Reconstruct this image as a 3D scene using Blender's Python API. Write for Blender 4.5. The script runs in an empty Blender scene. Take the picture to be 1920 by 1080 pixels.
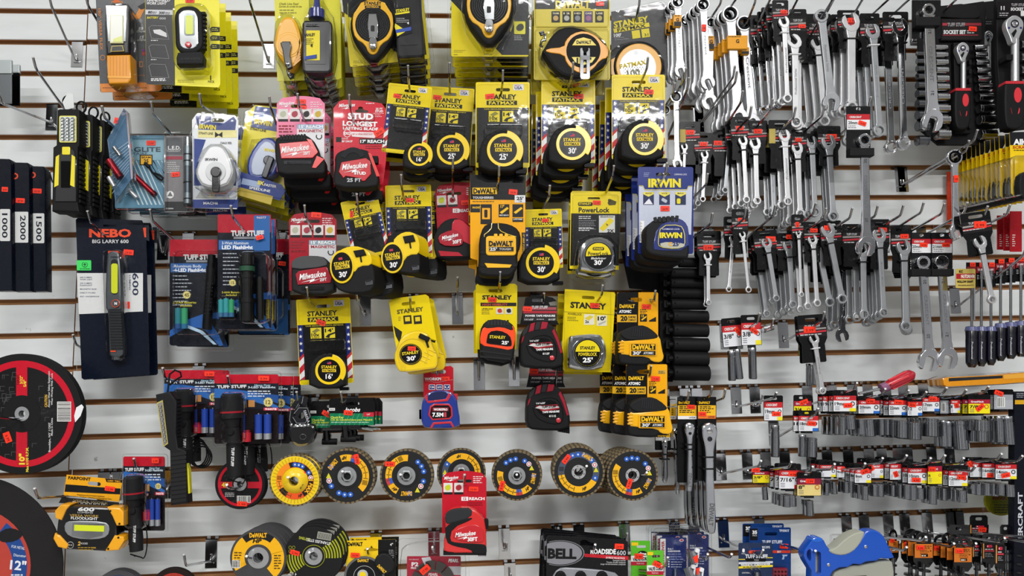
import bpy, math, random
from mathutils import Vector, Matrix, Euler
from mathutils.geometry import tessellate_polygon
random.seed(7)
SC = bpy.context.scene
COL = SC.collection
# ---------------------------------------------------------------- camera (solved from the groove spacing of the wall)
F, YAW, PITCH, ROLL, DIST, CZ = 1500.0, 0.08022, 0.11888, -0.02294, 1.8644, -0.8943
def cam_axes():
    cy, sy, cp, sp = math.cos(YAW), math.sin(YAW), math.cos(PITCH), math.sin(PITCH)
    f = Vector((sy*cp, cy*cp, sp)); rt = Vector((cy, -sy, 0)); up = rt.cross(f)
    cr, sr = math.cos(ROLL), math.sin(ROLL)
    return rt*cr+up*sr, up*cr-rt*sr, f
AX, AY, AF = cam_axes()
CAMP = Vector((0, -DIST, CZ))
cam = bpy.data.cameras.new('camera'); camo = bpy.data.objects.new('camera', cam); COL.objects.link(camo)
cam.sensor_width = 36; cam.lens = F/1920*36; cam.clip_start = .01
m = Matrix((AX, AY, -AF)).transposed().to_4x4(); m.translation = CAMP; camo.matrix_world = m
SC.camera = camo
# ---------------------------------------------------------------- world, ceiling lights, exposure
SC.view_settings.view_transform = 'Standard'; SC.view_settings.look = 'None'
SC.view_settings.gamma = 1; SC.view_settings.exposure = 0.1
def make_world():
    w = bpy.data.worlds.new('store_ambience'); SC.world = w; w.use_nodes = True
    nt = w.node_tree; nt.nodes.clear(); N = nt.nodes.new; L = nt.links.new
    tc = N('ShaderNodeTexCoord'); sx = N('ShaderNodeSeparateXYZ'); L(tc.outputs['Generated'], sx.inputs[0])
    # a dim store around the aisle: dark floor, shelves, pale ceiling
    rp = N('ShaderNodeValToRGB'); mr = N('ShaderNodeMapRange'); mr.inputs['From Min'].default_value = -1
    L(sx.outputs['Z'], mr.inputs['Value']); L(mr.outputs[0], rp.inputs[0])
    e = rp.color_ramp.elements; e[0].position = 0; e[0].color = (.10, .10, .105, 1); e[1].position = 1; e[1].color = (.95, .97, 1, 1)
    for p, c in ((.36, .22), (.47, .34), (.54, .20), (.64, .5), (.75, .9)):
        a = e.new(p); a.color = (c, c, c*1.02, 1)
    wv = N('ShaderNodeTexWave'); wv.inputs['Scale'].default_value = 1.7; wv.inputs['Distortion'].default_value = 3
    L(tc.outputs['Generated'], wv.inputs['Vector'])
    m2 = N('ShaderNodeMapRange'); m2.inputs['To Min'].default_value = .35; m2.inputs['To Max'].default_value = 1.25
    L(wv.outputs['Fac'], m2.inputs['Value'])
    # made-up bright and dark bands around the horizon, added to streak the chrome
    w2 = N('ShaderNodeTexWave'); w2.bands_direction = 'X'; w2.inputs['Scale'].default_value = 2.6; w2.inputs['Distortion'].default_value = 1.5; L(tc.outputs['Generated'], w2.inputs['Vector'])
    m3 = N('ShaderNodeMapRange'); m3.inputs['From Min'].default_value = .5; m3.inputs['From Max'].default_value = .8; m3.inputs['To Min'].default_value = .3; m3.inputs['To Max'].default_value = 4.2; L(w2.outputs['Fac'], m3.inputs['Value'])
    mm = N('ShaderNodeMath'); mm.operation = 'MULTIPLY'; L(m2.outputs[0], mm.inputs[0]); L(m3.outputs[0], mm.inputs[1])
    mx = N('ShaderNodeVectorMath'); mx.operation = 'SCALE'; L(rp.outputs[0], mx.inputs[0]); L(mm.outputs[0], mx.inputs['Scale'])
    bg = N('ShaderNodeBackground'); bg.inputs[1].default_value = 0.60; L(mx.outputs[0], bg.inputs[0])
    o = N('ShaderNodeOutputWorld'); L(bg.outputs[0], o.inputs[0])
make_world()
def area(name, loc, sx, sy, power, col=(1, .992, .985), tgt=None):
    l = bpy.data.lights.new(name, 'AREA'); l.shape = 'RECTANGLE'; l.size = sx; l.size_y = sy; l.energy = power; l.color = col
    o = bpy.data.objects.new(name, l); COL.objects.link(o); o.location = loc
    if tgt: o.rotation_euler = (Vector(tgt)-Vector(loc)).to_track_quat('-Z', 'Y').to_euler()
    return o
for i, (x, y, e) in enumerate(((-1.7, -.95, 3), (0.1, -.95, 2), (1.7, -.95, 3), (-1.3, -2.5, 34), (0.9, -2.5, 34), (-1.4, -4.4, 110), (1.2, -4.4, 130))):
    area('ceiling_tube_light', (x, y, 1.15), 1.25, .08, e)
# ---------------------------------------------------------------- pixel of the photograph -> world point at a depth in front of the wall
def ray(u, v):
    return AF + AX*((u-960)/F) - AY*((v-540)/F)
def at(u, v, d=0.0):
    r = ray(u, v); return CAMP + r*((DIST-d)/r.y)
def mpp(u, v, d):
    return (at(u+1, v, d)-at(u, v, d)).length
# ---------------------------------------------------------------- materials
MATS = {}
def lin(h):
    h = h.lstrip('#'); h = ''.join(c*2 for c in h) if len(h) == 3 else h; r = [int(h[i:i+2], 16)/255 for i in (0, 2, 4)]
    return tuple((c/12.92 if c <= .04045 else ((c+.055)/1.055)**2.4) for c in r)+(1,)
def M(spec):
    """spec: '#rrggbb' plastic or card, '#rrggbb:g' glossy print, ':r' rubber, ':m' matte, ':c' chrome, ':s' satin steel, ':p' painted gloss; 'clear' packaging film"""
    if spec in MATS: return MATS[spec]
    m = bpy.data.materials.new(spec.replace('#', 'c_').replace(':', '_')); m.use_nodes = True; MATS[spec] = m
    nt = m.node_tree; N = nt.nodes.new; L = nt.links.new; b = nt.nodes['Principled BSDF']
    if spec.startswith('clear'):
        nt.nodes.remove(b); tr = N('ShaderNodeBsdfTransparent'); gl = N('ShaderNodeBsdfGlossy'); gl.inputs['Roughness'].default_value = .04
        tr.inputs[0].default_value = (.975, .98, .98, 1)
        lw = N('ShaderNodeLayerWeight'); lw.inputs[0].default_value = .42; mp = N('ShaderNodeMapRange')
        mp.inputs['To Min'].default_value = .012; mp.inputs['To Max'].default_value = .8; mp.inputs['From Min'].default_value = .14; mp.inputs['From Max'].default_value = .85; L(lw.outputs['Facing'], mp.inputs['Value'])
        no = N('ShaderNodeTexNoise'); no.inputs['Scale'].default_value = 28; bp = N('ShaderNodeBump'); bp.inputs['Strength'].default_value = .06; bp.inputs['Distance'].default_value = .01
        tc = N('ShaderNodeTexCoord'); L(tc.outputs['Object'], no.inputs['Vector']); L(no.outputs['Fac'], bp.inputs['Height']); L(bp.outputs[0], gl.inputs['Normal'])
        mx = N('ShaderNodeMixShader'); L(mp.outputs[0], mx.inputs[0]); L(tr.outputs[0], mx.inputs[1]); L(gl.outputs[0], mx.inputs[2])
        L(mx.outputs[0], nt.nodes['Material Output'].inputs[0]); return m
    h, _, k = spec.partition(':')
    rough, metal, sc, bump, coat = {'': (.42, 0, 300, .02, 0), 'g': (.27, 0, 90, .02, .08), 'r': (.62, 0, 900, .15, 0), 'm': (.85, 0, 300, .05, 0),
        'c': (.13, 1, 40, .02, 0), 's': (.34, .72, 60, 0, 0), 'p': (.22, 0, 60, .02, .4), 'd': (.33, 1, 500, .06, 0), 'w': (.5, 0, 25, .03, 0)}[k]
    c = lin(h); lo = max(c[:3]) < .06
    if lo: c = tuple(x*(.5 if k == 'r' else .4) for x in c[:3])+(1,)
    b.inputs['Metallic'].default_value = metal; b.inputs['Coat Weight'].default_value = coat
    tc = N('ShaderNodeTexCoord'); no = N('ShaderNodeTexNoise'); no.inputs['Scale'].default_value = sc; no.inputs['Detail'].default_value = 2
    L(tc.outputs['Object'], no.inputs['Vector'])
    mr = N('ShaderNodeMapRange'); mr.inputs['To Min'].default_value = rough*.8; mr.inputs['To Max'].default_value = rough*1.2
    L(no.outputs['Fac'], mr.inputs['Value']); L(mr.outputs[0], b.inputs['Roughness'])
    b.inputs['Base Color'].default_value = c; b.inputs['Specular IOR Level'].default_value = {'r': .22, 'm': .15, '': .28, 'g': .22}.get(k, .5)
    if bump and k in ('r', 'g'):
        bp = N('ShaderNodeBump'); bp.inputs['Strength'].default_value = bump; bp.inputs['Distance'].default_value = .001
        L(no.outputs['Fac'], bp.inputs['Height']); L(bp.outputs[0], b.inputs['Normal'])
    return m
# ---------------------------------------------------------------- 2D outline helpers (template pixels, y down)
PI = math.pi
def rr(x0, y0, x1, y1, r=0, n=4):
    if r <= 0: return [(x0, y0), (x1, y0), (x1, y1), (x0, y1)]
    r = min(r, abs(x1-x0)/2, abs(y1-y0)/2); o = []
    for cx, cy, a in ((x0+r, y0+r, 180), (x1-r, y0+r, 270), (x1-r, y1-r, 0), (x0+r, y1-r, 90)):
        for i in range(n+1):
            t = math.radians(a+90*i/n); o.append((cx+r*math.cos(t), cy+r*math.sin(t)))
    return o
def circ(cx, cy, r, n=28, ry=None):
    ry = ry or r; return [(cx+r*math.cos(2*PI*i/n), cy+ry*math.sin(2*PI*i/n)) for i in range(n)]
def arc(cx, cy, r0, r1, a0, a1, n=14):
    """a band; angles in degrees, clockwise from the right as y points down"""
    o = [(cx+r1*math.cos(math.radians(a0+(a1-a0)*i/n)), cy+r1*math.sin(math.radians(a0+(a1-a0)*i/n))) for i in range(n+1)]
    o += [(cx+r0*math.cos(math.radians(a1+(a0-a1)*i/n)), cy+r0*math.sin(math.radians(a1+(a0-a1)*i/n))) for i in range(n+1)]
    return o
def sm(p, k=2):
    for _ in range(k):
        q = []
        for i in range(len(p)):
            a, b = p[i], p[(i+1) % len(p)]
            q += [(.75*a[0]+.25*b[0], .75*a[1]+.25*b[1]), (.25*a[0]+.75*b[0], .25*a[1]+.75*b[1])]
        p = q
    return p
def rotp(p, ang, cx=0, cy=0):
    c, s = math.cos(math.radians(ang)), math.sin(math.radians(ang))
    return [(cx+(x-cx)*c-(y-cy)*s, cy+(x-cx)*s+(y-cy)*c) for x, y in p]
def clean(p):
    q = []
    for a in p:
        if not q or abs(a[0]-q[-1][0])+abs(a[1]-q[-1][1]) > 1e-6: q.append(a)
    if len(q) > 2 and abs(q[0][0]-q[-1][0])+abs(q[0][1]-q[-1][1]) < 1e-6: q.pop()
    return q
def inset(p, t):
    p = clean(p); n = len(p)
    A = sum(p[i][0]*p[(i+1) % n][1]-p[(i+1) % n][0]*p[i][1] for i in range(n)); s = 1 if A > 0 else -1
    o = []
    for i in range(n):
        a, b, c = p[i-1], p[i], p[(i+1) % n]
        e1 = (b[0]-a[0], b[1]-a[1]); e2 = (c[0]-b[0], c[1]-b[1]); l1 = math.hypot(*e1) or 1; l2 = math.hypot(*e2) or 1
        n1 = (-e1[1]/l1*s, e1[0]/l1*s); n2 = (-e2[1]/l2*s, e2[0]/l2*s); k = max(.35, 1+n1[0]*n2[0]+n1[1]*n2[1])
        o.append((b[0]+t*(n1[0]+n2[0])/k, b[1]+t*(n1[1]+n2[1])/k))
    return o
# ---------------------------------------------------------------- lettering
FONTC = {}
def glyphs(s, bold):
    bold = min(bold*.55, .05); k = (s, bold)
    if k in FONTC: return FONTC[k]
    cu = bpy.data.curves.new('lettering', 'FONT'); cu.body = s; cu.size = 1; cu.resolution_u = 2; cu.offset = bold; cu.fill_mode = 'FRONT'
    o = bpy.data.objects.new('lettering', cu); me = o.to_mesh()
    vs = [(v.co.x, v.co.y) for v in me.vertices]; fs = [tuple(p.vertices) for p in me.polygons]
    o.to_mesh_clear(); bpy.data.objects.remove(o); bpy.data.curves.remove(cu)
    if not vs: vs = [(0, 0), (1, 0), (1, 1)]; fs = []
    x0 = min(v[0] for v in vs); x1 = max(v[0] for v in vs)
    FONTC[k] = (vs, fs, x0, x1); return FONTC[k]
CAPH = .70
# ---------------------------------------------------------------- things and parts
class Part:
    def __init__(s, th, name, parent=None, label=None, kind=None, smooth=35):
        s.th = th; s.name = name; s.parent = parent; s.label = label; s.kind = kind; s.sm = smooth
        s.v = []; s.f = []; s.mi = []; s.mats = []; s.obj = None; s.shift = Vector((0, 0, 0))
    def __enter__(s): return s
    def mat(s, m):
        if m not in s.mats: s.mats.append(m)
        return s.mats.index(m)
    def V(s, w): s.v.append(tuple(w)); return len(s.v)-1
    def Fc(s, idx, m): s.f.append(tuple(idx)); s.mi.append(s.mat(m))
    def P(s, x, y, dd=0): return s.th.P(x, y, dd)
    def flat(s, pts, dd, m, holes=()):
        """a thin printed shape lying dd mm in front of the thing's own depth"""
        loops = [clean(pts)]+[clean(h) for h in holes]
        allp = [q for lp in loops for q in lp]; base = len(s.v)
        for q in allp: s.V(s.P(q[0], q[1], dd))
        if len(allp) == 3: s.Fc((base, base+1, base+2), m); return
        if len(loops) == 1 and len(allp) == 4: s.Fc((base, base+3, base+2, base+1), m); return
        for t in tessellate_polygon([[Vector((q[0], -q[1], 0)) for q in lp] for lp in loops]): s.Fc([base+i for i in t], m)
    def prism(s, pts, dd, th, m, side=None, bev=0, holes=(), back=True, bm=None, seg=2, taper=0, drift=(0, 0)):
        """outline whose FRONT lies dd mm out, th mm thick; bev = rounded front edge (mm); taper = px grown towards the back"""
        side = side or m; pts = clean(pts); n = len(pts); pxmm = s.th.mm
        rings = []
        if bev:
            for i in range(seg, -1, -1):
                a = PI/2*i/seg
                rings.append((dd-bev*(1-math.sin(a)), bev*(1-math.cos(a))/pxmm))
        else: rings = [(dd, 0)]
        # world-straight sides: x, z of the ring comes from the true front plane, then moves back
        idx = []
        for (rd, ins) in rings:
            q = inset(pts, ins) if ins > 1e-6 else pts
            row = []
            for a in q:
                w = s.P(a[0], a[1], dd); w = Vector((w.x, w.y+(dd-rd)*.001, w.z)); row.append(s.V(w))
            idx.append(row)
        q = inset(pts, -taper) if taper else pts
        row = []
        dx, dz = drift[0]*pxmm*.001, -drift[1]*pxmm*.001
        for a in q:
            w = s.P(a[0], a[1], dd); row.append(s.V(Vector((w.x+dx, w.y+th*.001, w.z+dz))))
        idx.append(row)
        for k in range(len(idx)-1):
            mm = side if (k == len(idx)-2) else (bm or m)
            for i in range(n): s.Fc((idx[k][i], idx[k][(i+1) % n], idx[k+1][(i+1) % n], idx[k+1][i]), mm)
        fr = [(s.v[i][0], s.v[i][2]) for i in idx[0]]
        hl = []
        for h in holes:
            h = clean(h); a = [s.V(s.P(q[0], q[1], dd)) for q in h]; b = []
            for i in a: w = s.v[i]; b.append(s.V(Vector((w[0], w[1]+th*.001, w[2]))))
            for i in range(len(a)): s.Fc((a[i], b[i], b[(i+1) % len(a)], a[(i+1) % len(a)]), side)
            hl.append((a, b))
        def cap(outer, inner):
            if not inner and n <= 4: s.Fc(outer, bm and m or m); return
            loops = [outer]+inner; flatidx = [i for lp in loops for i in lp]
            for t in tessellate_polygon([[Vector((s.v[i][0], s.v[i][2], 0)) for i in lp] for lp in loops]): s.Fc([flatidx[j] for j in t], m)
        cap(idx[0], [a for a, b in hl])
        if back:
            if not hl and n <= 4: s.Fc(idx[-1][::-1], side)
            else:
                loops = [idx[-1]]+[b for a, b in hl]; fi = [i for lp in loops for i in lp]
                for t in tessellate_polygon([[Vector((s.v[i][0], s.v[i][2], 0)) for i in lp] for lp in loops]): s.Fc([fi[j] for j in t], side)
    def text(s, t, x, y, h, dd, m, w=None, rot=0, bold=.02, shear=0, al='c'):
        """t centred at x, y (template px); h = capital height, w = full width"""
        vs, fs, x0, x1 = glyphs(t, bold); k = h/CAPH; W = (x1-x0)*k; kx = k*(w/W if w else 1); W = (x1-x0)*kx
        ox = {'c': -W/2, 'l': 0, 'r': -W}[al]; c, sn = math.cos(math.radians(rot)), math.sin(math.radians(rot)); b = len(s.v)
        for a in vs:
            px = (a[0]-x0)*kx+ox+shear*(a[1])*k; py = -(a[1]*k-h/2); s.V(s.P(x+px*c-py*sn, y+px*sn+py*c, dd))
        for f in fs: s.Fc([b+i for i in f], m)
    def lines(s, x0, y0, x1, n, pitch, h, dd, m, rot=0):
        """n rows of print too fine to read: broken bars"""
        r = random.Random(int(x0*7+y0*13+n))
        for i in range(n):
            x = x0; end = x1-(x1-x0)*r.random()*.35
            while x < end:
                wd = min(end-x, h*(1.5+3*r.random())); s.flat(rotp(rr(x, y0+i*pitch, x+wd, y0+i*pitch+h), rot, x0, y0), dd, m); x += wd+h*.7
    def bars(s, x0, y0, x1, y1, dd, m='#141414', horiz=False):
        s.flat(rr(x0-1, y0-1, x1+1, y1+1), dd-.1, '#e8e8e4'); r = random.Random(int(x0+y0)); a, e = (y0, y1) if horiz else (x0, x1)
        while a < e:
            w = .4+r.random()*1.1
            s.flat(rr(x0, a, x1, min(a+w, e)) if horiz else rr(a, y0, min(a+w, e), y1), dd+.1, m); a += w+.5+r.random()*.9
    def tube(s, path, r, m, n=8, cap=True, raw=False, ridge=0):
        """round bar through points: (x, y, dd) template or raw local vectors; r in metres or list"""
        pts = [Vector(p) if raw else s.P(*p) for p in path]; rs = r if isinstance(r, (list, tuple)) else [r]*len(pts)
        t0 = (pts[1]-pts[0]).normalized(); u = t0.orthogonal().normalized(); prev = None; first = None
        for i, p in enumerate(pts):
            a = pts[max(i-1, 0)]; b = pts[min(i+1, len(pts)-1)]; t = (b-a).normalized() if (b-a).length > 1e-9 else t0
            u = (u-t*u.dot(t)).normalized(); v = t.cross(u)
            row = [s.V(p+(u*math.cos(2*PI*j/n)+v*math.sin(2*PI*j/n))*rs[i]*(1-ridge*(j % 3 == 0))) for j in range(n)]
            if prev:
                for j in range(n): s.Fc((prev[j], prev[(j+1) % n], row[(j+1) % n], row[j]), m)
            else: first = row
            prev = row
        if cap: s.Fc(first[::-1], m); s.Fc(prev, m)
    def lathe(s, prof, cx, cy, dd, m, n=32, axis='y'):
        """prof: list of (radius px, mm towards the viewer[, material]); axis through the template point, square to the wall"""
        c = s.P(cx, cy, dd); k = s.th.mm*.001; prev = None
        for j, e in enumerate(prof):
            r, h = e[0], e[1]; mm = e[2] if len(e) > 2 else m
            row = [s.V(Vector((c.x+r*k*math.cos(2*PI*i/n), c.y-h*.001, c.z+r*k*math.sin(2*PI*i/n)))) for i in range(n)]
            if prev:
                for i in range(n): s.Fc((prev[i], row[i], row[(i+1) % n], prev[(i+1) % n]), mm)
            prev = row
    def cyl(s, a, b, r, m, n=12, r2=None, cap=True):
        """cylinder between two template points (x, y, dd), r in px"""
        k = s.th.mm*.001; s.tube([a, b], [r*k, (r2 if r2 is not None else r)*k], m, n, cap)
    def box(s, x0, y0, x1, y1, dd, th, m, r=0, bev=0, **k): s.prism(rr(x0, y0, x1, y1, r), dd, th, m, bev=bev, **k)
    def sticker(s, x, y, t='19.99', w=20, h=10, rot=0, dd=1):
        if not s.th.single:
            with s.th.part('price_sticker', s if s.parent else None) as q: q._st(x, y, t, w, h, rot, dd)
        else: s._st(x, y, t, w, h, rot, dd)
    def _st(s, x, y, t, w, h, rot, dd):
        s.flat(rotp(rr(x-w/2, y-h/2, x+w/2, y+h/2, .8, 1), rot, x, y), dd, '#ff3a22'); s.text(t, x, y+h*.1, h*.42, dd+.25, '#5a1408', w=w*.62, rot=rot, bold=.01)
    def __exit__(s, *a):
        if not s.f: return False
        me = bpy.data.meshes.new(s.name); me.from_pydata(s.v, [], s.f); me.validate()
        for m in s.mats: me.materials.append(M(m))
        if len(me.polygons) == len(s.mi): me.polygons.foreach_set('material_index', s.mi)
        me.polygons.foreach_set('use_smooth', [True]*len(me.polygons))
        me.set_sharp_from_angle(angle=math.radians(s.sm)); me.update()
        if s.th.single:
            o = s.th.root_obj(me)
        else:
            o = bpy.data.objects.new(s.name, me); COL.objects.link(o); o.parent = s.parent.obj if s.parent else s.th.root
        if s.label: o['label'] = s.label
        if s.kind: o['kind'] = s.kind
        s.obj = o; return False
class Th:
    def __init__(s, name, label, cat, u, v, d, group=None, sc=1, rot=0, tilt=(0, 0), o=None, single=False, kind=None):
        s.u, s.v, s.d, s.sc, s.o = u, v, d, sc, (o if o else (u, v)); s.c, s.s_ = math.cos(math.radians(rot)), math.sin(math.radians(rot)); s.tilt = tilt
        s.org = at(u, v, d); s.mm = mpp(u, v, d)*1000*sc; s.single = single; s.name = name
        s.meta = dict(label=label, category=cat, group=group, kind=kind)
        if not single:
            s.root = bpy.data.objects.new(name, None); s.root.empty_display_size = .02; s.setup(s.root)
        else: s.root = None
    def setup(s, o):
        if len((s.meta['label'] or '').split()) > 16: print('LONG', s.meta['label'])
        COL.objects.link(o); o.location = s.org
        for k, w in s.meta.items():
            if w: o[k] = w
        s.root = o
    def root_obj(s, me):
        o = bpy.data.objects.new(s.name, me); s.setup(o); return o
    def P(s, x, y, dd=0):
        x -= s.o[0]; y -= s.o[1]; dd = dd+s.tilt[0]*x+s.tilt[1]*y
        return at(s.u+s.sc*(x*s.c-y*s.s_), s.v+s.sc*(x*s.s_+y*s.c), s.d+dd*.001)-s.org
    def part(s, name, parent=None, label=None, kind=None, smooth=35): return Part(s, name, parent, label, kind, smooth)
def copy_tree(o, parent=None, skip=()):
    c = o.copy(); COL.objects.link(c); c.parent = parent
    for ch in o.children:
        if ch.name.split('.')[0] not in skip: copy_tree(ch, c, skip)
    return c
ORD = ['second', 'third', 'fourth', 'fifth', 'sixth', 'seventh', 'eighth', 'ninth', 'tenth', 'eleventh', 'twelfth', 'thirteenth']
def stack(th, n, step=.02, label='', group=None, jx=.0, jz=.0, rot=0, skip=0, drop=0.0, nost=True):
    """n more copies hanging behind the front one, on the same hook"""
    r = random.Random(len(label)*31+n)
    if group: th.root['group'] = group
    out = []
    for i in range(n):
        c = copy_tree(th.root, None, ('price_sticker', 'paper_tag') if nost else ()); c.location = th.root.location+Vector((jx*(i+1)+r.uniform(-.0015, .0015), step*(i+1), jz*(i+1)-drop*(i+1)))
        c.rotation_euler = (0, math.radians(rot*(i+1)+r.uniform(-.8, .8)), 0)
        c['label'] = label+', '+ORD[min(i+skip, 11)]+' from the front'
        if len(c['label'].split()) > 16: print('LONG', c['label'])
        if group: c['group'] = group
        out.append(c)
    return out
# ---------------------------------------------------------------- wall of slats
PIT = .0762
XL, XR = -1.75, 2.3
SEAM = -.837
def slat_mesh(name, x0, x1, dz=0.0, k0=-6, k1=20):
    v = []; f = []; mi = []
    prof = []
    def strip(a, b, mt):
        i = len(v); v.extend([(x0, a[0], a[1]), (x1, a[0], a[1]), (x1, b[0], b[1]), (x0, b[0], b[1])]); f.append((i, i+1, i+2, i+3)); mi.append(mt)
    for k in range(k0, k1):
        zc = -k*PIT+dz; zn = -(k+1)*PIT+dz; h = .0060; H = .0115
        strip((0, zn+h+.0012), (0, zc-h-.0012), 0)
        # rounded laminate lips
        strip((0, zc-h-.0012), (.0015, zc-h), 0); strip((.0015, zc+h), (0, zc+h+.0012), 0)
        strip((.0015, zc-h), (.009, zc-h), 1); strip((.009, zc-h), (.009, zc-H), 1); strip((.009, zc-H), (.0155, zc-H), 1)
        strip((.0155, zc-H), (.0155, zc+H), 1); strip((.0155, zc+H), (.009, zc+H), 1); strip((.009, zc+H), (.009, zc+h), 1); strip((.009, zc+h), (.0015, zc+h), 1)
    # board edges
    zt = -k0*PIT+dz; zb = -k1*PIT+dz
    for x in (x0, x1):
        i = len(v); v.extend([(x, 0, zb), (x, .019, zb), (x, .019, zt), (x, 0, zt)]); 
        for k in range(k0, k1):
            zc = -k*PIT+dz; zn = -(k+1)*PIT+dz; j = len(v); v.extend([(x, 0, zn+.006), (x, .009, zn+.006), (x, .009, zc-.006), (x, 0, zc-.006)]); f.append((j, j+1, j+2, j+3)); mi.append(1)
    i = len(v); v.extend([(x0, .019, zb), (x1, .019, zb), (x1, .019, zt), (x0, .019, zt)]); f.append((i, i+1, i+2, i+3)); mi.append(1)
    me = bpy.data.meshes.new(name); me.from_pydata(v, [], f); me.materials.append(wall_mat()); me.materials.append(M('#b98a5e:m'))
    me.polygons.foreach_set('material_index', mi); o = bpy.data.objects.new(name, me); COL.objects.link(o); o['kind'] = 'structure'; return o
def wall_mat():
    if 'wall' in MATS: return MATS['wall']
    m = bpy.data.materials.new('white_laminate'); m.use_nodes = True; nt = m.node_tree; b = nt.nodes['Principled BSDF']; N = nt.nodes.new; L = nt.links.new
    tc = N('ShaderNodeTexCoord'); mp = N('ShaderNodeMapping'); mp.inputs['Scale'].default_value = (3, 1, 16); L(tc.outputs['Object'], mp.inputs[0])
    no = N('ShaderNodeTexNoise'); no.inputs['Scale'].default_value = 2.2; no.inputs['Detail'].default_value = 5; L(mp.outputs[0], no.inputs['Vector'])
    rp = N('ShaderNodeValToRGB'); rp.color_ramp.elements[0].position = .35; rp.color_ramp.elements[0].color = lin('#dde1e1'); rp.color_ramp.elements[1].position = .6; rp.color_ramp.elements[1].color = lin('#e4e8e8')
    L(no.outputs['Fac'], rp.inputs[0])
    # scuffs: sparse dark specks
    n2 = N('ShaderNodeTexNoise'); n2.inputs['Scale'].default_value = 38; n2.inputs['Detail'].default_value = 3; L(tc.outputs['Object'], n2.inputs['Vector'])
    r2 = N('ShaderNodeValToRGB'); r2.color_ramp.elements[0].position = .24; r2.color_ramp.elements[0].color = (.55, .53, .5, 1); r2.color_ramp.elements[1].position = .275; r2.color_ramp.elements[1].color = (1, 1, 1, 1)
    L(n2.outputs['Fac'], r2.inputs[0])
    mx = N('ShaderNodeMix'); mx.data_type = 'RGBA'; mx.blend_type = 'MULTIPLY'; mx.inputs[0].default_value = 1; L(rp.outputs[0], mx.inputs[6]); L(r2.outputs[0], mx.inputs[7]); L(mx.outputs[2], b.inputs['Base Color'])
    b.inputs['Roughness'].default_value = .42; MATS['wall'] = m; return m
def slab(name, a, b, m):
    v = [(x, y, z) for z in (a[2], b[2]) for y in (a[1], b[1]) for x in (a[0], b[0])]
    me = bpy.data.meshes.new(name); me.from_pydata(v, [], [(0, 2, 3, 1), (4, 5, 7, 6), (0, 1, 5, 4), (2, 6, 7, 3), (0, 4, 6, 2), (1, 3, 7, 5)]); me.materials.append(M(m))
    o = bpy.data.objects.new(name, me); COL.objects.link(o); o['kind'] = 'structure'
slab('floor', (-3, -5.5, -2.25), (3.5, .05, -2.2), '#8d8a84:w'); slab('ceiling', (-3, -5.5, 1.2), (3.5, .05, 1.25), '#dcdcd8:m')
slat_mesh('wall_left', XL, SEAM-.0012, -.0022)
slat_mesh('wall_back', SEAM+.0012, XR)
def short(l, n=12):
    w = l.split(); w = w[:n]
    while w and w[-1] in ('of', 'the', 'a', 'with', 'and', 'in', 'on', 'at', 'by', 'its', 'to', 'from', 'under', 'left', 'right', 'below', 'above'): w.pop()
    return ' '.join(w).rstrip(',')
# ---------------------------------------------------------------- peg hooks
def hook(ut, vt, L=.2, label=None, up=.019, wide=.0125, lean=0.0, plate=.062, base=None, tipl=.014, kz=None, w=None):
    """chrome peg whose tip shows at ut, vt, L metres off the wall; bracket is caught in the groove above"""
    tip = w or at(ut, vt, L); bend = tip+Vector((0, tipl, -up)); x = bend.x+lean
    if kz is None:
        best = None
        for k in range(-6, 20):
            zz = -k*PIT-.040
            if zz <= bend.z+.004 and (best is None or zz > best): best = zz; kk = k
    else: kk = kz; best = -kz*PIT-.040
    zg = -kk*PIT; zb = best
    t = Th('peg_hook', label or 'chrome peg hook', 'peg hook', 0, 0, 0, 'slatwall peg hooks'); t.root.location = t.org = Vector((x, 0, zb))
    with t.part('bracket') as p:
        w = wide; zt = zg-zb; c = '#c9cacc:c'
        def bx(xa, xb, ya, yb, za, zb_):
            b = len(p.v)
            for q in ((xa, ya, za), (xb, ya, za), (xb, yb, za), (xa, yb, za), (xa, ya, zb_), (xb, ya, zb_), (xb, yb, zb_), (xa, yb, zb_)): p.V(q)
            for f in ((0, 1, 5, 4), (1, 2, 6, 5), (2, 3, 7, 6), (3, 0, 4, 7), (4, 5, 6, 7), (3, 2, 1, 0)): p.Fc([b+i for i in f], c)
        bx(-w, w, -.0022, -.0006, zt-plate, zt+.0005)
        bx(-w, w, -.0022, .011, zt-.0012, zt+.0005)
        bx(-w, -w*.4, .0096, .0112, zt, zt+.009); bx(w*.4, w, .0096, .0112, zt, zt+.009)
        bx(-w*.5, w*.5, -.006, -.002, -.012, -.010)
    with t.part('peg') as p:
        b = bend-t.org; e = tip-t.org; r = .0026; c = '#b2b2b5:c'
        path = [(0, -.003, .008), (0, -.003, -.002), (0, -.006, -.006), (0, -.012, -.0055)]
        for i in range(1, 6):
            f = i/6; path.append((b.x*f, -.012+(b.y+.012)*f, -.0055+(b.z+.0055)*f))
        d = (b-Vector(path[-1])).normalized(); d2 = (e-b).normalized()
        path += [tuple(b-d*.008), tuple(b-d*.003+d2*.0005), tuple(b+d2*.004), tuple(e)]
        p.tube(path, r, c, 10, raw=True)
        p.tube([tuple(e-d2*.0002), tuple(e+d2*.001), tuple(e+d2*.0016)], [.0027, .0026, .0012], '#f4f4f4:s', 10, raw=True)
    return t
Y = '#efd60a:g'; K = '#17171a'; KR = '#1d1d1f:r'; W_ = '#f1f1ee'; RD = '#c8142c:g'; OY = '#f5a912:p'; GY = '#2b2d31:g'
DY = '#f7b81a:g'; SIL = '#c9cbce:s'; CHR = '#cfd0d3:c'
def slot(cx, cy, w=26, h=6): return rr(cx-w/2, cy-h/2, cx+w/2, cy+h/2, h/2, 4)
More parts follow.
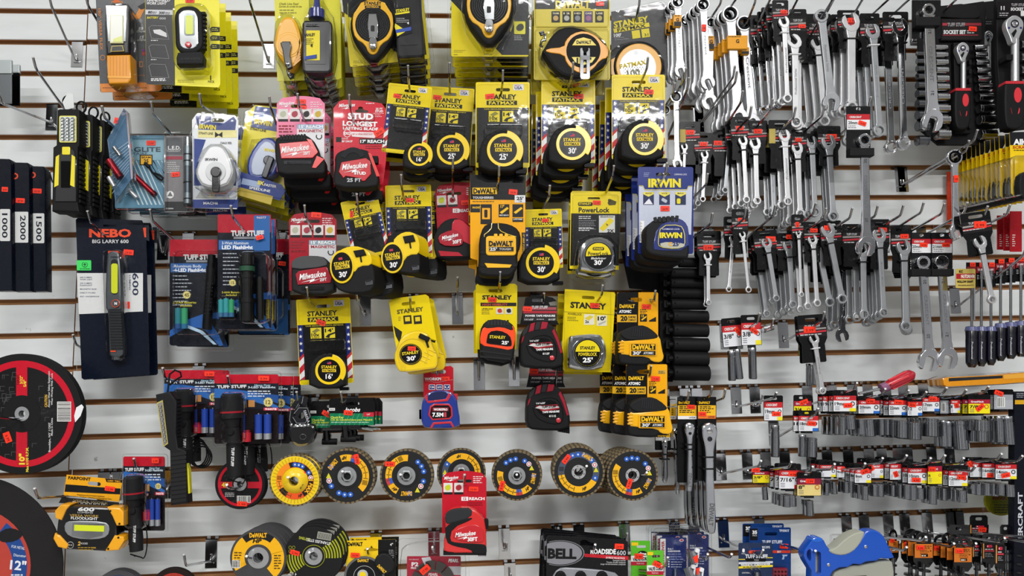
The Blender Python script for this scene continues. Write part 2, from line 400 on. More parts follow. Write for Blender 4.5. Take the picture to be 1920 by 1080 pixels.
def star(cx, cy, r, rot=-90):
    return [(cx+(r if i % 2 == 0 else r*.42)*math.cos(math.radians(rot+36*i)), cy+(r if i % 2 == 0 else r*.42)*math.sin(math.radians(rot+36*i))) for i in range(10)]
def milw(p, x, y, w, dd, m='#f4f4f4', rot=-4):
    """script lettering with a lightning stroke under it"""
    p.text('Milwaukee', x, y, w*.22, dd, m, w=w, rot=rot, bold=.035, shear=.3)
    q = [(-.44, .24), (.1, .13), (.06, .2), (.40, .13), (-.12, .27), (-.08, .2)]
    p.flat(rotp([(x+a*w, y+b*w) for a, b in q], rot*.6, x, y), dd, m)
def fat_body(t, cx, cy, R, num, rx=1.0, dd=46, th=38, drift=(0, 0), yaw=0, rot=0, parent=None, tag=None):
    """yellow-ringed tape measure; rx squeezes the round face when the tape is turned aside"""
    def T(pts): return rotp([(cx+a*R*rx, cy+b*R) for a, b in pts], rot, cx, cy)
    with t.part('tape_case', parent, 'black rubber case') as p:
        o = sm([(-1.45, 1.3), (-1.5, .2), (-1.35, -.45), (-1.0, -.95), (-.45, -1.22), (.2, -1.25), (.75, -1.02), (1.12, -.5), (1.2, .2), (1.2, 1.3)], 1)
        p.prism(T(o), dd, th, KR, bev=5, drift=drift)
        for i in range(5):
            a = 195+i*18; p.prism(T(arc(0, 0, 1.12, 1.27, a, a+11, 3)), dd+.8, 1.5, '#2a2a2c:r')
        p.prism(T(rr(.75, 1.18, 1.42, 1.42, .06)), dd-8, 14, '#2b2b2d:d')
    with t.part('yellow_ring', parent) as p:
        sh = arc(0, 0, .93, 1.21, -78, 35, 12)
        p.prism(T(sh), dd+1.2, 4, '#f3cf12:p', bev=1); p.prism(T(arc(0, 0, .82, 1.0, 0, 359.9, 36)), dd+1.6, 3, '#f3cf12:p')
    with t.part('face', parent) as p:
        p.prism(T(circ(0, 0, .83, 36)), dd+.8, 2, '#121214:g')
        c = T([(0, -.27), (0, .0), (0, .42), (0, -.55)])
        p.text('STANLEY', *c[0], R*.2, dd+1.3, '#f0cf20', w=R*1.12*rx, rot=rot+yaw, bold=.05)
        p.flat(rotp(T(rr(-.5, -.11, .5, .1)), yaw, *c[1]), dd+1.1, '#f0cf20'); p.text('FATMAX', *c[1], R*.15, dd+1.4, K, w=R*.9*rx, rot=rot+yaw, bold=.04)
        p.text(num, *c[2], R*.33, dd+1.3, '#f2f2f2', w=R*.5*rx, rot=rot+yaw, bold=.05)
        p.flat(T(rr(-.13, -.63, .15, -.47)), dd+1.1, '#c03040'); p.flat(T(rr(-.13, -.63, 0, -.55)), dd+1.2, '#2a3a80')
        p.lines(cx-.16*R*rx, cy+.2*R, cx+.2*R*rx, 1, 2, .8, dd+1.2, '#b8b8b0')
def fat_card(t, num=None, sx=None, sy=None, srot=0, flags=True, tagx=None):
    """blister card 99 x 157 template px"""
    hl = slot(50, 14)
    with t.part('backing_card') as p:
        p.prism(rr(0, 0, 99, 157, 3), 0, 1.2, Y, holes=[hl])
        p.flat(rr(10 if flags else 1.5, 47, 89 if flags else 97.5, 148), .3, '#19191b:g')
        if flags:
            for x0 in (1, 89):
                p.flat(rr(x0, 47, x0+9, 148), .35, '#1e2c74:g')
                for i in range(4): p.flat(star(x0+4.5, 55+i*13, 3.6), .6, '#f0f0f0')
                for i in range(4):
                    y = 100+i*12; p.flat([(x0, y+8), (x0+9, y-1), (x0+9, y+5), (x0, y+14)], .6, '#c91f2c' if i % 2 == 0 else '#efefef')
                    p.flat([(x0, y+14), (x0+9, y+5), (x0+9, y+11), (x0, min(148, y+20))], .62, '#efefef' if i % 2 == 0 else '#c91f2c')
        p.text('STANLEY', 47, 27, 8.6, .5, K, w=55, bold=.06)
        p.flat(rr(20, 34, 76, 42), .45, K); p.text('FATMAX', 48, 38.2, 5.8, .7, '#f2dc1c', w=48, bold=.05)
        p.flat(rr(69, 4, 88, 15), .4, '#e8e8ee'); p.text('USA', 78.5, 10.5, 5, .7, '#1d2a66', w=14, bold=.06); p.lines(71, 5.5, 86, 1, 2, 1.2, .6, '#b03040')
        p.text('TAPE MEASURE | CINTA METRICA', 50, 49.6, 2, .6, '#e0cc30', w=70)
        for x0, s_ in ((24, '10x'), (49, "14'")):
            p.flat(rr(x0, 53, x0+20, 73), .5, '#e9d322'); p.text(s_, x0+9, 59 if s_ != '10x' else 66, 6.4, .8, K, w=15, bold=.05)
        p.flat([(51, 71), (56, 66), (69, 62), (69, 65), (60, 68), (58, 73)], .7, K); p.flat([(26, 60), (36, 54), (42, 58), (32, 63)], .7, '#8b8438'); p.lines(26, 71, 42, 1, 2, 1.3, .8, K)
        if sx is not None: p.sticker(sx, sy, '24.99', 17, 9, srot, 1)
    with t.part('clear_cover') as p:
        p.prism(rr(3, 3, 96, 154, 3), 4, 3, 'clear', bev=1.5, back=False)
        p.prism(rr(18, 76, 86, 96, 4), 22, 18, 'clear', bev=3, back=False)
def fatmax(x, y, w, rot, d, body, num, label, nb=0, st=(None, None, 0), hk=None, flags=True, yaw=0, rx=1, drift=(0, 0), jx=0, drop=0, brot=0, grp='blister-packed yellow-ring tape measures', step=.0495):
    k = w/99
    t = Th('carded_tape_measure', label, 'tape measure', x, y, d, grp, sc=k, rot=rot, o=(0, 0))
    fat_card(t, num, *st, flags=flags)
    # the case is placed by the centre of its round face
    c, s_ = math.cos(math.radians(-rot)), math.sin(math.radians(-rot)); bx, by = (body[0]-x)/k, (body[1]-y)/k
    fat_body(t, bx*c-by*s_, bx*s_+by*c, body[2]/k, num, rx=rx, drift=drift, yaw=yaw, rot=-rot+brot)
    if nb: stack(t, nb, step, label, grp, jx=jx, drop=drop)
    if hk: hook(hk[0], hk[1], hk[2] if len(hk) > 2 else .24, 'peg hook through the '+short(label))
    return t
def H(L, tip, label, **k): return hook(tip[0], tip[1], L, 'peg hook holding the '+short(label), **k)
# three tall dark-blue light packages at the far left
for i, (x0, x1, y0, y1, num, sy, d, rt, o) in enumerate(((-14, 22, 297, 545, '1000', 355, .20, 1, '1'), (20, 56, 304, 546, '2000', 376, .17, 1, ''), (53, 86, 311, 546, '1500', 358, .14, 0, ''))):
    lb = ('tall navy work light box marked 1000 cut by the left edge', 'tall navy work light box marked 2000', 'tall navy work light box marked 1500')[i]
    t = Th('work_light_box', lb, 'box', x0, y0, d, 'tall navy light boxes at the left edge', tilt=(-.6, 0))
    with t.part('box_body') as p:
        p.prism([(x0, y0), (x1-5, y0+1), (x1-1, y0+9), (x1+1, y1), (x0+3, y1)], 0, 24, '#131c30:g', bev=1)
        if i: p.text('O', x0+8, 332-i*2, 11, .6, '#f2502a', bold=.06)
        if i == 1: p.text('0', x0+3, 347, 5, .6, '#e8e8e8')
    with t.part('number_label') as p:
        a, b = (392, 452) if i == 0 else ((397, 455) if i == 1 else (400, 456))
        p.flat(rr(x0+3+(i == 0)*11, a, x1-3, b, 2), .6, '#d9dbda'); p.text(num, x1-13, (a+b)/2+1, 10, .9, '#1b2744', w=46, rot=90, bold=.03)
        p.text('LUMENS', x0+7, a+16, 3, .9, '#46506a', w=22, rot=90)
    with t.part('price_sticker') as p: p._st((x0+x1)/2+(5 if i == 0 else 0), sy, '49.99', 17 if i else 12, 9, 3, .9)
H(.22, (-3, 172), 'stacked steel plates at the left edge', kz=3)
hook(160, -12, .2, 'peg hook cut by the top edge, beside the orange work light card', kz=1)
hook(92, -8, .14, 'empty peg hook at the top left with its bracket showing', kz=1)
# steel plates on the left edge
for i, (x0, x1, y0, y1, d, lb) in enumerate(((-20, 21.5, 112, 194, .12, 'front grey steel plate cut by the left edge'), (-10, 36.5, 121, 198, .08, 'rear dark steel plate at the left edge'))):
    t = Th('steel_plate', lb, 'plate', x0, y0, d, 'steel plates at the left edge')
    with t.part('blade') as p: p.prism(rr(x0, y0+14-i*2, x1, y1, 1), 0, 3, '#6d7173:d' if i == 0 else '#1f2022:d', bev=.6)
    with t.part('back_rib') as p: p.prism(rr(x0, y0, x1, y0+(26 if i == 0 else 16), 1), 2, 6, '#a9b0b0:d', bev=1)
# black and yellow LED work lights on a ring
def worklight(label, x, y, d, n=0, hk=None):
    t = Th('led_work_light', label, 'work light', x, y, d, 'black and yellow work lights on one hook', o=(0, 0))
    with t.part('housing') as p:
        p.prism([(4, 4), (8, 2), (42, 2), (46, 4), (46, 70), (43, 74), (42, 176), (46, 196), (-6, 194), (-4, 74), (2, 70)], 34, 34, KR, bev=3)
        for i in range(11): p.prism(rr(43.5, 82+i*9, 48, 88+i*9, 1), 28, 24, '#161618:r')
        for i in range(7): p.prism(rr(45.8, 10+i*8, 47.3, 15+i*8), 24, 14, '#0c0c0d:m')
    with t.part('grip_panel') as p:
        p.prism([(4, 98), (14, 78), (34, 78), (40, 98), (40, 176), (0, 176)], 36, 3, '#1b1b1d:p', bev=1); p.prism(rr(11, 100, 29, 150, 1), 36.6, 1, '#101011:m')
        for x0 in (1.5, 31.5):
            q = [(x0, 92), (x0+6, 88), (x0+5, 145), (x0-3, 149)] if x0 < 10 else [(x0, 88), (x0+6, 92), (x0+5, 149), (x0-3, 145)]
            p.prism(q, 37.5, 2, '#eddc1e:p')
    with t.part('switch') as p: p.prism(rr(13, 73, 28, 88, 2), 38, 3, '#eddc1e:p', bev=1)
    with t.part('lamp_window') as p:
        p.prism(rr(8, 15, 40, 65, 3), 36, 2, '#e9e36c:p'); p.prism(rr(10, 17, 38, 63, 2), 36.6, 2, '#b9bdbd:s')
        for i in range(3):
            for j in range(7): p.lathe([(3.6, 0), (3.4, 1.2), (2.6, -.6), (.9, -1), (.7, 1.6), (0, 1.9)], 14.5+i*9.4, 21.5+j*6.1, 38, '#d8dcdc:c', n=12)
    with t.part('hanging_ring') as p:
        a = [(24+9*math.cos(2*PI*i/14), -11+11*math.sin(2*PI*i/14), 16) for i in range(15)]; p.tube(a, .0022, '#151516:r', 6, cap=False)
        p.prism(rr(20, -2, 29, 5, 2), 20, 8, '#2a2a2c:s')
    return t
t = worklight('black and yellow LED work light with a window of 21 lamps', 103, 202, .125)
with t.part('paper_tag') as p: p.prism([(14, -10), (24, -28), (34, -26), (36, 0), (20, 4)], 22, .4, '#dfe3e2:g')
stack(t, 3, .034, 'black and yellow LED work light', 'black and yellow work lights on one hook', jx=.012)
H(.2, (62, 108), 'black and yellow LED work lights on rings', kz=3)
# steel bracket under the work lights
hook(92, 322, .10, 'short peg hook behind the black work lights', kz=5, wide=.013)
# red mini torch blister seen from the side, and the blue one facing front
t = Th('mini_flashlight_pack', 'tilted blister of red mini flashlight seen from its side', 'flashlight pack', 225, 290, .17, 'mini flashlight packs')
with t.part('backing_card') as p:
    p.prism([(201, 262), (232, 203), (236, 208), (247, 335), (216, 378)], 0, 1.2, '#4a6f8e:g'); p.prism([(236, 206), (240, 212), (249, 334), (246, 336)], 2, 3, '#c4b8c4:g')
    for i in range(10): p.flat([(206+i*.5, 290+i*8), (242, 264+i*6), (242, 265.5+i*6), (206+i*.5, 291.5+i*8)], .5, '#9db7c6')
    p.sticker(218, 226, '12.99', 8, 11, 14, 2)
with t.part('flashlight', label='red anodised barrel') as p:
    p.cyl((204, 300, 14), (224, 330, 14), 6.5, '#8f1a26:s', 12); p.cyl((222, 327, 14), (226, 333, 14), 7.2, '#5b0f18:s', 12)
with t.part('battery', label='silver battery') as p: p.cyl((204, 332, 12), (215, 350, 12), 4.6, '#b9bcbf:s', 12)
with t.part('keyring_end') as p: p.cyl((214, 276, 12), (226, 292, 12), 4.5, '#b9bcbf:c', 12)
with t.part('clear_blister') as p: p.prism([(200, 262), (231, 203), (236, 207), (248, 335), (217, 378)], 24, 22, 'clear', bev=3, back=False)
t = Th('mini_flashlight_pack', 'blue striped blister of a dark red mini flashlight', 'flashlight pack', 265, 320, .14, 'mini flashlight packs')
with t.part('backing_card') as p:
    p.prism(rr(216, 254, 309, 390, 4), 0, 1.2, '#5f8ba3:g')
    p.flat(rr(222, 262, 309, 300), .3, '#87aebd:g')
    for i in range(15):
        x = 222+i*8; p.flat([(x, 301), (x+2.2, 301), (min(309, x+40), 384), (min(309, x+37), 384)] if x+37 < 309 else [(x, 301), (min(x+2.2, 309), 301), (309, 305+(309-x)*1.6), (309, 301+(309-x)*1.6)], .5, '#c4d8df')
    p.text('MAGLITE', 262, 280, 8.5, .8, '#3f4d55', w=78, bold=.05); p.text('SOLITAIRE', 252, 288, 4.6, .8, '#54666f', w=48)
    for i in range(3): p.flat(rr(223+i*9, 294, 230+i*9, 301), .8, '#e8eef0'); p.flat(rr(225+i*9, 296, 228+i*9, 299), 1, '#56666e')
    p.flat(rr(262, 290, 286, 310), .7, '#1a1a1c'); p.flat(rr(264, 292, 284, 308), .9, '#efb320'); p.text('25', 274, 302, 6.5, 1.1, K, bold=.06); p.text('BEAM', 274, 295, 3.4, 1.1, K, w=17, bold=.04)
    p.sticker(283, 268, '13.99', 17, 9, 0, 1.5)
with t.part('flashlight', label='dark red anodised barrel') as p:
    p.cyl((228, 322, 12), (232, 328, 12), 5, '#c7c9cc:s', 14); p.cyl((245, 322, 12), (289, 364, 12), 5, '#8f1a26:s', 14); p.cyl((286, 361, 12), (291, 366, 12), 5.8, '#5b0f18:s', 14); p.cyl((236, 314, 12), (246, 323, 12), 6, '#a01c2a:s', 14)
with t.part('battery', label='silver battery') as p: p.cyl((241, 355, 9), (257, 371, 9), 4.4, '#c4c6c9:s', 12)
with t.part('key_lanyard') as p: p.tube([(272, 306, 6), (281, 316, 6), (286, 324, 6), (296, 334, 6), (303, 338, 6), (306, 334, 6), (300, 328, 6), (288, 324, 6)], .0022, '#1b1c1e:r', 6); p.cyl((272, 306, 6), (280, 314, 6), 3.4, '#202224:r', 8)
with t.part('clear_blister') as p: p.prism(rr(214, 252, 311, 392, 4), 20, 18, 'clear', bev=4, back=False)
stack(t, 2, .035, 'blue striped blister of a mini flashlight', 'mini flashlight packs', jx=.012)
H(.23, (191, 199), 'tilted red mini flashlight blister', kz=4); hook(283, 191, .25, 'peg hook holding the grey LED flashlight blister', kz=4)
t = Th('led_flashlight_pack', 'narrow grey blister of a slim metal LED flashlight', 'flashlight pack', 335, 330, .15)
with t.part('backing_card') as p:
    p.prism(rr(308, 254, 364, 398, 3), 0, 1.2, '#7e7b7d:g'); p.flat(rr(311, 258, 342, 290), .3, '#5c5e62'); p.flat(rr(311, 293, 342, 299), .5, '#a03a4a')
    p.text('L.E.D.', 327, 277, 6.5, .8, '#ececec', w=24, bold=.05); p.text('FLASHLIGHT', 326, 283, 3, .8, '#d8d8d8', w=24); p.lines(313, 304, 338, 6, 3.6, 1.3, .8, '#d0d0d0')
    p.flat(circ(319, 365, 7), .6, '#e6e6e6'); p.flat([(314, 368), (319, 359), (324, 368)], .8, '#6a6a6a'); p.flat(rr(309, 378, 362, 396), .4, '#3a3b3e'); p.text('3/3MM', 318, 391, 2.6, .8, '#d0d0d0', w=14)
    p.sticker(329, 327, '8.99', 16, 9, -4, 1.2)
with t.part('flashlight', label='grey metal barrel') as p:
    p.lathe([(0, 0)], 352, 300, 8, '#8a9298:s') if 0 else None
    p.cyl((352, 258, 16), (352, 274, 16), 5, '#b5bec3:c', 16); p.cyl((352, 274, 16), (352, 312, 16), 6.6, '#7d878c:s', 16); p.cyl((352, 312, 16), (352, 362, 16), 6, '#59636a:s', 16); p.cyl((352, 362, 16), (352, 382, 16), 6.8, '#7d878c:s', 16)
    for y in (289, 301, 341, 372): p.cyl((352, y, 16), (352, y+2, 16), 7.1, '#33383c:s', 16)
with t.part('clear_blister') as p: p.prism(rr(305, 247, 366, 401, 4), 5, 4, 'clear', bev=2, back=False); p.prism(rr(342, 252, 362, 388, 5), 26, 22, 'clear', bev=4, back=False)
stack(t, 1, .045, 'narrow grey blister of a slim LED flashlight', None, jx=.01)
# chalk reels: white in a blue pack, blue in a yellow pack
t = Th('chalk_reel_pack', 'white chalk line reel in a blue and white blister', 'chalk line', 402, 300, .17)
with t.part('backing_card') as p:
    p.prism([(370, 212), (440, 216), (447, 225), (444, 392), (362, 390), (360, 225)], 0, 1.2, '#e9ebee:g', holes=[rr(397, 222, 420, 229, 3)])
    p.flat([(366, 216), (396, 217), (396, 229), (420, 231), (438, 218), (443, 226), (441, 245), (372, 243)], .3, '#24387e:g'); p.flat([(364, 260), (386, 262), (372, 300), (364, 300)], .4, '#2c438c'); p.flat([(364, 300), (443, 300), (443, 348), (364, 348)], .35, '#2c438c')
    p.text('IRWIN', 389, 238, 8, .8, '#efd927', w=32, rot=4, bold=.08); p.flat(rr(371, 244, 444, 258), .5, '#f0e6a0'); p.text('STRAIT-LINE', 386, 250, 4.4, .8, K, w=27, rot=2, bold=.04)
    p.flat([(403, 247), (410, 252), (417, 247), (417, 258), (410, 254), (403, 258)], .7, K); p.text('CHALK REEL', 424, 268, 4, .8, '#34343c', w=22, bold=.02)
    p.flat([(364, 352), (445, 358), (445, 372), (364, 372)], .5, '#cfd3da'); p.flat([(362, 374), (446, 374), (446, 390), (362, 390)], .5, '#24387e')
    p.flat([(366, 372), (378, 354), (422, 358), (432, 372)], .7, '#a9aaa6'); p.text('6X', 398, 366, 7, 1, '#efd927', bold=.08); p.text('FASTER', 418, 367, 4.4, 1, '#f4f4f4', w=20, bold=.03); p.text('MACH6', 395, 381, 4.5, .9, '#f0f0f0', w=27, bold=.03)
    p.flat(rotp(rr(377, 210, 384, 227), 5, 380, 218), .9, '#ececec')
with t.part('reel_case', label='white reel case') as p:
    o = sm([(386, 276), (398, 270), (412, 270), (424, 278), (437, 312), (438, 328), (424, 352), (380, 352), (366, 330), (367, 312)], 1); p.prism(o, 34, 30, '#b9bcbe:p', bev=5)
    p.prism(inset(o, 4), 36, 3, '#e4e5e6:p', bev=2); p.prism(circ(404, 322, 19), 38, 3, '#d0d2d3:p', bev=1); p.text('IRWIN', 396, 299, 5, 36.6, '#3a3a40', w=23, bold=.05)
with t.part('crank', label='black folding crank') as p: p.prism(circ(404, 322, 10), 44, 8, '#1f1f21:p', bev=2); p.prism(rr(397, 325, 411, 360, 4), 42, 6, '#222224:p', bev=2)
with t.part('clear_blister') as p: p.prism(sm([(356, 206), (447, 212), (452, 222), (450, 396), (355, 398), (352, 380)], 1), 6, 5, 'clear', bev=3, back=False); p.prism(sm([(382, 268), (424, 268), (444, 315), (440, 362), (364, 362), (362, 315)], 1), 42, 36, 'clear', bev=7, back=False)
stack(t, 1, .07, 'white chalk line reel blister', None, jx=-.002)
H(.25, (374, 176), 'white chalk line reel blister', kz=3)
t = Th('chalk_reel_pack', 'blue chalk line reel in a tilted yellow and blue blister', 'chalk line', 490, 300, .12)
with t.part('backing_card') as p:
    p.prism([(478, 197), (540, 204), (533, 392), (437, 368), (462, 212)], 0, 1.2, '#eadb2b:g'); p.flat([(479, 199), (538, 206), (536, 250), (470, 238)], .3, '#24387e:g')
    p.text('IRWIN', 494, 230, 8.5, .8, '#efd927', w=34, rot=9, bold=.08); p.text('STRAIT-LINE', 484, 243, 4.5, .8, K, w=30, rot=9, bold=.04)
with t.part('reel_case', label='blue reel case') as p:
    o = sm([(488, 258), (508, 256), (524, 272), (528, 300), (512, 334), (470, 338), (461, 318), (466, 290)], 1); p.prism(o, 32, 28, '#2b3f96:p', bev=5); p.prism(inset(o, 8), 34, 3, '#aab4c9:p', bev=2); p.text('IRWIN', 507, 282, 5, 35, '#efd927', w=22, rot=10, bold=.06)
with t.part('crank', label='dark folding crank') as p: p.prism(rotp(rr(496, 292, 508, 334, 4), 20, 502, 312), 42, 6, '#252838:p', bev=2); p.prism(circ(502, 300, 9), 40, 6, '#1f2233:p', bev=2)
with t.part('front_label') as p:
    p.prism([(452, 322), (478, 330), (528, 346), (536, 358), (524, 376), (446, 350)], 38, 2, '#24387e:g'); p.flat([(455, 334), (490, 342), (486, 352), (452, 345)], 38.4, '#9fb0d0')
    p.text('3X', 489, 343, 7, 39, '#efd927', rot=10, bold=.08); p.text('FASTER', 507, 348, 4.6, 39, '#f2f2f2', w=23, rot=10, bold=.03); p.text('SPEEDLINE', 487, 355, 4.6, 39, '#f2f2f2', w=40, rot=10, bold=.03)
    p.flat([(447, 350), (512, 368), (508, 384), (440, 364)], 38.3, '#b8a23e')
with t.part('clear_blister') as p: p.prism([(474, 195), (543, 202), (540, 350), (520, 396), (432, 368), (458, 208)], 6, 5, 'clear', bev=3, back=False); p.prism([(470, 260), (520, 255), (534, 300), (534, 374), (446, 356), (458, 300)], 44, 38, 'clear', bev=6, back=False)
stack(t, 2, .042, 'blue chalk line reel blister', 'tilted yellow and blue chalk reel blisters', jx=.003, drop=.006, rot=1)
H(.19, (505, 181), 'tilted yellow and blue chalk reel blisters', kz=4)
# orange folding work light card
t = Th('work_light_card', 'orange flexible work light on a dark card', 'work light', 240, 90, .16)
with t.part('backing_card') as p:
    p.prism(rr(0, 0, 1, 1), 0, 1, K) if 0 else None
    p.prism([(179, -12), (300, -12), (303, 168), (298, 171), (190, 173), (188, 171)], 0, 1.2, '#55575a:g')
    p.flat([(187, 157), (303, 154), (303, 168), (298, 171), (190, 173)], .3, '#e08a3c:g'); p.lines(192, 164, 296, 1, 2, 1.2, .6, '#6b3f1c')
    p.text('180° VERSA FLEX', 188.5, 55, 5, .6, '#d98a45', w=78, rot=87, bold=.03)
    p.text('50', 263, 54, 6, .6, '#f2f2f2', bold=.08, shear=.3); p.text('LUMENS', 264, 59, 3, .6, '#e8e8e8', w=16, shear=.3, bold=.03); p.text('15', 265, 70, 6, .6, '#f2f2f2', bold=.08, shear=.3); p.text('LUMENS', 265, 75, 3, .6, '#e8e8e8', w=16, shear=.3, bold=.03)
    p.flat([(252, 33), (264, 10), (272, 16), (262, 36)], .5, '#d98a35'); p.flat([(258, 12), (272, 4), (272, 16), (264, 18)], .6, '#2a2a2c')
    p.flat(rr(261, 115, 268, 126, 1), .5, '#d98a45'); p.flat(rr(262.5, 117, 266.5, 124), .6, '#55575a'); p.text('3 AAA', 266, 141, 3, .6, '#d98a45', w=12)
    p.flat(circ(192.5, 108, 5), .5, '#d98a45'); p.flat(circ(192.5, 108, 4), .6, '#55575a'); p.text('POWER', 220, 4, 4, .6, '#d98a45', w=22, bold=.03); p.flat(rr(266, 92, 272, 96), .6, '#8a3a90'); p.flat(rr(266, 97, 272, 104), .6, '#c03a3a'); p.flat([(211, 2), (220, -2), (226, 3), (216, 6)], .6, '#d9642a')
with t.part('lamp_head', label='silver framed lamp') as p:
    p.prism([(197, 9), (240, 9), (243, 14), (242, 100), (200, 102), (197, 60)], 34, 28, '#1a1b1d:p', bev=3); p.prism([(198, 10), (238, 10), (236, 78), (202, 78)], 36, 3, '#c9cdcf:c', bev=1)
    p.prism(rr(206, 28, 231, 81, 1), 37.5, 3, '#d7d29c:p'); p.flat(rr(207.5, 29, 229.5, 79), 38, '#f7f7ef:p'); p.flat([(212, 73), (229, 67), (229, 79), (212, 79)], 38.3, '#e9ee8e:p')
    p.prism([(209, 86), (230, 85), (233, 96), (207, 97)], 37, 1.5, '#b7a13e:p'); p.prism([(210.5, 87.5), (228.5, 86.5), (231, 94.5), (209, 95.5)], 37.4, 1.5, '#18181a:p')
with t.part('handle', label='orange folding handle') as p:
    p.prism([(199, 103), (244, 102), (246, 148), (240, 156), (204, 157), (201, 146)], 40, 34, '#efa01c:p', bev=3)
    for x in range(206, 242, 6): p.prism(rr(x, 106, x+1, 142), 40.5, 1, '#d88a12:p')
    p.prism([(201, 142), (246, 143), (245, 147), (202, 146)], 41, 2, '#f5b13a:p')
with t.part('clear_blister') as p: p.prism(sm([(194, 5), (252, 5), (258, 150), (255, 158), (204, 160), (198, 150)], 1), 43, 42, 'clear', bev=5, back=False)
stack(t, 1, .05, 'orange flexible work light card, hidden behind its twin', None, jx=.006)
# yellow handheld work light cards
t = Th('work_light_card', 'black handheld work light on a yellow and black card', 'work light', 345, 80, .19, 'yellow handheld work light cards')
with t.part('backing_card') as p:
    p.prism([(272, -12), (411, -12), (413, 158), (410, 164), (328, 160), (276, 158), (274, 154)], 0, 1.2, '#eee41c:g')
    p.flat([(272.5, -12), (327, -12), (328, 160), (276, 158), (274, 154)], .3, '#333436:g'); p.text('HANDHELD', 297, 0, 5, .6, '#e6e6e6', w=44, shear=.2, bold=.06); p.text('WORK LIGHT', 293, 6, 5, .6, '#e6e6e6', w=38, shear=.2, bold=.05)
    p.flat([(273, 18), (325, 19), (325, 28), (273, 27)], .5, '#cfd0d4'); pass
    p.text('80', 281, 23, 4.8, .8, '#222222', w=8, bold=.06, shear=.2); p.text('300', 303, 24, 4.8, .8, '#222222', w=11, bold=.06, shear=.2); p.lines(286, 22, 296, 2, 2.6, 1.2, .8, '#444444'); p.lines(310, 23, 320, 2, 2.6, 1.2, .8, '#444444')
    p.text('BATTERY', 286, 33, 3.6, .8, '#e9dc2a', w=21, shear=.25, bold=.05); p.text('000', 305, 34.5, 4, .8, '#c8c8c8', w=12)
    for yy in (48, 84, 120):
        q = [(279, yy+4), (284, yy), (310, yy+1), (317, yy+26), (284, yy+24)]
        for a, b in zip(q, q[1:]+q[:1]): p.tube([(a[0], a[1], .6), (b[0], b[1], .6)], .0003, '#b8b8b8', 4)
    p.flat([(287, 56), (300, 55), (312, 62), (313, 70), (300, 66), (289, 62)], .7, '#d8d8d8'); p.lines(283, 75, 296, 1, 2, 1.5, .8, '#d8d8d8'); p.lines(283, 111, 294, 1, 2, 1.5, .8, '#d8d8d8'); p.lines(283, 147, 314, 2, 3, 1.8, .8, '#e8e8e8')
    for i, yy in enumerate((50, 66, 82)): p.flat([(393, yy+5), (397, yy), (412, yy+1), (412, yy+10), (397, yy+10)], .6, '#34352e'); p.lines(398, yy+3, 410, 2, 3, 1.2, .8, '#d8d860')
    p.text('1', 395, 146, 9, .6, '#2a2a20', bold=.05); p.text('PACK', 396, 153, 4, .6, '#2a2a20', w=12, bold=.02); p.lines(333, 150, 366, 2, 3, 1, .6, '#8a8420')
    p.sticker(356, 1, '9.99', 17, 8, 0, 1.2)
with t.part('lamp', label='chrome lamp face in a black bezel') as p:
    o = rotp(rr(327, 10, 379, 100, 22, 6), -2, 353, 55); p.prism(o, 32, 28, '#2a2b2d:r', bev=5)
    for i in range(9): p.prism(rr(376, 22+i*8, 385, 27+i*8, 1), 26, 12, '#1b1b1d:r')
    p.prism(inset(o, 8), 34, 3, '#c8cbcd:c', bev=2); p.prism(rr(345, 24, 365, 66, 4), 35, 2, '#8e9496:c'); p.prism(rr(348, 29, 362, 64, 3), 35.8, 2, '#d8e230:p')
with t.part('button', label='red push button') as p: p.lathe([(5.5, 0), (5.5, 2), (4, 3.5), (0, 4)], 353, 84, 35, '#d33a3f:p', n=18)
with t.part('clip', label='dark pivoting clip') as p:
    p.prism([(333, 98), (377, 96), (381, 104), (380, 119), (331, 120), (330, 108)], 36, 24, '#303134:r', bev=3)
    for i in range(12): p.prism(rr(340+i*3, 108, 341.6+i*3, 112), 37, 2, '#141415')
with t.part('clear_blister') as p: p.prism(rotp(rr(322, 4, 390, 128, 18), -2, 355, 65), 39, 37, 'clear', bev=6, back=False)
stack(t, 3, .042, 'black handheld work light card, mostly hidden', 'yellow handheld work light cards', jx=.0015, drop=.001)
FD = .165
fatmax(729, 155, 82, 6, FD, (786, 290, 21), "16'", "small 16' tape on yellow card, leftmost of the upper row", 1, (22, 28, 8), (765, 123, .24), flags=True, drop=.006)
fatmax(799, 161, 91, 3.5, .115, (847, 281, 28), "25'", "25' tape on a yellow card, beside the small upper 16' tape", 1, (24, 22, 3), (843, 118, .2), flags=False, drop=.006)
fatmax(892, 154, 101, 0, FD, (944, 281, 31), "25'", "25' tape on an upright yellow card in the upper row's middle", 1, (26, 26, -6), (943, 132, .24), flags=False, drop=.004)
fatmax(1015, 148, 101, 0, FD, (1073, 270, 30), "30'", "30' tape with flag-edged card under the closed-reel tape", 3, (69, 32, 0), (1075, 117, .25), jx=-.008, drop=.016, step=.036)
fatmax(1147, 140, 100, 0, FD+.01, (1209, 261, 30), "30'", "30' tape with flag-edged card, rightmost of the upper row", 3, (69, 32, 3), (1215, 108, .26), jx=-.008, drop=.016, step=.036)
fatmax(983, 393, 70, -1.5, .13, (1015, 493, 29), "30'", "30' tape on a narrow card between tough tape and chrome tape", 0, (55, 30, 0), (1031, 348, .22))
fatmax(555, 562, 101, -2.5, .1, (617, 695, 26), "16'", "16' tape on a flag-edged card hanging alone at lower left", 0, (44, 44, 22), (575, 539, .19))

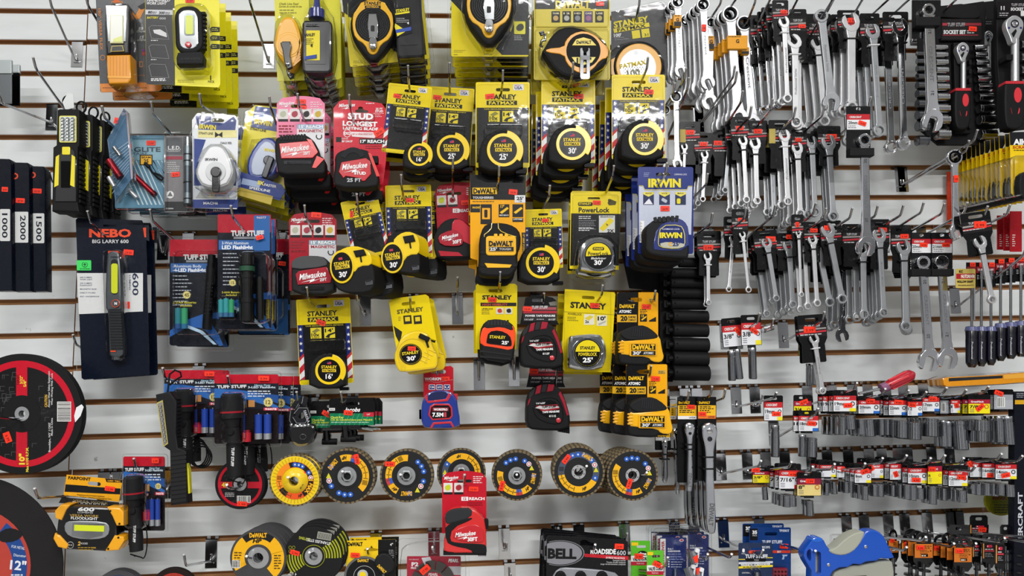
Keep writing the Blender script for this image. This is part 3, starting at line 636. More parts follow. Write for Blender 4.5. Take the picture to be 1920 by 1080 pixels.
def side_body(t, f, ypoly, bpoly, sw, num, tongue, back=(16, 3)):
    fx, fy, rx, ry = f
    with t.part('tape_case', label='black rubber case') as p:
        p.prism(sm(bpoly, 1), 44, 34, KR, bev=3, drift=back); p.prism(rotp(rr(tongue[0]-7, tongue[1]-4, tongue[0]+7, tongue[1]+4, 1), -8, *tongue), 46, 10, '#8d9094:c', bev=1); p.prism(rotp(rr(tongue[0]-6, tongue[1]-6, tongue[0]+4, tongue[1]-2, 1), -8, *tongue), 47, 8, '#17171a')
    with t.part('yellow_shell') as p: p.prism(sm(ypoly, 1), 46, 30, '#f3cf12:p', bev=3, drift=back); p.prism(arc(0, 0, .84, 1.07, 0, 359.9, 36) and [(fx+a*rx, fy+b*ry) for a, b in circ(0, 0, 1.08, 36)], 48, 6, '#f3cf12:p', bev=1)
    with t.part('lock_switch') as p: p.prism(sw, 50, 8, '#1b1b1d:r', bev=1.5); cx = sum(a[0] for a in sw)/len(sw); cy = max(a[1] for a in sw); p.prism(rotp(rr(cx, cy-1, cx+3, cy+10, 1), -10, cx, cy), 47.5, 3, '#1b1b1d:r')
    with t.part('face') as p:
        p.prism([(fx+a*rx, fy+b*ry) for a, b in circ(0, 0, .93, 36)], 49, 2, '#121214:g')
        p.text('STANLEY', fx, fy-ry*.22, ry*.22, 49.6, '#f0cf20', w=rx*1.45, rot=-8, bold=.05); p.flat(rotp(rr(fx-rx*.62, fy-ry*.08, fx+rx*.68, fy+ry*.14), -8, fx, fy), 49.5, '#f0cf20'); p.text('FATMAX', fx, fy+ry*.03, ry*.16, 49.8, K, w=rx*1.15, rot=-8, bold=.04)
        p.text(num, fx+rx*.1, fy+ry*.5, ry*.34, 49.6, '#f2f2f2', w=rx*.72, rot=-4, bold=.06); p.flat(rotp(rr(fx-rx*.2, fy-ry*.6, fx+rx*.15, fy-ry*.45), -8, fx, fy), 49.5, '#c03040')
def side_tape(x, y, w, rot, d, label, st, hk, f, yp, bp, sw, num, tongue, grp):
    k = w/99; t = Th('carded_tape_measure', label, 'tape measure', x, y, d, grp, sc=k, rot=rot, o=(0, 0)); fat_card(t, num, *st)
    class Sub(Th):   # the case is laid out in plain template pixels of the same thing
        def __init__(s): s.__dict__.update(t.__dict__); s.sc, s.c, s.s_, s.u, s.v, s.o = 1, 1, 0, 0, 0, (0, 0); s.mm = t.mm/k
    side_body(Sub(), f, yp, bp, sw, num, tongue); stack(t, 1, .052, label, grp, jx=.034, drop=.002); hook(hk[0], hk[1], .23, 'peg hook through the '+short(label))
side_tape(722, 348, 86, -1.5, .13, "30' tape turned sideways on an upright card, its case pointing left", (53, 33, 0), (752, 328), (736, 483, 20, 27),
    [(735, 452), (748, 438), (765, 433), (780, 438), (787, 452), (787, 477), (766, 478), (756, 492), (740, 492)], [(722, 445), (745, 434), (760, 433), (787, 470), (789, 508), (778, 514), (745, 510), (722, 505)], [(755, 443), (775, 440), (779, 452), (759, 456)], "30'", (779, 502), 'upright cards of sideways 30-foot tapes')
side_tape(638, 380, 71, -13, .15, "30' tape turned sideways on a card tilted left", (22, 36, -75), (669, 364), (641, 500, 21, 29),
    [(630, 474), (645, 464), (666, 460), (688, 467), (698, 482), (697, 498), (674, 499), (664, 512), (645, 512)], [(621, 500), (626, 474), (648, 462), (690, 485), (701, 500), (704, 535), (692, 549), (650, 550), (628, 540)], [(662, 470), (682, 467), (687, 478), (667, 482)], "30'", (692, 530), 'tilted cards of sideways 30-foot tapes')
# ------------------------------------------------ top row: chalk lines and long tapes
def teardrop(p_, cx, cy, R): # outline of the long-tape style chalk case: pointed below
    return [(cx+a*R, cy+b*R) for a, b in p_]
def chalk_case(t, cx, cy, R, rot=0):
    def T(q): return rotp(teardrop(q, cx, cy, R), rot, cx, cy)
    with t.part('reel_case', label='yellow case with black nose') as p:
        o = sm([(-.55, -1.55), (.55, -1.55), (1.15, -.75), (1.32, .05), (1.15, .75), (.45, 1.75), (0, 2.12), (-.45, 1.75), (-1.15, .75), (-1.32, .05), (-1.15, -.75)], 1)
        p.prism(T(o), 34, 30, '#1b1b1d:r', bev=5)
        y = [(-.6, -1.4), (.6, -1.4), (.95, -.82), (1.13, -.6), (1.18, .1), (1.0, .78), (.45, 1.12), (.25, 1.6), (0, 1.72), (-.25, 1.6), (-.45, 1.12), (-1.0, .78), (-1.18, .1), (-1.13, -.6), (-.95, -.82)]
        p.prism(T(sm(y, 1)), 36.5, 4, '#f4b91a:p', bev=2)
        p.prism(T(circ(0, 0, 1.0, 36)), 37, 1.5, '#1c1d1f:r')
        for i in range(6): p.prism(T(arc(0, 0, .30+i*.11, .36+i*.11, 0, 359.9, 32)), 38, 1.5, '#2c2e31:g')
        p.text('STANLEY', *T([(0, -1.22)])[0], R*.18, 37.2, K, w=R*1.0, rot=rot, bold=.06)
        q = T([(0, -1.0)])[0]; p.flat(rotp(rr(q[0]-R*.45, q[1]-R*.08, q[0]+R*.45, q[1]+R*.08), rot, *q), 37.1, K); p.text('FATMAX', *q, R*.1, 37.5, '#f4b91a', w=R*.7, rot=rot, bold=.04)
    with t.part('crank_handle', label='folding chrome crank') as p:
        p.prism(T([(-.24, -.62), (.2, -.62), (.3, -.1), (.28, .75), (-.22, .75), (-.3, 0)]), 44, 4, '#c6c9cc:c', bev=1.2)
        p.prism(T(rr(-.12, .05, .1, .38, .05)), 44.6, 1, '#111113'); p.prism(T(rr(-.2, .7, .22, 1.4, .2)), 46, 5, '#a9acaf:c', bev=1); p.lathe([(R*.14, 0), (R*.14, 5), (R*.05, 6), (0, 6)], *T([(0, 1.22)])[0], 46, '#dcdee0:c', n=14)
def chalk_bottle(t, cx, y0, w, h, lab=True, cap='#28327c:p', rot=0):
    x0 = cx-w/2
    with t.part('chalk_bottle', label='dark powder bottle') as p:
        p.prism(rotp(rr(x0, y0, x0+w, y0+h, w*.14), rot, cx, y0), 40, 34, '#212328:p', bev=5)
        p.prism(rotp(rr(x0+w*.13, y0+h*.17, x0+w*.8, y0+h*.83, 2), rot, cx, y0), 41, 2, '#2a2c32:p')
        if lab:
            a = rotp(rr(x0+w*.15, y0+h*.2, x0+w*.6, y0+h*.76, 1), rot, cx, y0); p.flat(a, 41.4, '#efdc1c:g')
    with t.part('bottle_cap') as p:
        if cap: p.cyl((cx, y0-1, 24), (cx, y0-h*.17, 24), w*.27, cap, 20); p.cyl((cx, y0-h*.17, 24), (cx+1, y0-h*.6, 24), w*.13, cap, 14, r2=w*.06)
t = Th('chalk_line_kit', 'yellow chalk reel and dark bottle on a pale yellow card', 'chalk line', 580, 70, .16)
with t.part('backing_card') as p:
    p.prism([(514, -14), (638, -14), (640, 146), (634, 149), (520, 152)], 0, 1.2, '#d9d42e:g'); p.text('Chalk Line Reel', 541, 7, 4, .6, '#7a7420', w=36, shear=.2)
    p.text('Carrete de cordel de tiza', 544, 12, 3.4, .6, '#7a7420', w=43, shear=.2); p.lines(524, 18, 558, 2, 5, 1.8, .6, '#8a842a')
with t.part('reel_case', label='glossy yellow reel case') as p:
    o = sm([(528, 30), (548, 29), (560, 46), (567, 82), (562, 112), (546, 132), (530, 118), (513, 92), (514, 62)], 2); p.prism(o, 34, 30, '#f2b31c:p', bev=7)
    for i, r in enumerate((24, 20)): p.prism(circ(541, 84, r, 32), 35+i, 2, '#f2b31c:p', bev=1)
    for i in range(9): p.prism([(549+i*1.6, 122-i*5), (551+i*1.6, 124-i*5), (564-i*.3, 112-i*5), (563-i*.3, 109-i*5)], 35, 3, '#e09a10:p')
with t.part('crank_handle', label='black folding crank') as p: p.prism([(525, 80), (530, 77), (544, 77), (546, 86), (543, 100), (548, 126), (539, 130), (534, 122), (529, 92)], 44, 7, '#1a1a1c:p', bev=2); p.lathe([(4, 0), (4, 2), (2.5, 3), (0, 3)], 539, 120, 44, '#9a9c9e:c', n=12)
chalk_bottle(t, 594, 37, 56, 100)
with t.part('label_print') as p:
    p.text('STANLEY', 579, 65, 5.2, 43, K, w=24, rot=-3, bold=.05); p.text('4', 584, 85, 6, 43, K, bold=.05); p.lines(571, 72, 588, 4, 3.2, 1, 43, '#55511c'); p.prism([(570, 106), (594, 102), (594, 109), (571, 112)], 43, .5, '#2b4aa0')
    p.prism([(573, 44), (597, 44), (598, 49), (573, 49)], 41.8, .5, '#34373d:p'); p.text('STANLEY', 585, 46.5, 4, 42.4, '#14151a', w=21, bold=.04)
with t.part('clear_blister') as p:
    p.prism(sm([(516, 22), (556, 26), (572, 70), (566, 120), (548, 136), (556, 160), (532, 160), (530, 134), (510, 100)], 1), 40, 38, 'clear', bev=5, back=False)
    p.prism(sm([(566, 34), (578, 26), (578, -14), (600, -14), (616, 18), (628, 34), (630, 132), (610, 142), (610, 152), (584, 152), (568, 132)], 1), 44, 42, 'clear', bev=5, back=False)
stack(t, 3, .038, 'yellow chalk reel and bottle card, mostly hidden', 'pale yellow chalk reel cards', drop=.006, jx=-.002); t.root['group'] = 'pale yellow chalk reel cards'
hook(466, -18, .2, 'empty peg hook left of the pale yellow chalk reel card', kz=1)
def fat_chalk(label, x0, y1, x1, cx, cy, R, bot, rot, n, d=.18, diag=None, jx=0):
    t = Th('chalk_line_kit', label, 'chalk line', x0, y1-60, d, 'black and yellow chalk reel blisters')
    with t.part('backing_card') as p:
        p.prism(rotp(rr(x0+5, -24, x1-5, y1-6, 3), rot, x0, y1), 0, 1.2, '#ecd70f:g'); p.flat(rotp(diag, rot, x0, y1), .4, '#26282c:g')
        p.lines(x0+10, y1-18, x0+34, 2, 3, 1, .6, '#9a9018'); p.lines(x0+10, y1-10, x0+18, 1, 3, 1, .6, '#55501c')
    chalk_case(t, cx, cy, R)
    if bot:
        chalk_bottle(t, bot[0], -30, 52, 138, lab=False, cap=None, rot=-3)
        with t.part('bottle_label') as p:
            x, y = bot
            p.prism(rotp([(x-24, y-28), (x+6, y-30), (x+10, y+20), (x-20, y+28)], 0), 42, .4, '#26282c:g'); p.text('STANLEY', x-8, y-23, 5.6, 42.8, '#e8d81c', w=26, rot=-8, bold=.06); p.prism([(x-22, y-17), (x+5, y-21), (x+5, y-18), (x-22, y-14)], 42.6, .3, '#e8d81c')
            p.prism([(x-23, y+8), (x-22, y+2), (x-4, y+14), (x-4, y+18), (x-18, y+26)], 42.6, .3, '#e8d81c'); p.text('4', x+2, y+1, 5, 42.8, '#f0f0f0', bold=.05); p.prism([(x-22, y+14), (x+8, y+8), (x+8, y+15), (x-20, y+20)], 42.9, .3, '#2b4aa0'); p.lines(x-20, y-8, x+4, 3, 3.4, 1, 42.8, '#c8c8c8')
    else:
        with t.part('inset_picture') as p: p.flat(rr(964, 40, 985, 64, 2), .8, '#f2e84a'); p.flat(sm([(967, 52), (972, 45), (980, 44), (983, 52), (978, 58), (970, 58)], 1), 1, '#4a4a44'); p.lines(964, 67, 982, 3, 3.4, 1.2, .9, '#c8c8c8')
    with t.part('clear_blister') as p:
        p.prism(rotp(rr(x0-2, -20, x1+3, y1+4, 7), rot, x0, y1), 5, 4, 'clear', bev=2, back=False)
        p.prism(rotp(rr(x0+3, -20, x1-3, y1-4, 7), rot, x0, y1), 9, 4, 'clear', bev=2, back=False)
        p.prism(rotp(sm([(cx-R*1.4, -20), (cx+R*1.4, -20), (cx+R*1.45, cy+R*.7), (cx+R*.4, cy+R*2.2), (cx-R*.4, cy+R*2.2), (cx-R*1.45, cy+R*.7)], 1), rot*.3, cx, cy), 45, 42, 'clear', bev=5, back=False)
    if n: stack(t, n, .048, label, 'black and yellow chalk reel blisters', drop=.004, jx=jx)
fat_chalk('black and yellow chalk reel with dark bottle in clear blister', 652, 132, 812, 699, 46, 33, (763, 42), -6, 3, diag=[(660, -24), (802, -24), (802, 118), (757, 118), (655, 22), (655, -10)])
fat_chalk('black and yellow chalk reel alone in a wide clear blister', 841, 112, 996, 917, 10, 36, None, 0, 3, d=.19, diag=[(845, -24), (991, -24), (991, 103), (941, 103), (841, -4)], jx=.004)
# DeWalt long tape
t = Th('long_tape_pack', "round 100' closed-reel tape measure on a pale gold card", 'tape measure', 1070, 80, .17)
with t.part('backing_card') as p:
    p.prism(rr(1001, -14, 1144, 150, 4), 0, 1.2, '#d9c63a:g'); p.flat(rr(1003, -14, 1142, 17), .3, '#232428:g'); p.text('DeWALT', 1074, 8, 13, .9, '#ecd75a', w=65, bold=.09); p.flat(rr(1041, 15.5, 1107, 18), .8, '#ecd75a')
    for i in range(5): p.flat(rr(1034+i*20.5, 21, 1050+i*20.5, 42), .6, '#33343a' if i != 3 else '#584a78'); p.text(('THUMB', '12', 'HD', 'CASE', 'USE')[i], 1042+i*20.5, 25, 3.2, .9, '#eee6c0', w=12, bold=.05); p.flat(circ(1042+i*20.5, 34, 5), .8, ('#c9a86a', '#b8b8b0', '#8a8c90', '#a06a8a', '#b8a860')[i])
    p.flat(rr(1006, 50, 1138, 51), .6, '#b8a528'); p.sticker(1125, 7, '29.99', 15, 8, 0, 1.4)
with t.part('tape_case', label='black rubber case') as p:
    o = sm([(1022, 88), (1034, 66), (1052, 50), (1082, 49), (1118, 64), (1141, 84), (1140, 108), (1138, 117), (1118, 136), (1092, 146), (1060, 144), (1038, 128), (1024, 104), (1016, 96)], 1)
    p.prism(o, 44, 40, '#202124:r', bev=6)
with t.part('orange_ring') as p:
    p.prism(sm([(1024, 91), (1058, 88), (1060, 76), (1074, 62), (1096, 57), (1118, 66), (1128, 78), (1142, 90), (1140, 108), (1126, 112), (1112, 130), (1096, 138), (1078, 134), (1062, 118), (1058, 102), (1024, 98)], 1), 46, 3, '#f2a51c:p', bev=1.5)
    p.prism(circ(1094, 95, 32), 47, 2, '#1c1d20:r')
with t.part('face_plate') as p:
    p.prism(arc(1094, 95, 0, 26, 205, 335, 12)[:13]+[(1108, 88), (1080, 88)], 48, 1, '#ecd21c:p') if 0 else p.prism(sm([(1073, 85), (1080, 74), (1094, 70), (1108, 74), (1118, 85)], 0), 48.4, 1, '#ecd21c:p')
    p.prism([(1072, 107), (1117, 107), (1110, 117), (1094, 122), (1079, 117)], 48.4, 1, '#ecd21c:p'); p.text('DeWALT', 1095, 79, 6, 48.8, K, w=28, bold=.07); p.text("100'", 1095, 113, 9, 48.8, K, w=28, bold=.07)
with t.part('crank', label='folding steel crank') as p:
    p.lathe([(7, 0), (7, 4), (4, 6), (0, 6)], 1097, 94, 48, '#151517:r', n=20); p.prism(rr(1088, 90, 1094, 146, 2), 53, 3, '#8b8d90:c'); p.prism(rr(1100, 90, 1106, 146, 2), 53, 3, '#8b8d90:c'); p.prism(rr(1088, 104, 1106, 112, 1), 53.4, 3, '#77797c:c'); p.prism(rr(1089, 138, 1105, 148, 2), 53.4, 3, '#9b9da0:c')
with t.part('end_hook', label='steel hook of the tape end') as p: p.tube([(1018, 88, 40), (1013, 86, 40), (1016, 76, 40), (1022, 76, 40), (1022, 64, 40), (1014, 66, 40), (1012, 62, 40), (1020, 60, 40)], .003, '#8d9094:c', 8); p.prism(sm([(1126, 117), (1139, 116), (1136, 122), (1128, 124)], 1), 42, 6, '#141416:r')
with t.part('clear_blister') as p: p.prism(rr(1004, 53, 1142, 148, 4), 8, 7, 'clear', bev=2, back=False); p.prism(sm([(1010, 92), (1020, 58), (1060, 44), (1110, 52), (1144, 84), (1144, 120), (1096, 150), (1050, 148), (1020, 118)], 1), 56, 48, 'clear', bev=6, back=False); p.prism(rr(1004, -12, 1142, 48, 4), 7, 6, 'clear', bev=2, back=False)
stack(t, 1, .062, "round 100' closed-reel tape on a gold card", None, drop=.012)
# Stanley long tape
t = Th('long_tape_pack', "round 100' long tape measure on a tilted black card", 'tape measure', 1200, 90, .13)
with t.part('backing_card') as p:
    p.prism([(1146, 22), (1240, 4), (1246, 8), (1252, 150), (1146, 156)], 0, 1.2, '#26272a:g', holes=[rotp(slot(1182, 27.5, 25, 7), -8, 1182, 27.5)])
    p.text('STANLEY', 1183, 41, 11, .8, '#e6d32a', w=66, rot=-10, bold=.08); p.flat(rotp(rr(1150, 48, 1218, 56), -10, 1184, 52), .6, '#e6d32a'); p.text('FATMAX', 1184, 52, 6, 1, K, w=54, rot=-10, bold=.05)
    p.text("100'", 1158, 66, 6, .8, '#f0f0f0', w=14, rot=-5, bold=.06); p.flat(rotp(rr(1185, 57, 1200, 72), -8, 1192, 64), .7, '#e6d32a'); p.flat(rotp(rr(1203, 54, 1218, 70), -8, 1210, 62), .7, '#e6d32a'); p.text('3:1', 1212, 65, 5, 1, K, rot=-8, bold=.04); p.lines(1152, 71, 1180, 2, 3.4, 1.2, .8, '#9a9aa0', -5)
with t.part('tape_case', label='yellow case with a steel rim') as p:
    p.prism(circ(1198, 124, 48, 40), 32, 30, '#1a1b1d:r', bev=4); p.prism([(1146, 112), (1160, 104), (1158, 140), (1146, 140)], 30, 26, '#e8a41c:p'); p.prism(circ(1198, 124, 43, 40), 34, 3, '#e9a91e:p', bev=2); p.prism(circ(1196, 126, 34, 40), 35, 2, '#d4d5d6:c')
    p.text('FATMAX', 1187, 120, 8, 36.4, '#d9c233', w=50, rot=-10, bold=.04); p.text('100', 1188, 136, 12, 36.4, '#8a8a70', w=24, rot=-8, bold=.05)
    for i in range(8):
        for j in range(5): p.flat(circ(1170+i*5+(j % 2)*2.5, 126+j*3.4, .9, 6), 35.6, '#55564c')
with t.part('clear_blister') as p: p.prism(sm([(1150, 84), (1198, 72), (1246, 100), (1250, 146), (1146, 150), (1144, 110)], 1), 38, 36, 'clear', bev=7, back=False); p.prism([(1144, 20), (1242, 0), (1250, 6), (1258, 152), (1144, 160)], 5, 4, 'clear', bev=2, back=False)
hook(1200, -8, .18, "peg hook holding the 100' long tape on the tilted black card", kz=1)
# ------------------------------------------------ red carded tapes
def milw_card(t, x0, y0, x1, y1, red='#c4182e:g', rot=0, hole=None, num='15', pics=4, half='#e8e8ea', magnetic=True):
    """rounded-top red card"""
    w = x1-x0; cx = (x0+x1)/2
    top = [(x0, y0+w*.16), (x0+w*.06, y0+w*.10)]+[(x0+w*(.1+.8*i/8), y0+w*.075*(1-math.sin(PI*(.12+.76*i/8)))-.0) for i in range(9)]+[(x1-w*.06, y0+w*.10), (x1, y0+w*.16)]
    with t.part('backing_card') as p:
        hx, hy = hole or (cx, y0+w*.18)
        p.prism(rotp(top+[(x1, y1), (x0, y1)], rot, cx, y0), 0, 1.2, red, holes=[rotp(slot(hx, hy, w*.33, w*.07), rot, cx, y0)])
        def R(q): return rotp(q, rot, cx, y0)
        milw(p, *R([(x0+w*.2, y0+w*.15)])[0], w*.32, .8, '#f3f3f3', rot=-5+rot)
        p.lines(x1-w*.3, y0+w*.12, x1-w*.06, 4, w*.045, w*.02, .6, '#f0d0d4')
        if pics:
            pw = w*.205
            for i in range(pics):
                xx = x0+w*.03+i*w*.243; yy = y0+w*.27; p.flat(R(rr(xx, yy, xx+pw, yy+w*.26, 1)), .6, '#dedad6'); p.flat(R(rr(xx, yy+w*.21, xx+pw, yy+w*.26)), .8, '#26262a')
                c = ('#b7b9a2', '#a83a4a', '#3a2a34', '#c9a83a')[i] if pics == 4 else ('#c3cc2a', '#a82a34')[i % 2]; p.flat(R(sm([(xx+pw*.2, yy+pw*.3), (xx+pw*.7, yy+pw*.15), (xx+pw*.85, yy+pw*.6), (xx+pw*.5, yy+pw*.9), (xx+pw*.15, yy+pw*.7)], 1)), .8, c)
        if magnetic:
            yy = y0+w*.59; p.flat(R(rr(x0+w*.42, yy, x1-1, y1)), .5, half); p.flat(R(rr(x0+w*.42, yy, x1-1, yy+w*.09)), .7, '#9fb4d2' if red[1] == 'e' else '#8ba0b0')
            p.text(num+"' REACH", *R([(x0+w*.71, yy+w*.045)])[0], w*.06, .9, '#f6f6f6', w=w*.5, rot=rot, bold=.06); p.text('MAGNETIC', *R([(x0+w*.71, yy+w*.135)])[0], w*.055, .9, '#b2243c', w=w*.5, rot=rot, bold=.05)
            p.tube([(R([(x0+w*(.88+.06*math.cos(a)), yy+w*(.25+.06*math.sin(a)))])[0])+(.9,) for a in [math.radians(k) for k in (-30, 20, 70, 120, 170, 210)]], .0011, '#34343a', 6)
            p.lines(x0+w*.04, yy+w*.02, x0+w*.36, 3, w*.06, w*.028, .6, '#8a1a2a'); p.text('MAGNÉTICO', *R([(x0+w*.2, yy+w*.23)])[0], w*.045, .7, '#7a1422', w=w*.31, rot=rot)
def mag_body(t, poly, face, txt, dd=44, extra=None, th=38, drift=(0, 0), m='#c01f2c:p'):
    with t.part('tape_case', label='black rubber case') as p: p.prism(poly, dd, th, '#242426:r', bev=4, drift=drift)
    with t.part('red_face') as p: p.prism(face, dd+1.5, 3, m, bev=1)
t = Th('carded_tape_measure', 'red and black magnetic 25ft tape on a pink card', 'tape measure', 565, 280, .17, 'pink-carded magnetic tapes')
milw_card(t, 519, 180, 609, 322, red='#e8769a:g', hole=(560, 199)); PK = t
with t.part('tape_case', label='black rubber case') as p:
    p.prism(sm([(515, 262), (522, 255), (570, 251), (582, 258), (592, 268), (598, 290), (608, 296), (610, 316), (608, 326), (586, 326), (520, 328), (518, 306), (515, 290)], 1), 44, 38, '#232426:r', bev=4)
    for i in range(9): p.prism(rr(525+i*5.5, 253.5-i*.3, 529+i*5.5, 262, 1), 45, 3, '#313235:r')
    p.prism(rr(532, 301, 584, 307.5, 2), 45, 2, '#3c3d40:d'); p.text('MAGNETIC', 558, 304.5, 4.4, 45.6, '#101012', w=40, bold=.06)
with t.part('red_face') as p:
    p.prism([(523, 269), (577, 264), (594, 288), (586, 296), (527, 297)], 46.5, 3, '#cf1f27:p', bev=1); p.prism([(575, 260), (584, 262), (596, 285), (591, 291)], 46, 3, '#e0342c:p'); p.prism([(594, 292), (608, 298), (592, 315), (585, 314)], 46.4, 3, '#dc2c26:p')
    milw(p, 552, 278, 52, 47.4, rot=-8); p.text('25ᶠᵗ', 575, 287, 6, 47.4, '#f4f4f4', w=12, bold=.06) if 0 else p.text('25FT', 575, 287, 5.5, 47.4, '#f4f4f4', w=13, rot=-3, bold=.05)
with t.part('price_sticker') as p: p._st(564, 190, '24.99', 19, 8, 3, 1.2)
with t.part('price_sticker') as p: p._st(566, 201, '24.99', 17, 7, 3, 1.2)
stack(t, 3, .046, 'red and black magnetic 25ft tape on pink card', 'pink-carded magnetic tapes', jx=.006, drop=.016)
H(.25, (558, 176), 'pink-carded magnetic tapes')
t = Th('carded_tape_measure', 'red and black stud 25ft tape on a bright red card', 'tape measure', 676, 270, .165, 'bright red stud tape cards')
with t.part('backing_card') as p:
    p.prism([(625, 203), (636, 190), (644, 187), (686, 189), (716, 194), (723, 204), (724, 300), (718, 346), (626, 346)], 0, 1.2, '#cf1830:g', holes=[sm([(666, 206), (671, 206), (672, 200), (680, 200), (681, 206), (691, 207), (690, 212), (666, 211)], 1)])
    milw(p, 650, 197, 30, .8); p.lines(686, 193, 702, 1, 3, 1.8, .7, '#f0c8d0'); p.text('25 FT', 711, 204, 3.6, .8, '#f4f4f4', w=13, bold=.05); p.text('STUD', 711, 208.5, 3.8, .8, '#f4f4f4', w=15, bold=.06); p.lines(699, 212, 720, 3, 3, 1.1, .8, '#f0c8d0')
    p.prism(rotp(rr(651, 211, 702, 226, 3), 2, 676, 218), 3, 3, '#b01226:p', bev=1); p.text('STUD', 676, 218, 10.5, 3.6, '#f6f6f6', w=48, rot=1.5, bold=.1)
    p.text('LONGEST', 675, 232, 8.5, .8, '#f6f6f6', w=65, rot=2, bold=.09); p.text('LASTING BLADE', 676, 241, 5, .8, '#f6f6f6', w=66, rot=2, bold=.07); p.flat(circ(651, 250, 7.4), .7, '#f3dcdf'); p.flat(circ(651, 250, 6.2), .8, '#cf1830'); p.text('EXO', 651, 250, 5.2, 1, '#f6f6f6', w=12, bold=.08)
    p.flat([(658, 247), (700, 248), (706, 254), (702, 259), (660, 256)], .7, '#f0dfe0'); p.text('BIT & WEAR RESISTANT', 680, 251.5, 3, 1, '#c03048', w=38); p.flat(rr(630, 257, 640, 266), .7, K); p.text('SURVIVES', 647, 260, 3, .9, '#f2d0d4', w=12); p.text("80' DROP", 651, 265, 3.6, .9, '#f6f6f6', w=20, bold=.04)
    p.flat(rr(674, 259.5, 722, 270), .7, K); p.text("17' REACH", 698, 265, 5.6, 1, '#f4f4f4', w=45, bold=.07); p.lines(685, 273, 720, 2, 4, 1.6, .7, '#8a0e1e')
    for i in range(18):
        for j in range(6): p.flat(circ(629+i*5.3, 275+j*5+(i % 2)*2, .7, 5), .5, '#b31227')
    p.sticker(711, 248, '29.99', 20, 11, -33, 1.6)
with t.part('tape_case', label='black rubber case') as p:
    p.prism(sm([(627, 294), (634, 284), (652, 278), (686, 279), (696, 290), (704, 310), (711, 336), (706, 352), (627, 352), (625, 330), (628, 312)], 1), 46, 38, '#242528:r', bev=4)
    p.prism(arc(662, 300, 14, 24, 195, 340, 9), 47, 2.5, '#303136:r'); p.prism(rr(697, 292, 709, 306, 2), 36, 14, '#1a1a1c:r', bev=1)
with t.part('red_face') as p:
    p.prism([(640, 304), (686, 296), (694, 302), (696, 326), (684, 339), (678, 339), (676, 334), (648, 330), (644, 334), (635, 322)], 48.5, 3, '#c5202b:p', bev=1); p.prism([(690, 286), (696, 288), (712, 330), (706, 331)], 47, 3, '#e0342c:p'); milw(p, 664, 311, 47, 49.4, rot=-6); p.text('STUD', 675, 324.5, 5.4, 49.4, '#f2f2f2', w=22, rot=2, bold=.08); p.text('25 FT', 664, 337.5, 6.6, 48.4, '#b8babd', w=27, bold=.07)
stack(t, 1, .06, 'red and black stud 25ft tape on bright red card', 'bright red stud tape cards', jx=.004, drop=.016)
H(.25, (655, 178), 'bright red stud tape cards')
# dark red 25ft magnetic, middle left
t = Th('carded_tape_measure', 'grey-topped red 25ft tape on a dark red card with four pictures', 'tape measure', 588, 470, .13)
milw_card(t, 542, 398, 631, 545, red='#a81528:g', hole=(585, 415), half='#cfd0d2')
with t.part('tape_case', label='grey and black rubber case') as p:
    p.prism(sm([(546, 492), (556, 482), (574, 479), (604, 480), (615, 488), (620, 500), (628, 520), (626, 552), (547, 552), (546, 520)], 1), 42, 36, '#2a2b2e:r', bev=4); p.prism(sm([(545, 492), (556, 482), (574, 479), (602, 480), (614, 490), (612, 500), (548, 506)], 1), 46, 8, '#4b4c4e:r', bev=2)
with t.part('red_face') as p:
    p.prism([(554, 514), (560, 508), (612, 500), (622, 520), (620, 530), (558, 534)], 45, 3, '#a5182a:p', bev=1); milw(p, 585, 516, 50, 46, rot=-9); p.text('25FT', 606, 524, 5.5, 46, '#ececec', w=13, rot=-5, bold=.05); p.prism(rr(565, 537, 608, 544, 2), 43, 2, '#3c3d40:d'); p.text('MAGNETIC', 587, 540.5, 4.2, 44.6, '#101012', w=36, bold=.06)
with t.part('price_sticker') as p: p._st(593, 403, '21.99', 19, 10, 4, 1.2)
H(.22, (571, 385), 'dark red 25ft tape card')
# dark red 30ft behind the tough tape
t = Th('carded_tape_measure', 'red 30ft tape half hidden left of the black and yellow tough tape', 'tape measure', 850, 400, .10)
milw_card(t, 815, 342, 900, 440, red='#b51a2e:g', hole=(850, 363), pics=2, magnetic=False, rot=-3)
with t.part('card_print') as p: p.flat(rr(849, 391, 861, 399), .9, '#ececec'); p.text('12', 855, 395, 5, 1.2, '#b51a2e', bold=.05); p.text('REACH', 872, 394.5, 5.4, 1, '#f2f2f2', w=22, rot=-3, bold=.06); p.flat([(815, 440), (900, 440), (900, 400), (817, 406)], .2, '#b51a2e') if 0 else None; p.sticker(872, 380, '19.99', 15, 9, -4, 1.4)
with t.part('tape_case', label='red case with black trim') as p:
    p.prism(sm([(812, 448), (822, 424), (838, 410), (862, 408), (880, 422), (896, 430), (900, 468), (898, 482), (822, 486), (814, 470)], 1), 42, 38, '#1f1f21:r', bev=4); p.prism(sm([(848, 412), (864, 410), (880, 424), (894, 432), (896, 462), (878, 458), (846, 440)], 1), 44, 5, '#c02034:p', bev=2); p.prism([(822, 470), (860, 473), (868, 480), (826, 480)], 43.4, 3, '#b01c2e:p')
with t.part('red_face') as p: p.prism(sm([(820, 442), (846, 430), (864, 434), (870, 456), (858, 462), (826, 460)], 1), 46.5, 3, '#a81a2c:p', bev=1); milw(p, 843, 443, 31, 47.5, rot=-14); p.text('30FT', 857, 453, 6.6, 47.5, '#ececec', w=17, rot=-8, bold=.06)
H(.25, (849, 297), 'red 30ft tape half hidden by the tough tape')
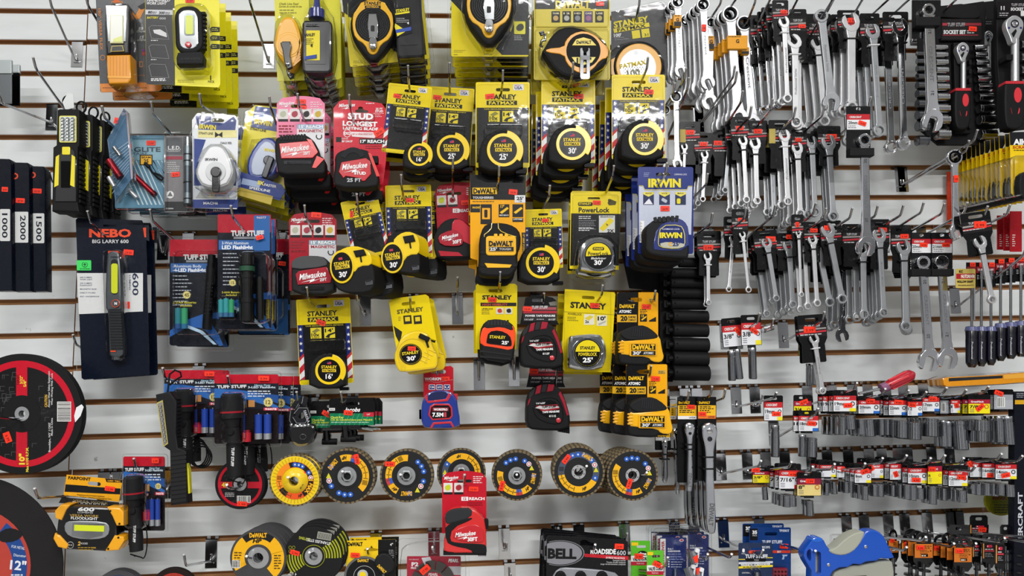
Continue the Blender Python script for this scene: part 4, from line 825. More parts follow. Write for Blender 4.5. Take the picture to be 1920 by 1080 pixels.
# bottom red 30ft
t = Th('carded_tape_measure', 'bright red 30ft tape on a red card, lowest of the tape measures', 'tape measure', 870, 960, .21)
milw_card(t, 829, 883, 912, 1000, red='#bf1a2c:g', hole=(871, 902), pics=2, magnetic=False)
with t.part('card_print') as p: p.flat(rr(865, 931.5, 878, 939), .9, '#ececec'); p.text('12', 871.5, 935, 4.8, 1.2, '#b51a2e', bold=.05); p.text('REACH', 894, 935, 5.2, 1, '#f2f2f2', w=29, bold=.07); p.lines(876, 942, 910, 2, 4, 1.5, .9, '#7a101c'); p.sticker(888, 917, '19.99', 18, 9, 2, 1.4)
with t.part('tape_case', label='red case with black trim') as p:
    p.prism(sm([(834, 968), (842, 958), (858, 953), (886, 953), (902, 964), (911, 980), (913, 1036), (908, 1040), (832, 1040), (832, 1012), (838, 1005), (835, 984)], 1), 44, 40, '#d32a2a:p', bev=4)
    p.prism(sm([(834, 966), (842, 957), (858, 953), (886, 953), (884, 971), (850, 980), (836, 984)], 1), 45.4, 6, '#3d4043:r', bev=2)
    p.prism(sm([(834, 982), (884, 970), (886, 974), (848, 990), (843, 1014), (856, 1018), (900, 1020), (912, 1022), (913, 1039), (888, 1039), (882, 1030), (850, 1024), (836, 1016)], 1), 45.6, 4, '#1d1e20:r', bev=1); p.prism(rr(831, 1035, 912, 1041, 1), 44, 40, '#18181a:r'); p.prism(rr(909, 974, 916, 992, 2), 36, 14, '#18181a:r', bev=1)
    for i in range(6): p.prism(rr(897+i*2.6, 1040, 898.4+i*2.6, 1043), 40, 20, '#141415:r')
with t.part('red_face') as p: p.prism(sm([(851, 994), (886, 982), (906, 990), (908, 1014), (900, 1018), (850, 1012)], 1), 47, 3, '#c4222b:p', bev=1); milw(p, 872, 1001, 38, 48, rot=-7); p.text('30FT', 886, 1011, 7, 48, '#f4f4f4', w=19, rot=-3, bold=.07)
H(.25, (871, 890), 'bright red 30ft tape at the bottom')
# ------------------------------------------------ black and yellow tough tape
t = Th('carded_tape_measure', "black 25' tape with yellow face on a black and amber card", 'tape measure', 932, 430, .17, 'amber tough tape cards')
with t.part('backing_card') as p:
    p.prism([(881, 328), (985, 327), (985, 440), (986, 478), (958, 500), (895, 500), (895, 488), (882, 484)], 0, 1.2, '#f6ad0e:g', holes=[slot(933, 342, 26, 7)])
    p.flat([(881, 328), (985, 327), (985, 375), (882, 374)], .3, '#1b1c1f:g'); p.flat(rr(916, 335, 950, 349), .1, K) if 0 else None
    p.flat(rr(886, 352, 932, 364), .6, '#f3c013'); p.text('DeWALT', 909, 358, 9, .9, K, w=43, bold=.09); p.text('TOUGHSERIES', 906, 370.5, 4, .7, '#d9d9d9', w=39, bold=.06); p.lines(886, 377, 936, 1, 2, 1.4, .7, '#7a5a08')
    p.flat(rr(965, 366, 985, 380), .7, '#e2e4e6'); p.text("25'", 975, 372, 5.6, 1, '#23262c', w=13, bold=.07); p.text('7.5M', 975, 377.5, 2.4, 1, '#23262c'); p.flat(rr(882, 383, 900, 398), .6, '#1b1c1f'); p.text('REMOVABLE', 895, 385.5, 3, .9, '#eee', w=19, bold=.04) if 0 else p.text('MAGNET', 894, 389, 3.6, .9, '#f3c013', w=16, bold=.05)
    p.flat(rr(901, 383, 922, 420), .7, '#1b1c1f'); p.flat(rr(904, 390, 919, 417), .8, '#f6ad0e'); p.flat(rr(908, 393, 914, 408, 2), 1, '#141416'); p.flat(rr(904, 411, 919, 420), 1, '#141416')
    for x0 in (935, 961): p.flat(rr(x0, 383, x0+20, 407), .7, '#1b1c1f'); p.flat([(x0+2, 398), (x0+16, 388), (x0+19, 391), (x0+6, 401)], .9, '#f3c013')
    p.text("17'", 942, 387, 5, 1, '#f3c013', bold=.06); p.text('MAX REACH', 945, 403.5, 2.6, 1, '#f0f0f0', w=17, bold=.04); p.flat(rr(961, 409, 981, 416), .7, '#1b1c1f'); p.text('LIFETIME', 971, 411, 2.4, .9, '#f0f0f0', w=17, bold=.04)
    p.flat([(978, 436), (985, 436), (986, 478), (980, 480)], .4, '#1b1c1f'); p.text("17' GRIP POINT", 982, 456, 3, .9, '#f3c013', w=34, rot=90, bold=.05); p.sticker(962, 360, '24.99', 16, 10, 6, 1.4)
with t.part('tape_case', label='black rubber case') as p:
    p.prism(sm([(906, 424), (918, 418), (944, 417), (966, 424), (977, 438), (976, 464), (970, 476), (972, 500), (960, 516), (950, 519), (906, 518), (895, 510), (898, 492), (899, 478), (899, 446)], 1), 48, 42, '#1d1e21:r', bev=5)
    for x0, s_ in ((922, -1), (934, 1)): p.tube([(x0, 419, 47), (x0+3*s_*.2, 428, 49), (x0+s_*6, 434, 49.4), (x0+s_*(14 if s_ < 0 else 20), 440, 49.2), (x0+s_*(14 if s_ < 0 else 34), 444, 48.6)], .0009, '#e7c94e:p', 6)
    for yy in (470, 494): p.prism(rr(900, yy, 970, yy+7, 3), 49, 4, '#232427:r', bev=1.5)
with t.part('yellow_face') as p:
    p.prism(rr(911, 442, 968, 479, 6), 51, 4, '#f3b916:p', bev=2)
    for i in range(3): p.prism(rr(926+i*10, 438, 936+i*10-3, 445, 2), 51.6, 4, '#f3b916:p', bev=1)
    p.prism([(908, 493), (960, 496), (956, 502), (914, 502)], 50, 4, '#f3b916:p', bev=1); p.prism(rr(915, 448, 964, 472, 3), 52, 1, '#e9b01a:p'); p.text('DeWALT', 939, 456.5, 9, 53, '#191614', w=45, bold=.1); p.prism(rr(917, 463, 963, 471), 52.6, .6, '#191614'); p.text("25'", 925, 467, 5.6, 53.4, '#dcdcdc', w=14, bold=.07); p.text('TOUGH', 947, 467, 4, 53.4, '#bcbcbc', w=22, bold=.05)
stack(t, 1, .06, "black 25' tough tape on an amber card", 'amber tough tape cards', jx=-.002, drop=.012)
H(.25, (936, 312), 'amber tough tape cards')
# ------------------------------------------------ chrome 30' tape on a yellow card
def chrome_tape(t, poly, cx, cy, R, ry, top, mid, num, dd=44):
    with t.part('tape_case', label='chrome case') as p:
        p.prism(sm(poly, 1), dd, 38, '#c3c5c8:c', bev=6); p.prism(arc(cx, cy, R*1.04, R*1.2, 0, 359.9, 36), dd+1, 3, '#9a9da0:c', bev=1)
    with t.part('face') as p:
        p.prism(circ(cx, cy, R, 36, ry), dd+1.5, 2, '#141416:g'); p.prism(circ(cx, cy, R*.93, 36, ry*.93), dd+1.9, 1, '#e9d21c:g') if mid == 'POWERLOCK' else None
        n = 14; a0, a1 = (190, 350)
        if mid == 'POWERLOCK':
            p.prism([(cx-R*.92, cy-ry*.1), (cx+R*.92, cy-ry*.1)]+[(cx+R*.92*math.cos(math.radians(a)), cy+ry*.92*math.sin(math.radians(a))) for a in range(8, 180, 12)], dd+2.3, .5, '#141416:g')
            p.text(top, cx, cy-ry*.38, R*.22, dd+2.4, K, w=R*1.15, bold=.06); p.text(mid, cx, cy+ry*.08, R*.24, dd+2.8, '#e9d21c', w=R*1.4, bold=.05); p.text(num, cx, cy+ry*.5, R*.34, dd+2.8, '#f4f4f4', w=R*.75, bold=.07)
        else:
            p.prism([(cx+R*.92*math.cos(math.radians(a)), cy+ry*.92*math.sin(math.radians(a))) for a in range(176, 366, 10)], dd+2.3, .5, '#e9d21c:g')
            p.prism(rr(cx-R*.42, cy-ry*.62, cx+R*.42, cy-ry*.38, R*.1), dd+2.7, .3, K); p.text(top, cx, cy-ry*.5, R*.15, dd+3, '#e9d21c', w=R*.7, bold=.05); p.text(mid, cx, cy-ry*.15, R*.27, dd+2.9, K, w=R*1.5, bold=.03)
            p.text('BladeArmor', cx, cy+ry*.2, R*.16, dd+2.3, '#e0e0e0', w=R*1.1, shear=.3, bold=.03); p.text(num, cx, cy+ry*.52, R*.33, dd+2.3, '#f4f4f4', w=R*.62, bold=.07)
t = Th('carded_tape_measure', "chrome 30' tape on a yellow and black card", 'tape measure', 1118, 430, .14, 'yellow cards of chrome 30-foot tapes')
with t.part('backing_card') as p:
    p.prism([(1073, 358), (1163, 359), (1165, 363), (1160, 506), (1068, 504), (1070, 362)], 0, 1.2, Y, holes=[rr(1102, 370, 1125, 375, 2)]); p.flat([(1071, 400), (1164, 401), (1160, 498), (1069, 498)], .3, '#1b1b1d:g')
    p.prism(rr(1084, 379, 1111, 386, 2), .6, .4, K); p.text('STANLEY', 1097, 382, 3.8, .9, '#efd60a', w=23, bold=.05); p.text('PowerLock', 1114, 393.5, 9, .6, K, w=58, bold=.05); p.flat([(1139, 380), (1146, 374), (1156, 378), (1154, 384), (1142, 385)], .6, '#4a4410'); p.flat(rr(1140, 373, 1146, 379, 2), .6, '#4a4410')
    p.lines(1085, 405, 1112, 2, 3.6, 1.6, .6, '#d8d8d8'); p.lines(1085, 413, 1118, 6, 3.2, 1, .6, '#9a9aa0'); p.lines(1085, 427, 1116, 2, 4, 1.6, .6, '#d8d8d8'); p.flat(rr(1123, 404, 1153, 436), .5, '#d8d8d4'); p.flat(rotp(rr(1118, 415, 1158, 427), -45, 1138, 421), .7, '#e9d21c') if 0 else p.flat([(1124, 428), (1143, 408), (1151, 414), (1131, 434)], .7, '#e9d21c'); p.text('6', 1138, 421, 5, .9, K, rot=-45); p.text('2X', 1145, 433, 6, .9, '#2a2a2a', w=13, bold=.07); p.text('BladeArmor', 1138, 406, 3.4, .9, '#222', w=25, shear=.3)
    p.sticker(1119, 380, '21.99', 15, 8, 2, 1.4)
chrome_tape(t, [(1086, 480), (1090, 458), (1102, 447), (1124, 443), (1143, 448), (1155, 462), (1156, 490), (1154, 512), (1090, 508), (1086, 500)], 1122, 479, 25.5, 25.5, 'STANLEY', 'PowerLock', "30'")
with t.part('clear_cover') as p: p.prism(rr(1074, 364, 1160, 500, 4), 5, 4, 'clear', bev=2, back=False); p.prism(sm([(1086, 440), (1160, 440), (1162, 522), (1074, 522), (1078, 480)], 1), 14, 14, 'clear', bev=3, back=False)
stack(t, 1, .055, "chrome 30' tape on a yellow and black card", 'yellow cards of chrome 30-foot tapes', jx=.004, drop=.004)
H(.23, (1151, 311), "chrome 30' tape on a yellow card")
# ------------------------------------------------ blue tape
t = Th('carded_tape_measure', "dark blue 25' tape on a blue and silver card", 'tape measure', 1248, 400, .21, 'blue and silver tape cards')
with t.part('backing_card') as p:
    p.prism(rr(1196, 313, 1300, 476, 4), 0, 1.2, '#1f2f7a:g', holes=[rr(1230, 324, 1257, 331, 2)]); p.prism([(1198, 348), (1206, 348), (1208, 355), (1288, 355), (1290, 349), (1298, 349), (1296, 440), (1198, 440)], .5, .4, '#c3c9da:g')
    for a, b in (((1198, 348), (1206, 349)), ((1206, 349), (1209, 356)), ((1209, 356), (1288, 356)), ((1288, 356), (1291, 349)), ((1291, 349), (1298, 349))): p.tube([(*a, 1), (*b, 1)], .0006, '#ead91f', 5)
    p.text('IRWIN', 1246, 343, 15, .8, '#ead91f', w=61, bold=.1); p.text('COMMAND LOCK', 1276, 327, 3, .8, '#d8dcec', w=24); p.lines(1207, 324, 1220, 3, 3, .9, .8, '#aab4d8')
    for i, s_ in enumerate(('REACH', 'HOOK', 'MAG')): x0 = 1206+i*30; p.flat(rr(x0, 360, x0+20, 384), .9, '#1f2a52'); p.flat([(x0, 360), (x0+20, 360), (x0+20, 364), (x0+10, 369), (x0, 364)], 1.1, '#e3d65a'); p.text(s_, x0+10, 362.5, 2.6, 1.3, K, w=11); p.flat(([(x0+1, 383), (x0+11, 372), (x0+18, 383)], rotp(rr(x0+4, 373, x0+15, 379, 2), 30, x0+10, 376), rr(x0+3, 372, x0+10, 382, 2))[i], 1.2, ('#e8e8f0', '#b8bcc8', '#ead91f')[i])
    p.flat(rr(1199, 414, 1208, 455, 1), 1, '#f0f0f0')
    for i in range(14): p.flat(rr(1199, 416+i*2.7, 1202+(i % 2)*1.5, 416.8+i*2.7), 1.2, '#444')
    p.sticker(1247, 391, '24.99', 17, 10, 0, 1.6)
with t.part('tape_case', label='dark rubber case') as p:
    p.prism(sm([(1211, 428), (1220, 416), (1236, 408), (1262, 405), (1280, 412), (1290, 424), (1293, 450), (1293, 482), (1284, 485), (1226, 480), (1210, 470), (1212, 448)], 1), 48, 42, '#26262a:r', bev=5); p.prism(sm([(1270, 408), (1284, 414), (1292, 428), (1293, 470), (1228, 470), (1224, 462), (1232, 424), (1262, 410)], 1), 49.4, 5, '#1d2c74:p', bev=2)
    for i in range(6): p.prism(rotp(rr(1226+i*8, 407-i*.6, 1232+i*8, 416, 1), -12+i*4, 1229+i*8, 411), 50, 3, '#38383c:r')
with t.part('face') as p:
    o = sm([(1239, 422), (1276, 421), (1284, 434), (1285, 462), (1268, 467), (1236, 464), (1233, 452)], 1); p.prism(o, 51.6, 2, '#e3d65a:p'); p.prism(inset(o, 1.2), 52, 2, '#1a2768:g'); p.prism(inset(sm([(1236, 452), (1285, 454), (1285, 464), (1268, 467), (1238, 465)], 1), 1.4), 52.3, 1, '#b9b9a8:g')
    p.text('IRWIN', 1258, 441, 9.5, 53, '#ead91f', w=42, bold=.1); p.text('COMMAND LOCK', 1258, 429.5, 3, 53, '#d8dcec', w=33); p.text("25'", 1268, 457.5, 7, 53, '#1a2768', w=14, bold=.06); p.text('C', 1257, 457.5, 6.5, 53, '#e8a820', bold=.12)
stack(t, 2, .05, "dark blue 25' tape on a blue and silver card", 'blue and silver tape cards', jx=-.003, drop=.006)
H(.29, (1251, 306), "dark blue 25' tape on a blue card")
# ------------------------------------------------ all yellow 30'
t = Th('carded_tape_measure', "all-yellow 30' tape on a tilted yellow card", 'tape measure', 780, 610, .10)
with t.part('backing_card') as p:
    p.prism([(729, 565), (735, 560), (798, 552), (804, 556), (824, 668), (800, 690), (760, 690), (744, 660)], 0, 1.2, Y, holes=[rotp(slot(766, 569, 26, 6), -7, 766, 569)]); p.flat([(738, 611), (754, 622), (750, 645), (742, 630)], .4, '#2a2a20')
    p.text('STANLEY', 769, 582, 7.4, .7, '#5a521a', w=50, rot=-7, bold=.07)
    for x0 in (756, 775): p.flat(rotp(rr(x0, 592, x0+15, 608), -5, x0, 592), .6, '#35321a'); p.flat(rotp(rr(x0+3, 595, x0+12, 603), -5, x0, 592), .8, '#e6cd20')
    p.lines(747, 594, 752, 3, 3, 1, .6, '#6a621a')
with t.part('tape_case', label='yellow case') as p:
    o = [(745, 648), (752, 632), (768, 622), (784, 619), (800, 624), (808, 636), (812, 652), (822, 668), (820, 690), (806, 693), (752, 699), (743, 690), (738, 668)]
    p.prism(sm(o, 1), 42, 38, '#f3d013:p', bev=5)
    for a, b in ((750, 812), (744, 816)): p.prism([(a+2, 678), (a+6, 676), (a+12, 688), (a+9, 694)], 43, 3, '#e8c40e:p')
    for i in range(4): p.prism(rotp(rr(800-i*3, 655+i*8, 816-i*2, 658+i*8, 1), 24, 806, 660), 43, 3, '#e3bf0c:p', bev=1)
    p.prism(arc(774, 663, 27, 30, 150, 400, 18), 43, 3, '#e8c40e:p', bev=1)
with t.part('lock_switch') as p: p.prism(rotp(rr(785, 628, 806, 637, 2), 24, 795, 632), 50, 10, '#1d1d1f:r', bev=2); p.prism(rotp(rr(799, 638, 803, 652, 1), -18, 801, 645), 43.6, 3, '#26262a:r')
with t.part('face') as p:
    p.prism(circ(770, 664, 21, 32, 19.5), 44, 2, '#141416:g'); p.prism(circ(770, 664, 19.4, 32, 18), 44.4, 2, '#c9ac20'); p.prism(circ(770, 664, 18.9, 32, 17.5), 44.8, 2, '#141416:g'); p.text('STANLEY', 769.5, 661.5, 5.4, 45.4, '#e8cf25', w=32, rot=-7, bold=.06); p.text("30'", 771, 672, 7.8, 45.4, '#f3f3f3', w=17, rot=-6, bold=.07)
with t.part('price_sticker') as p: p._st(772, 653.5, '13.99', 15, 8, 2, 46)
stack(t, 1, .05, "all-yellow 30' tape on a tilted yellow card", None, jx=.012, drop=.004, rot=-3)
H(.13, (769, 558), "all-yellow 30' tape card")
# ------------------------------------------------ orange hi-vis 25'
t = Th('carded_tape_measure', "orange and black 25' tape on a yellow high visibility card", 'tape measure', 930, 600, .15, 'orange tapes on high visibility cards')
with t.part('backing_card') as p:
    p.prism([(895, 532), (966, 532), (970, 536), (969, 655), (892, 655), (892, 536)], 0, 1.2, Y, holes=[rotp(slot(929, 545, 26, 6), 0, 929, 545)]); p.text('STANLEY', 932, 557.5, 7.4, .7, K, w=56, bold=.08); p.flat(rr(901, 567.5, 968, 574), .5, '#231c1c'); p.text('HIGH VISIBILITY', 928, 571, 4, .8, '#c8503a', w=47, bold=.04); p.text('LEVERLOCK', 914, 579, 3, .7, K, w=21, bold=.03); p.lines(903, 582, 923, 3, 3, 1, .7, '#6a621a')
    for i in range(2): p.flat(rr(930+i*17, 577, 944+i*17, 589), .7, '#d9d5c4'); p.flat(sm([(932+i*17, 580), (940+i*17, 578), (942+i*17, 586), (934+i*17, 587)], 1), .9, ('#c43a24', '#2a2a2a')[i])
    p.sticker(923, 562, '18.99', 16, 9, 3, 1.6)
with t.part('tape_case', label='orange and black case') as p:
    p.prism(sm([(901, 618), (908, 604), (922, 598), (944, 599), (960, 606), (967, 618), (966, 650), (962, 682), (902, 672), (900, 650)], 1), 44, 38, '#1c1c1e:r', bev=5); p.prism(sm([(900, 630), (906, 612), (916, 616), (960, 608), (967, 620), (966, 642), (960, 658), (930, 652), (901, 648)], 1), 45.4, 6, '#ff4a16:p', bev=2); p.prism(sm([(908, 614), (909, 604), (922, 599), (944, 600), (960, 608), (964, 622), (940, 613), (914, 616)], 1), 46, 5, '#2b2c2e:r', bev=2)
    for i in range(7): p.prism(rr(914+i*6, 600, 918+i*6, 610, 1), 47, 2, '#3a3b3d:r')
    for i in range(2): p.prism([(900, 656+i*10), (958, 664+i*8), (958, 667+i*8), (900, 660+i*10)], 45, 2, '#2c2d30:r')
with t.part('face') as p: p.prism(sm([(912, 640), (916, 622), (936, 619), (956, 628), (960, 644), (958, 650), (930, 646), (913, 644)], 1), 47.4, 2, '#141416:g'); p.text('STANLEY', 933, 632, 5.4, 48, '#e8cf25', w=30, rot=3, bold=.05); p.text("25'", 947, 642.5, 6, 48, '#f3f3f3', w=13, rot=5, bold=.07)
stack(t, 1, .056, "orange and black 25' tape on a high visibility card", 'orange tapes on high visibility cards', jx=-.002, drop=.006)
H(.22, (938, 510), "orange and black 25' tape card")
# ------------------------------------------------ black and red tapes
def red_black(label, x, y, d, num, sz, n=0, hk=None, hl='', dark=1):
    t = Th('carded_tape_measure', label, 'tape measure', x, y, d, None, o=(0, 0))
    with t.part('backing_card') as p:
        p.prism(sm([(-1, -50), (14, -62), (58, -62), (72, -50)], 1)[1:-1]+[(73, -8), (0, -8)], 0, 1.2, '#1c1c1f:g', holes=[slot(34, -54, 24, 6)]); p.flat(rr(6, -44, 69, -15), .4, '#3a3436'); p.flat(rr(7, -41, 68, -36), .6, '#a34a52'); p.flat(rr(6, -34, 69, -29.5), .6, '#b02434')
        p.text('TUFF STUFF', 37, -41, 5, .9, '#c8c8c8', w=30, bold=.07); p.text('POWER TAPE MEASURE', 38, -25, 3.6, .8, '#f0f0f0', w=56, bold=.07); p.text(sz, 17, -18, 2.8, .8, '#e8e8e8', w=17, bold=.04); p.text(num, 60, -18, 3, .8, '#e8e8e8', w=13, bold=.05); p.lines(31, -19, 48, 1, 3, 1.4, .8, '#bbb')
        p.sticker(14, -38, '14.99', 17, 9, 3, 1.4)
    with t.part('tape_case', label='black rubber case with red ribs') as p:
        p.prism(sm([(0, 24), (6, 2), (18, -10), (50, -13), (66, -4), (78, 30), (83, 52), (80, 74), (14, 73), (0, 66)], 1), 44, 38, '#1b1b1e:r', bev=5)
        for q in ([(20, -10), (29, -13), (26, 3), (16, 6)], [(41, -14), (53, -13), (50, -1), (38, 1)], [(64, -1), (72, 16), (80, 44), (76, 46), (68, 22), (60, 4)], [(4, 16), (9, 10), (6, 22), (2, 28)]): p.prism(q, 45.4, 6, '#9c1c30:r', bev=1.5)
        for q in ([(30, -13), (40, -14), (37, 1), (27, 3)], [(6, 2), (18, -9), (14, 7), (4, 16)]): p.prism(q, 46, 6, '#3a3a3d:r', bev=1.5)
        p.tube([(a+0., b, 45) for a, b in sm([(12, 30), (24, 14), (52, 10), (66, 24), (70, 50), (62, 62), (36, 58), (18, 48)], 1)+[(12, 30)]], .0008, '#0d0d0e:r', 6)
        p.lathe([(4.4, 0), (4.4, 2), (2, 3), (0, 3.2)], 60, 54, 45, '#c2303a:p', n=16)
        for i in range(6): p.prism(rr(61+i*3.6, 66, 63+i*3.6, 76+i*.6), 38, 24, '#161618:r')
    with t.part('face') as p:
        p.prism(sm([(16, 28), (28, 18), (52, 16), (62, 30), (60, 46), (44, 50), (26, 42)], 1), 45.6, 1, '#121214:g'); p.prism([(17, 27), (58, 24), (62, 33), (30, 38)], 46.4, .4, '#9c2a34:g'); p.prism([(16, 31), (24, 27), (60, 28), (62, 30), (34, 34)], 46.7, .3, '#cfcac8:g'); p.text(sz, 27, 22, 3, 46.4, '#e8e8e8', w=17, rot=-3, bold=.05); p.text('TUFF STUFF', 42, 28.5, 4.6, 47.2, '#2b2023', w=27, rot=-2, bold=.08); p.text('TAPE MEASURE', 46, 38, 3.4, 47, '#f0f0f0', w=32, rot=-3, bold=.08); p.text(num, 49, 46, 3.6, 46.4, '#e8e8e8', w=13, bold=.07)
    if hk: hook(*hk, label='peg hook holding the '+hl)
    return t
red_black("black and red 33' tape below the power tape measure card", 975, 617, .14, '61137', "1¼'x33'", hk=(1020, 550, .16), hl='upper black and red tape')
red_black("black and red 25' tape, lower of the two black and red ones", 987, 734, .07, '61115', "1¼'x25'", hk=(1044, 692, .12), hl='lower black and red tape')
# ------------------------------------------------ chrome 25'
t = Th('carded_tape_measure', "chrome 25' tape on an all-yellow card", 'tape measure', 1100, 610, .12, 'all-yellow cards of chrome tapes')
with t.part('backing_card') as p:
    p.prism([(1059, 542), (1152, 548), (1154, 552), (1145, 698), (1060, 697), (1052, 690)], 0, 1.2, Y, holes=[rotp(slot(1103, 558, 24, 6), 3, 1103, 558)]); p.text('STANLEY', 1103, 573, 10.5, .7, K, w=67, rot=3, bold=.08); p.text('POWERLOCK', 1078, 589, 4, .7, '#5a5212', w=26, rot=3, bold=.02); p.lines(1064, 594, 1086, 3, 3, 1, .7, '#5a5212', 2)
    p.flat(rr(1095, 589, 1115, 609), .6, '#e8e4d2'); p.flat([(1096, 597), (1106, 591), (1113, 594), (1104, 601)], .8, '#e0cc40'); p.text('2x', 1101, 603, 5, .9, K, bold=.06); p.flat(rr(1119, 591, 1138, 611), .6, '#e8e4d2'); p.text("10'", 1128, 597, 7, .9, K, w=15, bold=.08); p.flat([(1121, 607), (1136, 601), (1136, 604), (1123, 610)], .8, '#b8b8a8'); p.tube([(1054, 584, 1), (1152, 590, 1)], .0003, '#8a8010', 4); p.sticker(1115, 573, '16.99', 17, 9, 3, 1.6)
chrome_tape(t, [(1068, 634), (1072, 628), (1124, 625), (1132, 634), (1138, 652), (1137, 675), (1128, 694), (1068, 692), (1066, 680)], 1102, 662, 25, 26, 'STANLEY', 'POWERLOCK', "25'")
with t.part('clear_cover') as p: p.prism(rr(1058, 546, 1146, 692, 4), 5, 4, 'clear', bev=2, back=False)
stack(t, 1, .055, "chrome 25' tape on an all-yellow card", 'all-yellow cards of chrome tapes', jx=-.008, drop=.004)
H(.18, (1130, 535), "chrome 25' tape on an all-yellow card")
# ------------------------------------------------ black and amber compact tapes
def atomic(label, x, y, d, n=0, hk=None, hl='', grp=None, jx=-.018):
    t = Th('carded_tape_measure', label, 'tape measure', x, y, d, grp, o=(0, 0))
    with t.part('backing_card') as p:
        p.prism(rr(-1, 0, 76, 120, 3), 0, 1.2, '#f4ad10:g', holes=[slot(32, 14, 28, 7)]); p.flat([(-1, 3), (2, 0), (39, 0), (38, 120), (-1, 120)], .3, '#1a1b1e:g', holes=[[(37.9, 10), (37.9, 18), (24, 17.5), (18.5, 14), (24, 10.5)]])
        p.text('DeWALT', 18, 26, 6.6, .8, '#f3c013', w=29, bold=.1); p.text('ATOMIC', 14, 36, 5, .8, '#f0f0f0', w=23, bold=.09, shear=.1); p.flat(rr(-1, 42, 36, 56), .6, '#eab318'); p.text('20', 12, 49, 8.5, .9, '#1c1a14', w=13, bold=.1); p.text('% MORE', 27, 46.5, 3.6, .9, '#1c1a14', w=14, bold=.07); p.text('COMPACT', 27, 52, 3.2, .9, '#1c1a14', w=15, bold=.06)
        p.flat(rr(59, 11, 73, 18), .6, '#c9a64a'); p.lines(60, 13, 72, 2, 2.6, 1.2, .8, '#3a3010'); p.lines(42, 32, 56, 3, 3, 1.2, .6, '#3a3010'); p.flat(rr(42, 41, 55, 55), .6, '#1a1b1e'); p.text('13', 47, 44.5, 4, .9, '#f3c013', bold=.06); p.flat([(44, 51), (54, 44), (54, 47), (46, 53)], .8, '#f3c013'); p.flat([(59, 53), (72, 46), (72, 55), (59, 55)], .6, '#1a1b1e')
        p.sticker(54, 27, '17.99', 17, 9, 2, 1.6)
    with t.part('tape_case', label='black rubber and amber case') as p:
        p.prism(sm([(4, 82), (8, 72), (30, 63), (50, 62), (72, 74), (80, 90), (84, 126), (78, 134), (60, 132), (58, 138), (8, 136), (2, 128), (2, 100)], 1), 44, 40, '#1e1f21:r', bev=5)
        p.prism(sm([(5, 88), (16, 92), (70, 84), (80, 82), (84, 108), (88, 122), (82, 132), (64, 130), (58, 122), (20, 118), (3, 116)], 1), 45.8, 40, '#f2b40f:p', bev=3)
        for i in range(4): p.prism(rr(2, 92+i*6, 12, 95.5+i*6, 1), 47, 6, '#e3a20a:p', bev=1)
        p.prism(sm([(4, 78), (12, 70), (34, 62), (52, 62), (70, 74), (78, 84), (66, 88), (30, 90), (14, 88)], 1), 47.4, 8, '#26272a:r', bev=2)
        for i in range(6): p.prism(rotp(rr(28+i*4, 64+abs(i-2.5), 30+i*4, 84, 1), 6, 40, 74), 48.6, 2, '#34353a:r')
    with t.part('face') as p: p.prism(rr(22, 94, 74, 120, 3), 48, 2, '#f0ae10:p', bev=.6); p.prism(rr(26, 97, 71, 108), 48.8, .4, '#181612'); p.text('DeWALT', 48.5, 102.5, 8.6, 49.6, '#f3c013', w=42, bold=.1); p.prism(rr(26, 110, 71, 118), 48.8, .4, '#181612'); p.text("30'", 36, 114, 6, 49.6, '#e0e0e0', w=15, bold=.07); p.text('ATOMIC', 58, 114, 4.4, 49.6, '#d0d0d0', w=19, bold=.07)
    if n: stack(t, n, .056, label, grp, jx=jx, drop=-.001)
    if hk: hook(*hk, label='peg hook holding the '+hl)
    return t
atomic("black and amber compact 30' tape right of the chrome 25' tape", 1158, 548, .13, 1, (1229, 545, .17), 'upper black and amber compact tape', 'upper compact amber tapes', -.006)
atomic("black and amber compact 30' tape, frontmost of the lower trio", 1175, 683, .17, 2, (1221, 686, .19), 'lower black and amber compact tapes', 'lower compact amber tapes')
# ------------------------------------------------ blue and red metric tape
t = Th('carded_tape_measure', 'blue and red metric tape on a small red card', 'tape measure', 830, 740, .08)
with t.part('backing_card') as p:
    p.prism([(794, 694), (800, 691), (845, 686), (850, 690), (850, 745), (794, 745)], 0, 1.2, '#c01a2a:g', holes=[slot(822, 697, 28, 7)]); p.text('WORKPRO', 816, 710.5, 5, .7, '#f2f2f2', w=40, bold=.07); p.tube([(797, 714, 1), (820, 717, 1), (849, 712, 1)], .0004, '#e8b0b4', 4)
    for i, s_ in enumerate(('7.5M', 'AUTO', 'U')): p.flat(rr(804+i*14, 721, 816+i*14, 731, 1.5), .6, '#e8e8ee'); p.flat(rr(805+i*14, 722, 815+i*14, 730, 1), .8, '#24357c'); p.text(s_, 810+i*14, 726, 3.4, 1, '#f4f4f4', w=8, bold=.06)
    p.sticker(835, 710, '11.99', 16, 8, 0, 1.4)
with t.part('tape_case', label='blue case with red trim') as p:
    p.prism(sm([(794, 745), (806, 734), (826, 731), (842, 733), (856, 744), (860, 770), (863, 784), (862, 803), (798, 804), (790, 794), (789, 765)], 1), 42, 38, '#21378e:p', bev=5)
    for q in ([(796, 746), (802, 738), (802, 752), (836, 748), (842, 736), (846, 740), (840, 752), (802, 756)], [(806, 802), (812, 792), (846, 790), (852, 800), (848, 801), (844, 794), (814, 796), (810, 803)]): p.prism(q, 43.4, 3, '#c82a3a:p', bev=.8)
    p.prism(sm([(802, 752), (804, 738), (824, 733), (840, 736), (836, 748)], 1), 43, 3, '#1c2350:r', bev=1.5); p.prism(rr(850, 738, 858, 750, 1), 34, 20, '#c02838:r'); p.prism(rr(786, 768, 792, 786, 1), 30, 16, '#151517:c')
